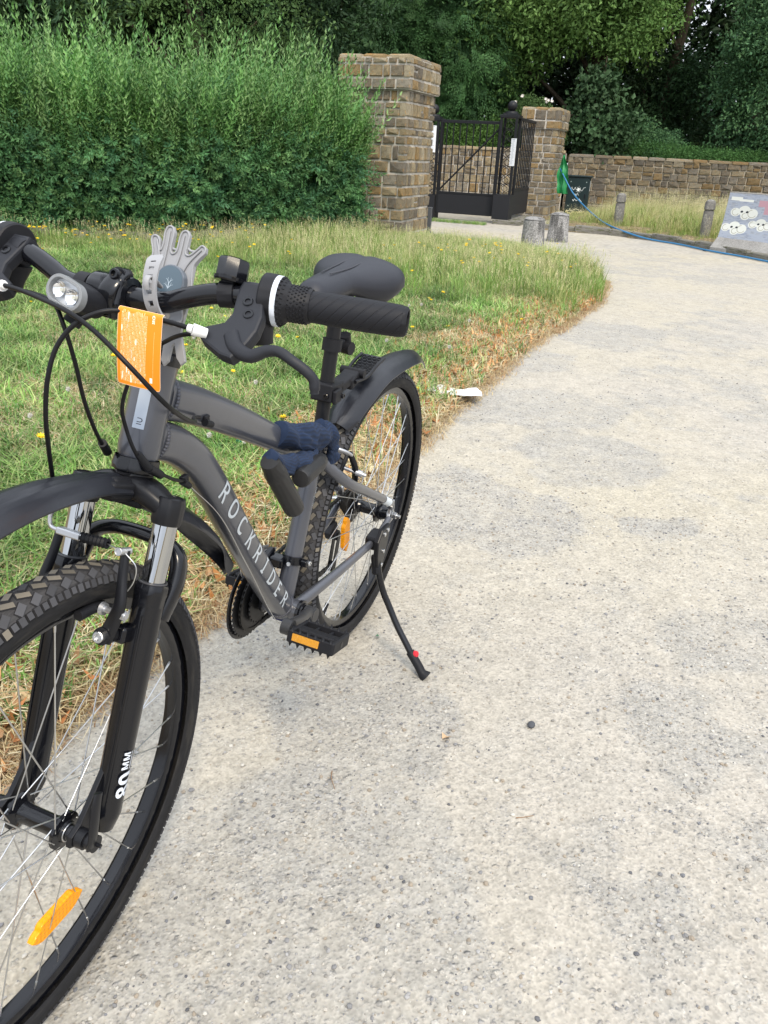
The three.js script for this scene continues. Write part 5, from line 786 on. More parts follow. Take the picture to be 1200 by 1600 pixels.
// ---- brakes
function vbrake(parent, s, pivot, top, fx, mat) {             // pivot/top/elbow in the parent's coordinates
  const mid = pivot.clone().lerp(top, 0.42).add(V(fx * 0.004, 0, s * 0.012)), b = V(fx, 0, 0);
  const a = add('brake_arm', G(sweep([pivot.clone().add(V(0, -0.006, 0)), pivot.clone().lerp(mid, 0.5).add(V(0, 0, s * 0.002)), mid, mid.clone().lerp(top, 0.6), top.clone().add(V(0, 0.006, 0))], (t) => [lerp(0.0105, 0.006, sstep(0, 0.8, t)), lerp(0.006, 0.0045, t)], { seg: 30, rs: 14, ref: V(1, 0, 0) }), cyl(pivot.clone().addScaledVector(b, -0.012), pivot.clone().addScaledVector(b, 0.008), 0.0112, 0.0112, 18)), satin, parent);
  add('pivot_bolt', bolt(pivot.clone().addScaledVector(b, 0.011), b, 0.0072, 0.0042), steel, a);
  const pad = pivot.clone().lerp(top, 0.28); pad.z = s * 0.0225;
  add('brake_pad', sweep([V(pad.x - 0.034, pad.y - 0.006, pad.z), V(pad.x, pad.y + 0.002, pad.z), V(pad.x + 0.034, pad.y - 0.004, pad.z)], [0.0058, 0.006], { seg: 16, rs: 10, flat: 2, ref: V(0, 0, 1) }), matte, a);
  const pm = pivot.clone().lerp(top, 0.36);
  add('pad_post', G(cyl(V(pad.x, pm.y - 0.006, s * 0.027), V(pad.x, pm.y - 0.006, pivot.z + s * 0.024), 0.0042, 0.0042, 12), cyl(V(pad.x, pm.y - 0.006, s * 0.029), V(pad.x, pm.y - 0.006, s * 0.034), 0.0085, 0.0075, 16), cyl(V(pad.x, pm.y - 0.006, pivot.z + s * 0.014), V(pad.x, pm.y - 0.006, pivot.z + s * 0.022), 0.0068, 0.0068, 6)), alloy, a);
  return a;
}
{
  const l = vbrake(fork, -1, V(0.052, 0.262, -0.0405), V(0.053, 0.364, -0.045), 1), r = vbrake(fork, 1, V(0.052, 0.262, 0.0405), V(0.053, 0.364, 0.049), 1);
  add('anchor_bolt', G(cyl(V(0.047, 0.369, -0.046), V(0.066, 0.369, -0.044), 0.0048, 0.0048, 16), new THREE.TorusGeometry(0.0044, 0.0008, 6, 20).rotateY(Math.PI / 2).translate(0.066, 0.369, -0.044)), alloy, l);
  add('inner_cable', sweep([V(0.06, 0.368, -0.05), V(0.055, 0.355, -0.064), V(0.05, 0.335, -0.062), V(0.049, 0.322, -0.056)], 0.0009, { seg: 16, rs: 6, ref: V(1, 0, 0) }), steel, l);
  add('noodle', G(sweep([V(0.056, 0.4, 0.052), V(0.058, 0.386, 0.063), V(0.058, 0.372, 0.06), V(0.058, 0.3695, 0.048), V(0.058, 0.37, 0.014)], (t) => t < 0.55 ? 0.0026 : 0.0034, { seg: 30, rs: 10, ref: V(1, 0, 0) }), box(0.058, 0.37, 0.03, 0.012, 0.009, 0.036, 0.002)), alloy, r);
  const bt = []; for (let i = 0; i <= 14; i++) bt.push([i % 2 ? 0.0052 : 0.0068, i * 0.0026]); add('rubber_boot', lathe([[0.003, 0], ...bt, [0.003, 0.037]].map(([q, y]) => [q, y]), V(0.058, 0.37, 0.014), V(0, 0.06, -1), 16), matte, r);
  add('inner_cable', cyl(V(0.058, 0.372, -0.02), V(0.058, 0.369, -0.045), 0.0009, 0.0009, 6), steel, r);
}

// ---- mudguards
function guard(cx, cy, a0, a1, rad, half, crown, mat, parent, name, n = 40) {     // a shell: rad(t), half width(t), arched by crown
  const pos = [], idx = [], uv = [], m = 16, th = 0.0022;
  for (let k = 0; k < 2; k++) for (let i = 0; i <= n; i++) { const t = i / n, a = lerp(a0, a1, t), r0 = rad(t), w = half(t); for (let j = 0; j <= m; j++) { const u = (j / m) * 2 - 1, ridge = 0.004 * Math.exp(-Math.pow(u / 0.2, 2)), lip = -crown * Math.pow(Math.abs(u), 2.4), r = r0 + lip + ridge - k * th; pos.push(cx + r * Math.cos(a), cy + r * Math.sin(a), w * u * (k ? 0.985 : 1)); uv.push(t * 3, j / m); } }
  const S = (n + 1) * (m + 1); for (let i = 0; i < n; i++) for (let j = 0; j < m; j++) { const q = i * (m + 1) + j; idx.push(q, q + m + 1, q + 1, q + 1, q + m + 1, q + m + 2, S + q, S + q + 1, S + q + m + 1, S + q + 1, S + q + m + 2, S + q + m + 1); }
  for (let i = 0; i < n; i++) for (const j of [0, m]) { const q = i * (m + 1) + j, p = q + m + 1; idx.push(q, S + q, p, p, S + q, S + p); }
  for (const i of [0, n]) for (let j = 0; j < m; j++) { const q = i * (m + 1) + j; idx.push(q, q + 1, S + q, q + 1, S + q + 1, S + q); }
  const g = new THREE.BufferGeometry(); g.setAttribute('position', new THREE.Float32BufferAttribute(pos, 3)); g.setAttribute('uv', new THREE.Float32BufferAttribute(uv, 2)); g.setIndex(idx); g.computeVertexNormals();
  return add(name, toCreasedNormals(g, 0.9), mat, parent);
}
const guardMat = M({ rgb: [0.014, 0.0155, 0.021], specularIntensity: 0.85, roughness: 0.6, roughnessMap: plasticTex, bumpMap: plasticTex, bumpScale: 0.0003, side: THREE.DoubleSide });
const deg = Math.PI / 180;
{
  const q = new THREE.Quaternion().setFromAxisAngle(axisA, 0.0191), ctr = FW(0.0422, 0, 0);
  const mg = guard(0, 0, 112 * deg, 42 * deg, (t) => 0.449 + 0.03 * t, (t) => lerp(0.028, 0.036, sstep(0, 0.25, t)) * (1 - 0.35 * sstep(0.8, 1, t)), 0.014, guardMat, bike, 'front_mudguard'); mg.position.copy(ctr); mg.quaternion.copy(q);
  guard(0, 0, 126 * deg, 163.5 * deg, (t) => 0.436 + 0.012 * t + 0.034 * t * t, (t) => lerp(0.036, 0.03, t) * (1 - 0.88 * sstep(0.55, 1, t)), 0.02, guardMat, mg, 'rear_flap', 24);
  add('mount', G(box(-0.168, 0.402, 0, 0.06, 0.03, 0.036, 0.006, [0, 0, 0.38]), box(-0.15, 0.41, 0, 0.045, 0.02, 0.05, 0.005, [0, 0, 0.38]), cyl(V(-0.19, 0.4, 0), V(-0.185, 0.42, 0), 0.011, 0.011), box(-0.195, 0.385, 0, 0.03, 0.034, 0.05, 0.006, [0, 0, 0.38])), matte, mg);
  // rear
  const rg = guard(0, RW, 51 * deg, 133 * deg, (t) => 0.366 - 0.004 * Math.sin(t * Math.PI) + 0.052 * sstep(0.45, 1, t) * t, (t) => lerp(0.034, 0.042, sstep(0, 0.25, t)) * (1 - 0.5 * sstep(0.72, 1, t)) * (t < 0.05 ? 0.7 + 6 * t : 1), 0.02, guardMat, bike, 'rear_mudguard', 50);
  add('vent_panel', box(0.098, 0.7185, 0, 0.085, 0.006, 0.046, 0.002, [0, 0, -0.28]), M({ rgb: [0.006, 0.006, 0.007], roughness: 0.5 }), rg);
  const hex = []; for (let i = 0; i < 6; i++) for (let j = 0; j < 4; j++) hex.push(new THREE.TorusGeometry(0.0052, 0.0011, 5, 6).rotateX(Math.PI / 2).translate((i - 2.5) * 0.012, 0.0038, (j - 1.5 + (i % 2) * 0.5) * 0.0115)); const hg = G(hex); hg.applyMatrix4(new THREE.Matrix4().makeRotationZ(-0.28)); hg.translate(0.098, 0.7185, 0); add('honeycomb', hg, satin, rg);
  add('side_rail', G(...[-1, 1].map((s) => sweep([V(0.062, 0.732, s * 0.026), V(0.1, 0.726, s * 0.026), V(0.145, 0.712, s * 0.024), V(0.2, 0.712, s * 0.02)], [0.004, 0.0035], { seg: 16, rs: 8 }))), satin, rg);
  add('bracket', G(box(0.222, 0.712, 0, 0.075, 0.018, 0.03, 0.004, [0, 0, -0.08]), box(0.185, 0.712, 0, 0.05, 0.024, 0.036, 0.005, [0, 0, -0.25]), cyl(V(0.168, 0.722, -0.026), V(0.168, 0.722, 0.026), 0.0085)), matte, rg);
  const pc = postAt(0.713); add('post_clamp', G(box(pc.x - 0.004, 0.713, 0, 0.05, 0.036, 0.044, 0.005, [0, 0, 0.12]), box(pc.x - 0.036, 0.71, 0, 0.032, 0.03, 0.03, 0.004), box(pc.x + 0.004, 0.71, -0.026, 0.03, 0.026, 0.008, 0.003)), matte, rg);
  add('clamp_bolt', G(bolt(V(pc.x - 0.012, 0.708, -0.03), V(0, 0, -1), 0.0055, 0.004), bolt(V(pc.x + 0.024, 0.712, -0.012), V(1, 0.1, 0), 0.005, 0.003)), gloss, rg);
}

// ---- stem, handlebar and controls (steering coordinates)
const stem = front(add('stem', G(cyl(V(0, 0.622, 0), V(0, 0.672, 0), 0.0185, 0.0175, 28), lathe([[0, 0.676], [0.012, 0.6755], [0.0165, 0.672]], V(), Y), sweep([V(0, 0.648, 0), V(0.04, 0.651, 0), V(0.084, 0.654, 0)], (t) => [lerp(0.019, 0.017, t), lerp(0.0185, 0.019, t)], { seg: 12, rs: 22, flat: 1 }), lathe([[0.0135, -0.024], [0.0205, -0.023], [0.0215, -0.02], [0.0215, 0.02], [0.0205, 0.023], [0.0135, 0.024]], V(0.107, 0.655, 0), V(0, 0, 1), 28)), gloss, bike));
add('faceplate', G(box(0.1225, 0.655, -0.008, 0.014, 0.034, 0.03, 0.005), sweep([V(0.116, 0.679, -0.012), V(0.125, 0.668, -0.01), V(0.1305, 0.655, -0.008), V(0.127, 0.642, -0.006), V(0.118, 0.63, -0.005)], [0.005, 0.012], { seg: 16, rs: 12 }), cyl(V(0.108, 0.6755, -0.012), V(0.124, 0.6735, -0.012), 0.0085, 0.0085), cyl(V(0.108, 0.635, -0.006), V(0.124, 0.637, -0.006), 0.0085, 0.0085)), gloss, stem);
for (const [y, z] of [[0.6735, -0.012], [0.637, -0.006]]) add('bolt', bolt(V(0.1265, y, z), V(1, 0, 0), 0.0058, 0.0055), gloss, stem);
const barPts = [[0.315, 0.694, 0.071], [0.25, 0.6895, 0.0815], [0.18, 0.685, 0.0925], [0.145, 0.6825, 0.0985], [0.118, 0.678, 0.103], [0.09, 0.668, 0.106], [0.066, 0.658, 0.107], [0.04, 0.655, 0.107], [0, 0.655, 0.107]];
const barCurve = [...barPts.map(([z, s, n]) => V(n, s, -z)), ...barPts.slice(0, -1).reverse().map(([z, s, n]) => V(n, s, z))];
const bar = front(add('handlebar', sweep(barCurve, (t) => 0.0111 + 0.0017 * Math.exp(-Math.pow((t - 0.5) / 0.09, 4)), { seg: 120, rs: 22, ref: V(1, 0, 0) }), gloss, bike));
const barAt = (z) => { const a = Math.abs(z); for (let i = 1; i < barPts.length; i++) if (a >= barPts[i][0]) { const [z1, s1, n1] = barPts[i - 1], [z0, s0, n0] = barPts[i], f = (a - z0) / (z1 - z0); return V(lerp(n0, n1, f), lerp(s0, s1, f), z); } };
const barDir = (s) => barAt(s * 0.31).sub(barAt(s * 0.16)).normalize();
const gripTex = canvasTex(512, 256, (c, w, h) => { c.fillStyle = '#808080'; c.fillRect(0, 0, w, h); c.strokeStyle = '#404040'; c.lineWidth = 4; for (let i = -4; i < 9; i++) { c.beginPath(); c.moveTo(i * 62, 16); c.lineTo(i * 62 + 190, 120); c.stroke(); c.beginPath(); c.moveTo(i * 62 + 20, 240); c.lineTo(i * 62 + 210, 136); c.stroke(); } c.lineWidth = 5; c.beginPath(); c.moveTo(0, 128); c.bezierCurveTo(160, 100, 320, 160, 512, 120); c.stroke(); c.beginPath(); c.moveTo(0, 10); c.bezierCurveTo(160, 30, 320, 0, 512, 14); c.stroke(); }, false);
const gripMat = M({ rgb: [0.012, 0.0128, 0.0165], roughness: 0.6, specularIntensity: 0.5, bumpMap: gripTex, bumpScale: 0.002 });
const tube = (p, q, prof) => { const d = q.clone().sub(p), L = d.length(); return lathe(prof.map(([r, t]) => [r, t * L]), p, d, 32); };
// the perch: a shaped plate that slopes forward and down from the clamp; outline is [across, down the slope]
function perch(s) {
  const o = [[0.1517, -0.0046], [0.152, 0.004], [0.1738, 0.0045], [0.178, -0.012], [0.1864, -0.0335], [0.1879, -0.0496], [0.1855, -0.0617], [0.1819, -0.0756], [0.1767, -0.0845], [0.1653, -0.083], [0.1406, -0.0717], [0.1352, -0.0668], [0.1362, -0.0601], [0.1551, -0.0497], [0.1587, -0.0354]];
  const g = plate((s < 0 ? o : o.slice().reverse()).map(([a, b]) => [s * a, b]), 0.015, 0.003), k = 0.55, L = Math.hypot(1, k);
  g.applyMatrix4(new THREE.Matrix4().makeBasis(V(0, 0, 1), V(-k / L, 1 / L, 0), V(-1 / L, -k / L, 0))); return g.translate(0.1035, 0.6875, 0);
}
for (const s of [-1, 1]) {
  const dz = s > 0 ? -0.025 : 0, L = (z) => barAt(s * (z > 0.2225 ? z : z + dz)), d = barDir(s), shift = (g) => g.translate(0, 0, dz);
  const grip = front(add('grip', (() => { const g = sweep([L(0.222), L(0.2685), L(0.315).addScaledVector(d, 0.004)], (t) => t > 0.965 ? 0.0152 : 0.0162 + 0.0008 * Math.sin(t * 3), { seg: 24, rs: 28, ref: V(1, 0, 0) }); return g; })(), gripMat, bike));
  add('end_cap', tube(L(0.315).addScaledVector(d, 0.003), L(0.315).addScaledVector(d, 0.0075), [[0.0158, 0], [0.0152, 0.6], [0.0135, 1], [0.0115, 0.8], [0.0115, 0.4], [0, 0.35]]), matte, grip);
  const sh = front(add('twist_shifter', G(tube(L(0.1695), L(0.184), [[0.012, 0], [0.0255, 0.02], [0.0272, 0.15], [0.0272, 1], [0.012, 1]]), sweep([L(0.17).add(V(0.0, -0.018, 0)), L(0.173).add(V(-0.002, -0.034, 0)), L(0.176).add(V(-0.006, -0.046, 0))], (t) => [lerp(0.022, 0.009, t), 0.0125], { seg: 10, rs: 16, ref: V(0, 0, 1), flat: 1 })), matte, bike));
  add('indicator_ring', tube(L(0.1842), L(0.1895), [[0.012, 0], [0.0262, 0], [0.0262, 1], [0.012, 1]]), M({ rgb: [0.72, 0.77, 0.86], roughness: 0.35 }), sh);
  add('twist_sleeve', tube(L(0.1897), L(0.222), [[0.012, 0], [0.0248, 0], [0.0225, 0.14], [0.0188, 0.3], [0.0182, 0.95], [0.0172, 1], [0.012, 1]]), matte, sh);
  const nubs = [], c0 = L(0.1897), ax = d, e1 = V().crossVectors(ax, V(1, 0, 0)).normalize(), e2 = V().crossVectors(ax, e1); for (let i = 0; i < 9; i++) for (let k = 0; k < 26; k++) { const a = ((k + (i % 2) * 0.5) / 26) * 6.283, t = 0.001 + i * 0.0034, r = i < 1 ? 0.0245 : i < 2 ? 0.0218 : 0.0186; nubs.push(new THREE.OctahedronGeometry(i < 2 ? 0.0021 : 0.0015, 0).translate(...c0.clone().addScaledVector(ax, t).addScaledVector(e1, r * Math.cos(a)).addScaledVector(e2, r * Math.sin(a)).toArray())); }
  add('rubber_nubs', G(nubs), matte, sh).userData.kind = 'stuff';
  // brake lever: clamp band, perch, pivoting blade with a hooked tip
  const lv = front(add('brake_lever', G(tube(L(0.151), L(0.169), [[0.0112, 0], [0.0148, 0.02], [0.0152, 0.1], [0.0152, 0.9], [0.0148, 1], [0.0112, 1]]), shift(perch(s))), plastic, bike));
  for (const [x, y, z] of [[0.1175, 0.6745, 0.1665], [0.1245, 0.6615, 0.1735]]) add('screw', shift(bolt(V(x, y, s * z), V(0.876, 0.482, 0), 0.0056, 0.0032)), gloss, lv);
  add('blade', shift(sweep([V(0.135, 0.637, s * 0.166), V(0.143, 0.6255, s * 0.178), V(0.147, 0.621, s * 0.1965), V(0.147, 0.6295, s * 0.2135), V(0.147, 0.6312, s * 0.225), V(0.147, 0.6255, s * 0.242), V(0.142, 0.618, s * 0.258), V(0.138, 0.612, s * 0.2645), V(0.135, 0.6, s * 0.267)], (t) => [lerp(0.0088, 0.0052, sstep(0, 0.55, t)) * (t > 0.96 ? 0.8 : 1), lerp(0.0078, 0.0056, sstep(0, 0.5, t)) * (t > 0.96 ? 0.8 : 1)], { seg: 50, rs: 18, ref: V(1, 0.3, 0), flat: 0.6 })), plastic, lv);
  add('cable_adjuster', shift(G(cyl(V(0.143, 0.633, s * 0.142), V(0.152, 0.6335, s * 0.131), 0.0052, 0.0062, 12), cyl(V(0.152, 0.6335, s * 0.131), V(0.1535, 0.634, s * 0.126), 0.0045, 0.004, 12))), whitePlastic, lv);
  // sleeves of the other cables leave the shifter
  add('shift_outlet', shift(cyl(V(0.118, 0.642, s * 0.17), V(0.128, 0.633, s * 0.138), 0.0045, 0.0038, 10)), matte, sh);
}
const bell = front(add('bell', (() => { const c = barAt(-0.132), g = [tube(barAt(-0.124), barAt(-0.14), [[0.011, 0], [0.0138, 0.02], [0.0138, 1], [0.011, 1]]), box(c.x, c.y + 0.011, c.z, 0.016, 0.006, 0.016, 0.002)]; return G(g); })(), matte, bike));
add('dome', (() => { const c = barAt(-0.132); return G(lathe([[0, 0], [0.0175, 0], [0.0185, 0.0015], [0.0185, 0.0045], [0.017, 0.005]], V(c.x, c.y + 0.0125, c.z), Y, 24), lathe([[0.0172, 0.0052], [0.0172, 0.021], [0.016, 0.0238], [0.0125, 0.0252], [0, 0.0256]], V(c.x, c.y + 0.0125, c.z), Y, 8)); })(), gloss, bell);
// headlight
{
  const c = V(0.152, 0.6395, 0.012), out = V(1, 0.02, 0.06).normalize(), tilt = -0.3, st = (w, h) => { const s = new THREE.Shape(), r = h; s.absarc(w, 0, r, -Math.PI / 2, Math.PI / 2); s.absarc(-w, 0, r, Math.PI / 2, (3 * Math.PI) / 2); return s; };
  const toFace = (g) => g.rotateZ(tilt).rotateY(Math.PI / 2 - 0.06).translate(c.x, c.y, c.z);       // shape x -> bar direction
  const hl = front(add('headlight', G(toFace(new THREE.ExtrudeGeometry(st(0.0088, 0.0135), { depth: 0.03, bevelEnabled: true, bevelSize: 0.001, bevelThickness: 0.0015, bevelSegments: 2, curveSegments: 20 }).translate(0, 0, -0.022)), box(0.128, 0.648, 0.03, 0.03, 0.02, 0.022, 0.005), cyl(V(0.107, 0.655, 0.029), V(0.107, 0.655, 0.044), 0.0165, 0.0165, 24), sweep([V(0.138, 0.632, 0.016), V(0.138, 0.62, 0.018), V(0.14, 0.611, 0.021)], [0.006, 0.0105], { seg: 8, rs: 12, ref: V(0, 0, 1), flat: 1 })), matte, bike));
  const ribs = []; for (let i = 0; i < 4; i++) ribs.push(toFace(new THREE.ExtrudeGeometry(st(0.009, 0.0142), { depth: 0.0022, bevelEnabled: false, curveSegments: 20 }).translate(0, 0, -0.02 + i * 0.0062))); add('cooling_rib', G(ribs), satin, hl);
  add('reflector_plate', toFace(new THREE.ExtrudeGeometry(st(0.0088, 0.0122), { depth: 0.001, bevelEnabled: false, curveSegments: 20 }).translate(0, 0, 0.0096)), M({ rgb: [0.6, 0.62, 0.64], metalness: 0.4, roughness: 0.35 }), hl);
  for (const dx of [-0.0092, 0.0092]) { const rf = add('lamp_reflector', toFace(new THREE.LatheGeometry([[0.0016, 0], [0.004, 0.0004], [0.0066, 0.0019], [0.0082, 0.0042]].map(([r, y]) => new THREE.Vector2(r, y)), 20).rotateX(Math.PI / 2).translate(dx, 0, 0.0108)), M({ rgb: [0.85, 0.86, 0.88], metalness: 1, roughness: 0.08, side: THREE.DoubleSide }), hl); add('led', toFace(new THREE.CylinderGeometry(0.002, 0.002, 0.0016, 12).rotateX(Math.PI / 2).translate(dx, 0, 0.0118)), M({ rgb: [0.5, 0.5, 0.42], roughness: 0.4 }), rf); }
  add('lens', toFace(new THREE.ExtrudeGeometry(st(0.0088, 0.0132), { depth: 0.0016, bevelEnabled: true, bevelSize: 0.0006, bevelThickness: 0.0012, bevelSegments: 3, curveSegments: 24 }).translate(0, 0, 0.0156)), M({ color: 0xffffff, transmission: 1, thickness: 0, roughness: 0.04, ior: 1.45 }), hl);
  add('bezel', toFace((() => { const s = st(0.0088, 0.0148); s.holes.push(st(0.0088, 0.0124)); return new THREE.ExtrudeGeometry(s, { depth: 0.008, bevelEnabled: true, bevelSize: 0.0006, bevelThickness: 0.0006, bevelSegments: 2, curveSegments: 24 }).translate(0, 0, 0.009); })()), M({ rgb: [0.2, 0.21, 0.22], roughness: 0.4 }), hl);
}
// ---- cables
const hose = (pts, r = 0.0026) => new THREE.TubeGeometry(new THREE.CatmullRomCurve3(pts, false, 'centripetal'), 80, r, 10);
const F3 = (a) => a.map(([s, n, z]) => V(n, s, z));
{
  front(add('brake_cable', hose(F3([[0.634, 0.1535, -0.127], [0.6355, 0.156, -0.094], [0.635, 0.16, -0.052], [0.629, 0.17, -0.037], [0.612, 0.18, -0.018], [0.586, 0.185, -0.005], [0.552, 0.185, -0.001], [0.513, 0.175, 0.001], [0.478, 0.155, 0.006], [0.445, 0.128, 0.016], [0.415, 0.09, 0.034], [0.4, 0.057, 0.052]])), cableMat, bike));
  front(add('brake_cable', hose(F3([[0.634, 0.1535, 0.102], [0.633, 0.157, 0.08], [0.629, 0.165, 0.046], [0.62, 0.182, -0.01], [0.607, 0.184, -0.046], [0.584, 0.18, -0.086], [0.556, 0.15, -0.114], [0.543, 0.1, -0.109], [0.537, 0.04, -0.09], [0.5365, -0.055, -0.034], [0.5375, -0.082, -0.026]])), cableMat, bike));
  const c3 = front(add('gear_cable', hose(F3([[0.633, 0.128, 0.113], [0.634, 0.136, 0.09], [0.627, 0.15, 0.038], [0.607, 0.15, 0.021], [0.57, 0.13, 0.013], [0.537, 0.11, 0.011], [0.505, 0.082, 0.011], [0.482, 0.052, 0.014], [0.473, 0.022, 0.026]]), 0.0024), cableMat, bike));
  add('ferrule', cyl(V(0.058, 0.4865, 0.0125), V(0.026, 0.4735, 0.026), 0.0052, 0.0056, 14), matte, c3);
  const c4 = front(add('gear_cable', hose(F3([[0.633, 0.128, -0.138], [0.629, 0.126, -0.11], [0.616, 0.1, -0.068], [0.592, 0.088, -0.035], [0.563, 0.08, -0.021], [0.532, 0.07, -0.013], [0.51, 0.06, -0.017], [0.487, 0.05, -0.027], [0.467, 0.022, -0.032], [0.458, -0.02, -0.03], [0.452, -0.05, -0.026], [0.448, -0.083, -0.022]]), 0.0024), cableMat, bike));
  add('ferrule', G(cyl(V(0.045, 0.484, -0.0285), V(0.022, 0.4675, -0.0325), 0.0042, 0.0055, 14), cyl(V(0.022, 0.4675, -0.0325), V(-0.01, 0.459, -0.031), 0.0058, 0.0055, 14)), matte, c4);
}

// ---- drivetrain
const BB = V(0.415, 0.294, 0);
const cr = add('crankset', G(cyl(V(BB.x, BB.y, -0.068), V(BB.x, BB.y, 0.07), 0.0085), lathe([[0.0215, 0], [0.0238, 0.001], [0.0238, 0.007], [0.0195, 0.0085], [0.0195, 0.012], [0.012, 0.013]], V(BB.x, BB.y, -0.0355), V(0, 0, -1), 28), lathe([[0.0215, 0], [0.0238, 0.001], [0.0238, 0.007], [0.012, 0.009]], V(BB.x, BB.y, 0.0355), V(0, 0, 1), 28)), gloss, bike);
const CE = V(0.566, 0.366, -0.086), CEr = V(2 * BB.x - CE.x, 2 * BB.y - CE.y, 0.098);
const crankMat = M({ rgb: [0.03, 0.031, 0.034], roughness: 0.42, roughnessMap: null });
add('crank_arm', G(sweep([V(BB.x - 0.008, BB.y - 0.004, -0.06), V(BB.x + 0.03, BB.y + 0.014, -0.064), V(0.5, 0.3345, -0.079), CE.clone().add(V(0.006, 0.003, 0))], (t) => [lerp(0.0155, 0.0125, t) * (t > 0.95 ? 0.85 : 1), lerp(0.0105, 0.0085, t)], { seg: 26, rs: 18, flat: 1.2 }), cyl(CE.clone().add(V(0, 0, 0.009)), CE.clone().add(V(0, 0, -0.009)), 0.0148, 0.0148, 22), cyl(V(BB.x, BB.y, -0.05), V(BB.x, BB.y, -0.073), 0.017, 0.0165, 22)), crankMat, cr);
add('crank_arm', G(sweep([V(BB.x + 0.008, BB.y + 0.004, 0.078), V(BB.x - 0.07, BB.y - 0.033, 0.088), CEr], (t) => [lerp(0.0155, 0.0125, t), 0.009], { seg: 16, rs: 14, flat: 1.2 }), cyl(CEr.clone().add(V(0, 0, 0.009)), CEr.clone().add(V(0, 0, -0.009)), 0.0148, 0.0148, 18)), crankMat, cr);
const ringMat = M({ rgb: [0.02, 0.02, 0.022], metalness: 0.5, roughness: 0.38 });
const gear = (r, n, z, hole) => { const s = new THREE.Shape(); for (let i = 0; i < n * 4; i++) { const a = (i / (n * 4)) * 6.283, q = r + [0.0022, 0.0022, -0.0022, -0.0022][i % 4]; i ? s.lineTo(q * Math.cos(a), q * Math.sin(a)) : s.moveTo(q, 0); } const h = new THREE.Path(); h.absarc(0, 0, hole, 0, 6.283, true); s.holes.push(h); return new THREE.ExtrudeGeometry(s, { depth: 0.0024, bevelEnabled: false, curveSegments: 40 }).translate(BB.x, BB.y, z); };
for (const [r, n, z, h] of [[0.048, 24, 0.048, 0.03], [0.066, 34, 0.056, 0.05], [0.084, 42, 0.064, 0.066]]) add('chainring', gear(r, n, z, h), ringMat, cr);
add('spider', G([0, 1, 2, 3].map((k) => { const a = 0.4 + k * 1.571; return sweep([V(BB.x, BB.y, 0.066), V(BB.x + 0.035 * Math.cos(a), BB.y + 0.035 * Math.sin(a), 0.067), V(BB.x + 0.07 * Math.cos(a), BB.y + 0.07 * Math.sin(a), 0.067)], [0.0085, 0.0035], { seg: 6, rs: 10, flat: 1 }); }), lathe([[0.012, -0.012], [0.03, -0.01], [0.03, 0.002], [0.012, 0.003]], V(BB.x, BB.y, 0.066), V(0, 0, 1), 24)), ringMat, cr);
add('chainguard', lathe([[0.08, 0], [0.0905, 0], [0.0925, 0.0015], [0.0925, 0.003], [0.0905, 0.0042], [0.08, 0.0042]], V(BB.x, BB.y, 0.0705), V(0, 0, 1), 64), gloss, cr);
function pedal(e, s, tilt) {
  const t = new THREE.Group(); t.name = 'pedal'; bike.add(t); t.position.copy(e); t.rotation.z = tilt; const z = (q) => s * q;
  add('axle', cyl(V(0, 0, z(-0.006)), V(0, 0, z(0.105)), 0.0075, 0.006, 16), satin, t);
  add('cage', G(...[-1, 1].flatMap((q) => [box(q * 0.036, 0, z(0.06), 0.006, 0.021, 0.086, 0.002)]), box(0, 0, z(0.021), 0.07, 0.022, 0.007, 0.003), box(0, 0, z(0.1), 0.076, 0.024, 0.009, 0.004), box(0, 0, z(0.06), 0.024, 0.018, 0.08, 0.005), box(0, 0, z(0.047), 0.07, 0.012, 0.006, 0.002), box(0, 0, z(0.074), 0.07, 0.012, 0.006, 0.002)), matte, t);
  const teeth = []; for (const q of [-1, 1]) for (const v of [-1, 1]) for (let i = 0; i < 6; i++) teeth.push(new THREE.ConeGeometry(0.0045, 0.009, 4).rotateX(v > 0 ? 0 : Math.PI).translate(q * 0.036, v * 0.0138, z(0.024 + i * 0.0145))); add('teeth', G(teeth), matte, t).userData.kind = 'stuff';
  for (const q of [-1, 1]) add('reflector', box(q * 0.0395, 0.001, z(0.052), 0.004, 0.013, 0.05, 0.001), M({ rgb: [0.8, 0.36, 0.02], roughness: 0.3, clearcoat: 0.8, bumpMap: amber.bumpMap, bumpScale: 0.001 }), t);
}
pedal(CE, -1, 0.3); pedal(CEr, 1, 0.2);
const drv = M({ rgb: [0.028, 0.027, 0.026], metalness: 0.6, roughness: 0.45 });
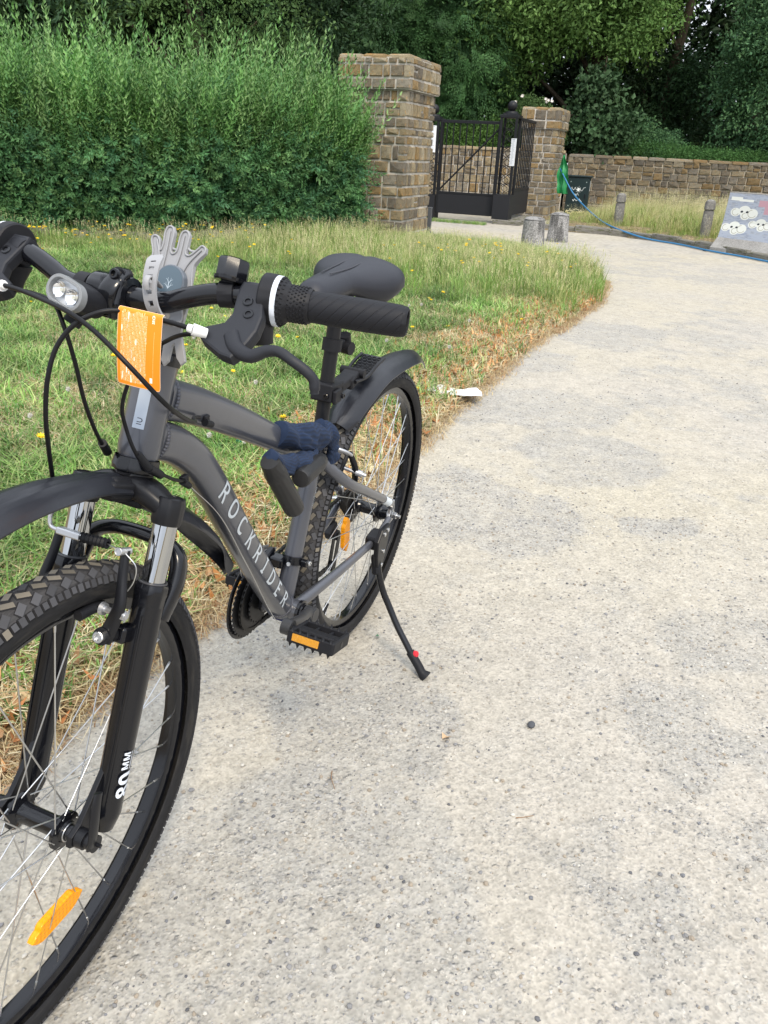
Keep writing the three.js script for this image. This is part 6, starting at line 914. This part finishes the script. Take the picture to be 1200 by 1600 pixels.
{ // chain: rollers and plates along both runs
  const links = [], run = (a, b) => { const n = Math.round(a.distanceTo(b) / 0.0127), d = b.clone().sub(a).normalize(); for (let i = 0; i < n; i++) { const p = a.clone().lerp(b, (i + 0.5) / n), o = i % 2 ? 0.0032 : 0.0022; for (const s of [-1, 1]) links.push(new THREE.BoxGeometry(0.0125, 0.0078, 0.0011).applyQuaternion(new THREE.Quaternion().setFromUnitVectors(V(1, 0, 0), d)).translate(p.x, p.y, p.z + s * o)); links.push(new THREE.CylinderGeometry(0.0038, 0.0038, 0.005, 8).rotateX(Math.PI / 2).translate(...a.clone().lerp(b, i / n).toArray())); } };
  run(V(BB.x - 0.008, BB.y + 0.067, 0.057), V(0, RW + 0.037, 0.044)); run(V(BB.x - 0.004, BB.y - 0.067, 0.057), V(0.05, 0.19, 0.05));
  for (let i = 0; i < 18; i++) { const a = 1.65 - i * 0.188, b = a - 0.188; run(V(BB.x + 0.067 * Math.cos(a), BB.y + 0.067 * Math.sin(a), 0.057), V(BB.x + 0.067 * Math.cos(b), BB.y + 0.067 * Math.sin(b), 0.057)); }
  add('chain', G(links), drv, bike).userData.kind = 'stuff';
  const fdAt = ST0.clone().addScaledVector(seatDir, 0.1), fd = add('front_derailleur', G(cyl(fdAt.clone().addScaledVector(seatDir, -0.008), fdAt.clone().addScaledVector(seatDir, 0.008), 0.0222, 0.0222, 28), box(fdAt.x + 0.004, fdAt.y, -0.028, 0.012, 0.014, 0.014, 0.003), box(fdAt.x + 0.02, fdAt.y - 0.002, 0.022, 0.026, 0.022, 0.03, 0.005), box(fdAt.x + 0.03, fdAt.y + 0.006, 0.042, 0.05, 0.012, 0.014, 0.004, [0, 0, -0.3])), gloss, bike);
  add('cage', G(...[0.05, 0.067].map((z) => sweep([V(BB.x - 0.05, BB.y + 0.085, z), V(BB.x, BB.y + 0.1, z), V(BB.x + 0.055, BB.y + 0.083, z)], [0.011, 0.0012], { seg: 14, rs: 8 }))), alloy, fd);
  add('screw', G(bolt(V(fdAt.x - 0.002, fdAt.y - 0.001, -0.0355), V(0.3, 0, -1), 0.005, 0.003), bolt(V(fdAt.x + 0.03, fdAt.y + 0.004, -0.006), V(1, 0.3, -0.5), 0.004, 0.003)), steel, fd);
  const rd = add('rear_derailleur', G(box(0.012, 0.3, 0.078, 0.03, 0.045, 0.014, 0.005, [0, 0, 0.4]), box(0.03, 0.272, 0.07, 0.045, 0.026, 0.02, 0.006, [0, 0, -0.5])), matte, bike);
  add('cage', G(...[0.044, 0.056].map((z) => plate([[0.03, 0.272], [0.046, 0.276], [0.064, 0.19], [0.06, 0.176], [0.046, 0.176], [0.042, 0.19]], 0.0022, 0.0006).translate(0, 0, z))), satin, rd);
  for (const [x, y] of [[0.038, 0.268], [0.053, 0.187]]) add('jockey_wheel', lathe([[0.003, -0.003], [0.0135, -0.0025], [0.0135, 0.0025], [0.003, 0.003]], V(x, y, 0.05), V(0, 0, 1), 11), matte, rd);
}
// rear brake with its silver noodle
{
  const rb = new THREE.Group(); rb.name = 'rear_brake'; bike.add(rb);
  for (const s of [-1, 1]) add('brake_arm', sweep([V(0.205, 0.492, s * 0.043), V(0.222, 0.52, s * 0.05), V(0.236, 0.548, s * 0.053), V(0.252, 0.583, s * 0.045)], (t) => [lerp(0.0095, 0.0055, t), 0.005], { seg: 18, rs: 12, ref: V(0.5, 0.4, 0) }), satin, rb);
  add('pad', G(...[-1, 1].map((s) => sweep([V(0.215, 0.56, s * 0.024), V(0.24, 0.535, s * 0.024), V(0.262, 0.508, s * 0.024)], 0.006, { seg: 10, rs: 10 }))), matte, rb);
  add('pad_post', G(cyl(V(0.236, 0.54, -0.03), V(0.228, 0.532, -0.076), 0.0042, 0.0042, 10), cyl(V(0.232, 0.536, -0.055), V(0.23, 0.534, -0.068), 0.0072, 0.0072, 12)), alloy, rb);
  add('noodle', sweep([V(0.303, 0.6, 0.012), V(0.3, 0.606, -0.022), V(0.285, 0.598, -0.05), V(0.266, 0.585, -0.055), V(0.256, 0.584, -0.02)], 0.003, { seg: 26, rs: 10, ref: V(0.4, 1, 0) }), alloy, rb);
  add('inner_cable', cyl(V(0.256, 0.584, -0.02), V(0.252, 0.583, 0.045), 0.001, 0.001, 6), steel, rb);
}
// kickstand
{
  const ks = add('kickstand', G(plate([[0.052, 0.342], [0.098, 0.346], [0.118, 0.325], [0.112, 0.285], [0.094, 0.238], [0.074, 0.236], [0.06, 0.29]], 0.012, 0.003).translate(0, 0, -0.081), box(0.083, 0.312, -0.064, 0.052, 0.034, 0.034, 0.008, [0, 0, -0.1]), box(0.088, 0.252, -0.077, 0.028, 0.05, 0.018, 0.006, [0.25, 0, 0.2])), satin, bike);
  add('leg', sweep([V(0.09, 0.262, -0.08), V(0.0955, 0.235, -0.088), V(0.098, 0.19, -0.106), V(0.1, 0.157, -0.126), V(0.11, 0.117, -0.156), V(0.121, 0.083, -0.188), V(0.127, 0.062, -0.207)], 0.0078, { seg: 40, rs: 16, ref: V(1, 0, 0) }), gloss, ks);
  add('foot_sleeve', sweep([V(0.125, 0.068, -0.201), V(0.128, 0.058, -0.212), V(0.133, 0.042, -0.229), V(0.138, 0.0285, -0.243), V(0.1385, 0.0225, -0.252)], (t) => [t > 0.8 ? lerp(0.0105, 0.0165, (t - 0.8) * 5) : 0.0105, t > 0.8 ? lerp(0.0105, 0.015, (t - 0.8) * 5) : 0.0105], { seg: 24, rs: 18, ref: V(1, 0, 0) }), matte, ks);
  add('red_button', lathe([[0, 0.004], [0.0068, 0.0036], [0.0078, 0.0015], [0.0078, -0.008]], V(0.1265, 0.068, -0.2165), V(0.25, 0.35, -0.87), 18), M({ rgb: [0.55, 0.02, 0.035], roughness: 0.35 }), ks);
  for (const [x, y, r] of [[0.088, 0.334, 0.0052], [0.069, 0.338, 0.0052], [0.083, 0.288, 0.0048], [0.085, 0.252, 0.005]]) add('bolt', bolt(V(x, y, -0.0875), V(0, 0, -1), r, 0.003), steel, ks);
}
// ------------------------------------------------------------------ things hung on the bicycle
const hung = (name, label, category) => bikeFrame(thing(name, label, category));
{ // swing tag folded over the front brake cable
  const t = hung('hang_tag', 'orange paper hang tag covered in small print hanging from the brake cable', 'tag'), W = 0.05, H = 0.078;
  const tex = canvasTex(768, 1152, (c, w, h) => {
    const R = rng(3); c.fillStyle = '#f28b12'; c.fillRect(0, 0, w, h); c.strokeStyle = '#f6d6b4'; c.lineWidth = 12; c.strokeRect(0, 0, w, h);
    for (let i = 0; i < 19; i++) { const x = 70 + i * 24; let y = 40 + R() * 30; while (y < h - 70) { const l = 14 + R() * 60; c.fillStyle = R() < 0.9 ? '#fbd6a4' : '#fdf3e6'; c.fillRect(x, y, R() < 0.08 ? 17 : 9, Math.min(l, h - 60 - y)); y += l + 7; } }
    for (let y = 260; y < h - 200; y += 1) if (R() < 0.5) { c.fillStyle = '#f8b66f'; c.fillRect(640, y, 7, 3); }
    c.fillStyle = '#fff6ea'; c.save(); c.translate(590, 150); c.rotate(-Math.PI / 2); c.font = 'bold 60px sans-serif'; c.fillText('IRO', 0, 50); c.restore(); c.fillRect(590, 960, 44, 80); for (const [x, y, l] of [[70, 250, 80], [330, 420, 90], [180, 60, 90], [90, 960, 100], [170, 860, 100], [250, 980, 120]]) c.fillRect(x, y, 18, l);
  });
  // front sheet hangs from the cable, the back sheet falls behind it
  const sheetAt = (u, v, back) => { const a = FW(0.1595, 0.637, -0.05), b = FW(0.1555, 0.6375, -0.1), p = a.clone().lerp(b, u), k = Math.min(1, v / 0.06) * Math.PI / 2, r = back ? -0.0031 : 0.0034; return p.add(V(r * Math.sin(k) + (0.004 * Math.sin(v * 2.6) + 0.002 * Math.sin(u * 3) * v) + 0.004 * v * v, 0.0033 * Math.cos(k) - Math.max(0, v - 0.04) * H, -0.0008 * v)); };
  const mk = (back, H2) => { const P = [], U = [], I = [], n = 10, m = 64; for (let j = 0; j <= m; j++) for (let i = 0; i <= n; i++) { const v = (j / m) * H2, c = v > 0.93 ? Math.sqrt(Math.max(0, 1 - Math.pow((v - 0.93) / 0.07, 2))) * 0.07 + 0.93 : 1, u = back ? 0.42 + (i / n - 0.5) * c * 0.8 : 0.5 + (i / n - 0.5) * c, p = sheetAt(u, v, back); P.push(p.x, p.y, p.z); U.push(i / n, 1 - v); if (i < n && j < m) { const k = j * (n + 1) + i; I.push(k, k + n + 1, k + 1, k + 1, k + n + 1, k + n + 2); } } const g = new THREE.BufferGeometry(); g.setAttribute('position', new THREE.Float32BufferAttribute(P, 3)); g.setAttribute('uv', new THREE.Float32BufferAttribute(U, 2)); g.setIndex(I); g.computeVertexNormals(); return g; };
  add('front_sheet', mk(false, 1), M({ map: tex, roughness: 0.55, side: THREE.DoubleSide }), t); add('back_sheet', mk(true, 0.99), M({ rgb: [0.75, 0.55, 0.4], roughness: 0.6, side: THREE.DoubleSide }), t);
}
{ // silicone phone holder: a webbed hand above and below the bar, and a strap looped round it
  const t = hung('phone_holder', 'grey silicone phone holder with finger straps on the handlebar', 'holder'), grey = M({ rgb: [0.3, 0.305, 0.32], roughness: 0.5 });
  const plane = (g) => { g.rotateY(Math.PI / 2); return g; };  // shape x -> -z
  const hand = new THREE.Shape([[0.012, 0.66], [0.012, 0.69], [0.016, 0.71], [0.011, 0.7255], [0.012, 0.7295], [0.017, 0.73], [0.021, 0.726], [0.0245, 0.715], [0.0265, 0.722], [0.0262, 0.737], [0.029, 0.7425], [0.034, 0.7425], [0.037, 0.737], [0.0375, 0.717], [0.0405, 0.714], [0.0445, 0.717], [0.046, 0.734], [0.048, 0.7395], [0.053, 0.741], [0.0565, 0.737], [0.0565, 0.724], [0.057, 0.7165], [0.061, 0.7155], [0.07, 0.7235], [0.075, 0.7285], [0.0795, 0.7265], [0.08, 0.722], [0.074, 0.714], [0.0695, 0.706], [0.071, 0.66]].map(([x, y]) => new THREE.Vector2(x, y)));
    const ex = (s, d) => new THREE.ExtrudeGeometry(s, { depth: d, bevelEnabled: true, bevelSize: 0.0009, bevelThickness: 0.0009, bevelSegments: 2, curveSegments: 16 });
  const place = (g, n) => plane(g).translate(n, 0, 0).rotateZ(0);
  const holder = front(add('finger_plate', place(ex(hand, 0.0032), 0.072), grey, t));
  add('rim', sweep([...hand.getPoints(), hand.getPoints()[0]].map((p) => V(0.0768, p.y, -p.x)), 0.0011, { seg: 220, rs: 8, ref: V(1, 0, 0), caps: false }), grey, holder);
  const rib = (pts) => sweep(pts.map(([x, y]) => V(0.0772, y, -x)), 0.0012, { seg: 16, rs: 8, ref: V(1, 0, 0) });
  add('rib', G(rib([[0.018, 0.726], [0.024, 0.712], [0.026, 0.696]]), rib([[0.032, 0.738], [0.0325, 0.715], [0.0315, 0.693]]), rib([[0.051, 0.736], [0.05, 0.712], [0.0455, 0.69]]), rib([[0.075, 0.724], [0.062, 0.706], [0.056, 0.69]])), grey, holder);
  add('web_strip', G(sweep([V(0.0735, 0.7245, -0.018), V(0.0735, 0.7165, -0.025), V(0.0735, 0.7195, -0.03)], [0.0016, 0.0022], { seg: 10, rs: 8, ref: V(1, 0, 0) }), sweep([V(0.0735, 0.722, -0.034), V(0.0735, 0.7195, -0.041), V(0.0735, 0.7215, -0.05)], [0.0016, 0.0022], { seg: 10, rs: 8, ref: V(1, 0, 0) }), sweep([V(0.0735, 0.728, -0.052), V(0.0735, 0.7215, -0.06), V(0.0735, 0.723, -0.073)], [0.0016, 0.0022], { seg: 10, rs: 8, ref: V(1, 0, 0) })), grey, holder);
  const low = new THREE.Shape([[0.018, 0.672], [0.068, 0.672], [0.066, 0.632], [0.075, 0.612], [0.079, 0.602], [0.0755, 0.598], [0.069, 0.604], [0.062, 0.62], [0.0585, 0.616], [0.058, 0.598], [0.054, 0.593], [0.05, 0.598], [0.049, 0.616], [0.044, 0.621], [0.04, 0.616], [0.034, 0.599], [0.029, 0.594], [0.0255, 0.599], [0.027, 0.615], [0.024, 0.635]].map(([x, y]) => new THREE.Vector2(x, y)));
  add('lower_plate', place(ex(low, 0.003), 0.0665), grey, holder);
  add('swivel_disc', G(lathe([[0.009, 0.0068], [0.0098, 0.008], [0.0172, 0.008], [0.0182, 0.0068], [0.0182, 0], [0, 0]], V(0.0762, 0.6835, -0.0485), V(1, 0, 0), 40)), M({ rgb: [0.12, 0.14, 0.17], roughness: 0.3 }), holder);
  const medal = canvasTex(256, 256, (c) => { c.fillStyle = '#4a5c69'; c.fillRect(0, 0, 256, 256); c.strokeStyle = '#aab9c4'; c.lineWidth = 7; c.lineCap = 'round'; const br = (x, y, a, l, d) => { const x2 = x + l * Math.cos(a), y2 = y + l * Math.sin(a); c.lineWidth = d * 3; c.beginPath(); c.moveTo(x, y); c.lineTo(x2, y2); c.stroke(); if (d > 1) { br(x2, y2, a - 0.5, l * 0.7, d - 1); br(x2, y2, a + 0.55, l * 0.7, d - 1); } }; br(128, 190, -1.57, 42, 3); br(128, 190, -0.9, 34, 2); br(128, 190, -2.3, 34, 2); });
  const md = new THREE.CircleGeometry(0.0165, 36).rotateY(Math.PI / 2).translate(0.0845, 0.6835, -0.0485); add('medallion', md, M({ map: medal, roughness: 0.3, clearcoat: 0.5 }), holder);
  // strap: rises in front of the bar, wraps under it
  const sp = [V(0.124, 0.7015, -0.0545), V(0.131, 0.692, -0.057), V(0.1335, 0.678, -0.0585), V(0.132, 0.663, -0.06), V(0.126, 0.6475, -0.064), V(0.116, 0.638, -0.07), V(0.102, 0.636, -0.073), V(0.09, 0.645, -0.07), V(0.084, 0.662, -0.062)];
  const strapC = new THREE.CatmullRomCurve3(sp, false, 'centripetal');
  { const P = [], U = [], I = [], n = 90, w0 = 0.0095; const holes = [[0.075, 0.092, 0.0032], [0.135, 0.158, 0.0035], [0.2, 0.262, 0.0038], [0.315, 0.352, 0.0038], [0.41, 0.45, 0.0038], [0.51, 0.55, 0.0038]];
    const rows = []; for (let i = 0; i <= n; i++) { const t = i / n, c = strapC.getPointAt(t), T = strapC.getTangentAt(t), side = V(0.12, 0.05, -1).addScaledVector(T, -V(0.12, 0.05, -1).dot(T)).normalize(), nor = V().crossVectors(side, T).normalize(), w = t < 0.04 ? w0 * (0.72 + 7 * t) : w0 * lerp(1, 0.75, t); rows.push([c, side, nor, w, t]); }
    const put = (r, u, k) => { const p = r[0].clone().addScaledVector(r[1], u * r[3]).addScaledVector(r[2], k * 0.0011); P.push(p.x, p.y, p.z); U.push(0, 0); return P.length / 3 - 1; };
    const quad = (a, b, c, d) => I.push(a, b, c, a, c, d);
    for (let i = 0; i < n; i++) { const A = rows[i], B = rows[i + 1], tm = (A[4] + B[4]) / 2, h = holes.find(([p, q]) => tm > p && tm < q), bands = h ? [[-1, -h[2] / w0], [h[2] / w0, 1]] : [[-1, 1]]; for (const [u0, u1] of bands) for (const k of [-1, 1]) quad(put(A, u0, k), put(A, u1, k), put(B, u1, k), put(B, u0, k)); for (const u of h ? [-1, -h[2] / w0, h[2] / w0, 1] : [-1, 1]) quad(put(A, u, -1), put(A, u, 1), put(B, u, 1), put(B, u, -1)); }
    quad(put(rows[0], -1, -1), put(rows[0], 1, -1), put(rows[0], 1, 1), put(rows[0], -1, 1));
    const g = new THREE.BufferGeometry(); g.setAttribute('position', new THREE.Float32BufferAttribute(P, 3)); g.setAttribute('uv', new THREE.Float32BufferAttribute(U, 2)); g.setIndex(I); g.computeVertexNormals(); grey.side = THREE.DoubleSide; add('strap', g, grey, holder); }
  add('hook', sweep([V(0.112, 0.672, -0.058), V(0.128, 0.677, -0.0582), V(0.1375, 0.6765, -0.0583), V(0.1395, 0.67, -0.0587), V(0.1365, 0.664, -0.059)], [0.0018, 0.0034], { seg: 14, rs: 10, flat: 1 }), grey, holder);
}
{ // lock wound round the frame: black barrel, latch and blue fabric sleeve
  const t = hung('bicycle_lock', 'black barrel lock with dark blue fabric sleeve wound round the frame', 'lock');
  const blueTex = dataTex(128, 256, (i, j, o) => { const r = 0.5 + 0.5 * Math.sin(j * 0.55), n = fbm(i / 20, j / 30, 181, 3), s = (0.55 + 0.5 * r) * (0.75 + 0.5 * n); o[0] = 0.007 * s; o[1] = 0.021 * s; o[2] = 0.06 * s; }), cloth = M({ map: blueTex, roughness: 0.85, sheen: 0.3, bumpMap: blueTex, bumpScale: 0.0006 });
  const sleeve = (pts, r, seed) => { const g = sweep(pts, (u) => { const w = 1 + 0.06 * Math.sin(u * 23 + seed) + 0.05 * Math.sin(u * 47 + seed * 2); const q = r(u); return [q * w, q * 0.92 * (2 - w)]; }, { seg: 110, rs: 44, ref: V(0.2, 0.3, 1) }), P = g.attributes.position; for (let i = 0; i < P.count; i++) { const x = P.getX(i), y = P.getY(i), z = P.getZ(i), q = (x * 0.6 - y) * 46 + z * 26, f = Math.abs(vnoise(q, x * 13 + z * 15, seed) - 0.5) * 2, h = vnoise(x * 60, y * 60 + z * 40, seed + 5) - 0.5; P.setXYZ(i, x + 0.003 * h, y + 0.011 * (f - 0.4), z - 0.011 * (f - 0.4) + 0.002 * h); } g.computeVertexNormals(); return g; };
  add('sleeve', sleeve([V(0.505, 0.694, -0.01), V(0.49, 0.688, -0.012), V(0.47, 0.68, -0.016), V(0.45, 0.674, -0.024), V(0.4, 0.656, -0.022), V(0.355, 0.645, -0.02), V(0.322, 0.636, -0.016)], (u) => 0.021 + 0.006 * Math.sin(Math.min(1, u * 1.7) * 1.57) - 0.008 * sstep(0.8, 1, u), 1), cloth, t);
  add('sleeve', sleeve([V(0.37, 0.664, -0.022), V(0.338, 0.648, -0.032), V(0.316, 0.618, -0.035), V(0.31, 0.585, -0.033)], (u) => 0.018 - 0.005 * u, 2), cloth, t);
  add('sleeve', sleeve([V(0.6, 0.695, -0.05), V(0.57, 0.674, -0.048), V(0.52, 0.652, -0.046), V(0.46, 0.64, -0.044), V(0.41, 0.636, -0.04)], (u) => 0.012 + 0.008 * Math.sin(u * 3.1), 3), cloth, t);
  const blk = M({ rgb: [0.012, 0.012, 0.013], roughness: 0.52 }), rub = (p, q, r) => { const d = q.clone().sub(p), L = d.length(); return lathe([[0, 0], [r * 0.82, 0.001], [r * 0.96, 0.004], [r, 0.01], [r, L * 0.72], [r * 1.02, L * 0.74], [r * 1.02, L * 0.8], [r * 0.92, L * 0.84], [r * 0.85, L * 0.97], [r * 0.8, L], [0, L]], p, d, 32); };
  add('barrel', rub(V(0.519, 0.572, -0.06), V(0.606, 0.69, -0.052), 0.0182), blk, t); add('end_plate', rub(V(0.525, 0.634, -0.0685), V(0.405, 0.622, -0.05), 0.0168), blk, t);
}
// ------------------------------------------------------------------ on the ground
{
  const g = new THREE.PlaneGeometry(0.21, 0.1, 18, 10).rotateX(-Math.PI / 2), P = g.attributes.position;
  for (let i = 0; i < P.count; i++) { const x = P.getX(i), z = P.getZ(i); P.setXYZ(i, x * (1 - 0.2 * Math.abs(z) * 8), 0.018 + 0.016 * (fbm(x * 22, z * 22, 191, 3)) + 0.012 * Math.abs(Math.sin(x * 22 + z * 14)) * (x > 0.02 ? 1 : 0.4), z + 0.02 * Math.sin(x * 18)); }
  g.computeVertexNormals(); const p = top(new THREE.Mesh(toCreasedNormals(g, 0.25), M({ rgb: [0.78, 0.79, 0.82], roughness: 0.7, side: THREE.DoubleSide })), 'paper', 'crumpled white paper lying on the lawn edge behind the rear wheel', 'litter'); p.position.set(-2.1, 0.022, 0.36); p.rotation.y = -1.1; p.scale.set(1.35, 1, 1.35);
  const leaf = (name, label, x, z, y, len, wid, rgb, turn, curl) => { const Q = []; leafAt(Q, V(-len / 2, 0.004, 0), V(1, 0.1, 0).normalize(), V(0, 0.2, 1).normalize(), len, wid, 0.5, curl); const g2 = finish(Q), o = top(new THREE.Mesh(g2, M({ rgb, roughness: 0.75, side: THREE.DoubleSide })), name, label, 'leaf'); o.position.set(x, y, z); o.rotation.y = turn; };
  leaf('fallen_leaf', 'single tan curled leaf lying on the path before the kickstand', 0.322, -0.359, 0.002, 0.034, 0.009, [0.55, 0.38, 0.23], 0.9, 0.3);
  leaf('green_leaf', 'scrap of green leaf on the path behind the pedal', 0.032, -0.086, 0.003, 0.018, 0.006, [0.08, 0.2, 0.1], 0.4, 0.2);
  leaf('fallen_leaf', 'long pale grey leaf in the dry grass behind the seat tube', -0.42, 0.44, 0.03, 0.11, 0.016, [0.42, 0.4, 0.37], 1.25, 0.1);
  const st = new THREE.IcosahedronGeometry(0.0085, 1); st.scale(1.3, 0.7, 1); const s = top(new THREE.Mesh(st, M({ rgb: [0.06, 0.065, 0.075], roughness: 0.8 })), 'pebble', 'single dark blue grey pebble on the pale path right of the kickstand', 'stone'); s.position.set(0.206, 0.005, -0.518);
  const cap = top(new THREE.Mesh(G(lathe([[0, 0.02], [0.011, 0.019], [0.0125, 0.016], [0.0125, 0]], V(), Y, 20), cyl(V(0, 0, 0), V(0, -0.05, 0.01), 0.011, 0.007)), M({ rgb: [0.03, 0.42, 0.32], roughness: 0.35, transmission: 0.25 })), 'plastic_scrap', 'small turquoise plastic scrap in the lawn behind the frame', 'litter'); cap.position.set(-0.868, 0.075, 0.854); cap.rotation.set(0.4, 0.3, 0.35);
}
for (const [x, z, turn, len, label] of [[0.53, -0.19, 0.5, 0.05, 'short bent twig on the path beside the front tyre'], [0.47, -0.56, 2.1, 0.035, 'thin short twig in the middle of the near path'], [0.04, 0.33, 0.55, 0.2, 'long dry twig at the lawn edge beside the chainring']]) {
  const t = top(new THREE.Mesh(sweep([V(-len / 2, 0.002, 0), V(-len * 0.1, 0.004, len * 0.06), V(len / 2, 0.002, -len * 0.04)], (u) => 0.0011 - 0.0005 * u, { seg: 10, rs: 6, ref: V(0, 1, 0) }), M({ rgb: [0.24, 0.15, 0.085], roughness: 0.9 })), 'twig', label, 'twig'); t.position.set(x, 0.0005, z); t.rotation.y = turn;
}
// yellow flowers and dandelion clocks in the lawn
{
  const R = rng(211), yellow = M({ rgb: [0.85, 0.62, 0.01], roughness: 0.7, side: THREE.DoubleSide }), stalk = M({ rgb: [0.16, 0.24, 0.06], roughness: 0.8 }), fluff = M({ rgb: [0.62, 0.6, 0.55], roughness: 0.95, side: THREE.DoubleSide });
  const head = () => { const P = []; for (let k = 0; k < 14; k++) { const a = k * 0.449, up = 0.25 + 0.5 * (k % 2), d = V(Math.cos(a), up, Math.sin(a)).normalize(); leafAt(P, V(0, 0, 0), d, V(-Math.sin(a), 0, Math.cos(a)), 0.0145, 0.0036, 0.2, 0); } return finish(P); }, hg = [head(), head()];
  const clock = (() => { const P = []; for (let k = 0; k < 70; k++) { const d = unit(R), s = V().crossVectors(d, unit(R)).normalize(); leafAt(P, V(), d, s, 0.013, 0.0022, 0.2, 0); } return finish(P); })(), stems = [0.07, 0.11, 0.19, 0.27].map((h) => new THREE.CylinderGeometry(0.0009, 0.0012, h, 5).translate(0, h / 2, 0));
  const spots = [];
  const ok = (x, z) => insidePoly(LAWN, x, z) && distPoly(LAWN, x, z) > 0.12;
  for (let i = 0; i < 4000 && spots.length < 170; i++) { const c = [[-6.4, 0.9, 0.8], [-5.2, 5.4, 0.8], [-6.2, 4.2, 0.6], [-2.5, 1.4, 1.4], [-6.2, 1.5, 0.9], [-4, 3, 1.6], [-5.0, 5.0, 0.7]][Math.floor(R() * 7)], x = c[0] + (R() + R() - 1) * c[2] * 1.6, z = c[1] + (R() + R() - 1) * c[2] * 1.3; if (ok(x, z)) spots.push([x, z, x < -4.5 ? 2 + Math.floor(R() * 2) : Math.floor(R() * 2)]); }
  spots.forEach(([x, z, k]) => { const [lab, grp2] = x < -4.5 && z < 2.6 ? ['small yellow flower in the taller grass at the tip of the lawn', 'yellow flowers at the tip of the lawn'] : z > 3.2 ? ['small yellow flower near the mossy edging under the hedge', 'yellow flowers along the hedge edging'] : ['small yellow flower in the short lawn just behind the bicycle', 'yellow flowers behind the bicycle'], t = thing('yellow_flower', lab, 'flower', grp2); t.position.set(x, lawnY(x, z), z); t.rotation.set((R() - 0.5) * 0.4, R() * 6, (R() - 0.5) * 0.4); add('stem', stems[k], stalk, t); const h = add('flower_head', hg[k % 2], yellow, t); h.position.y = [0.07, 0.11, 0.19, 0.27][k]; const f = 0.85 + 0.5 * R() + (k > 1 ? 0.25 : 0); h.scale.set(f, f, f); });
  let n = 0; for (let i = 0; i < 400 && n < 16; i++) { const x = lerp(-4.2, -0.4, R()), z = lerp(0.55, 1.9, R()); if (!ok(x, z)) continue; n++; const t = thing('dandelion_clock', 'pale round dandelion seed head in the lawn', 'flower', 'dandelion clocks in the lawn'); t.position.set(x, lawnY(x, z), z); t.rotation.set((R() - 0.5) * 0.3, 0, (R() - 0.5) * 0.3); add('stem', stems[1], stalk, t); const h = add('seed_head', clock, fluff, t); h.position.y = 0.11; }
}
renderer.render(scene, camera);
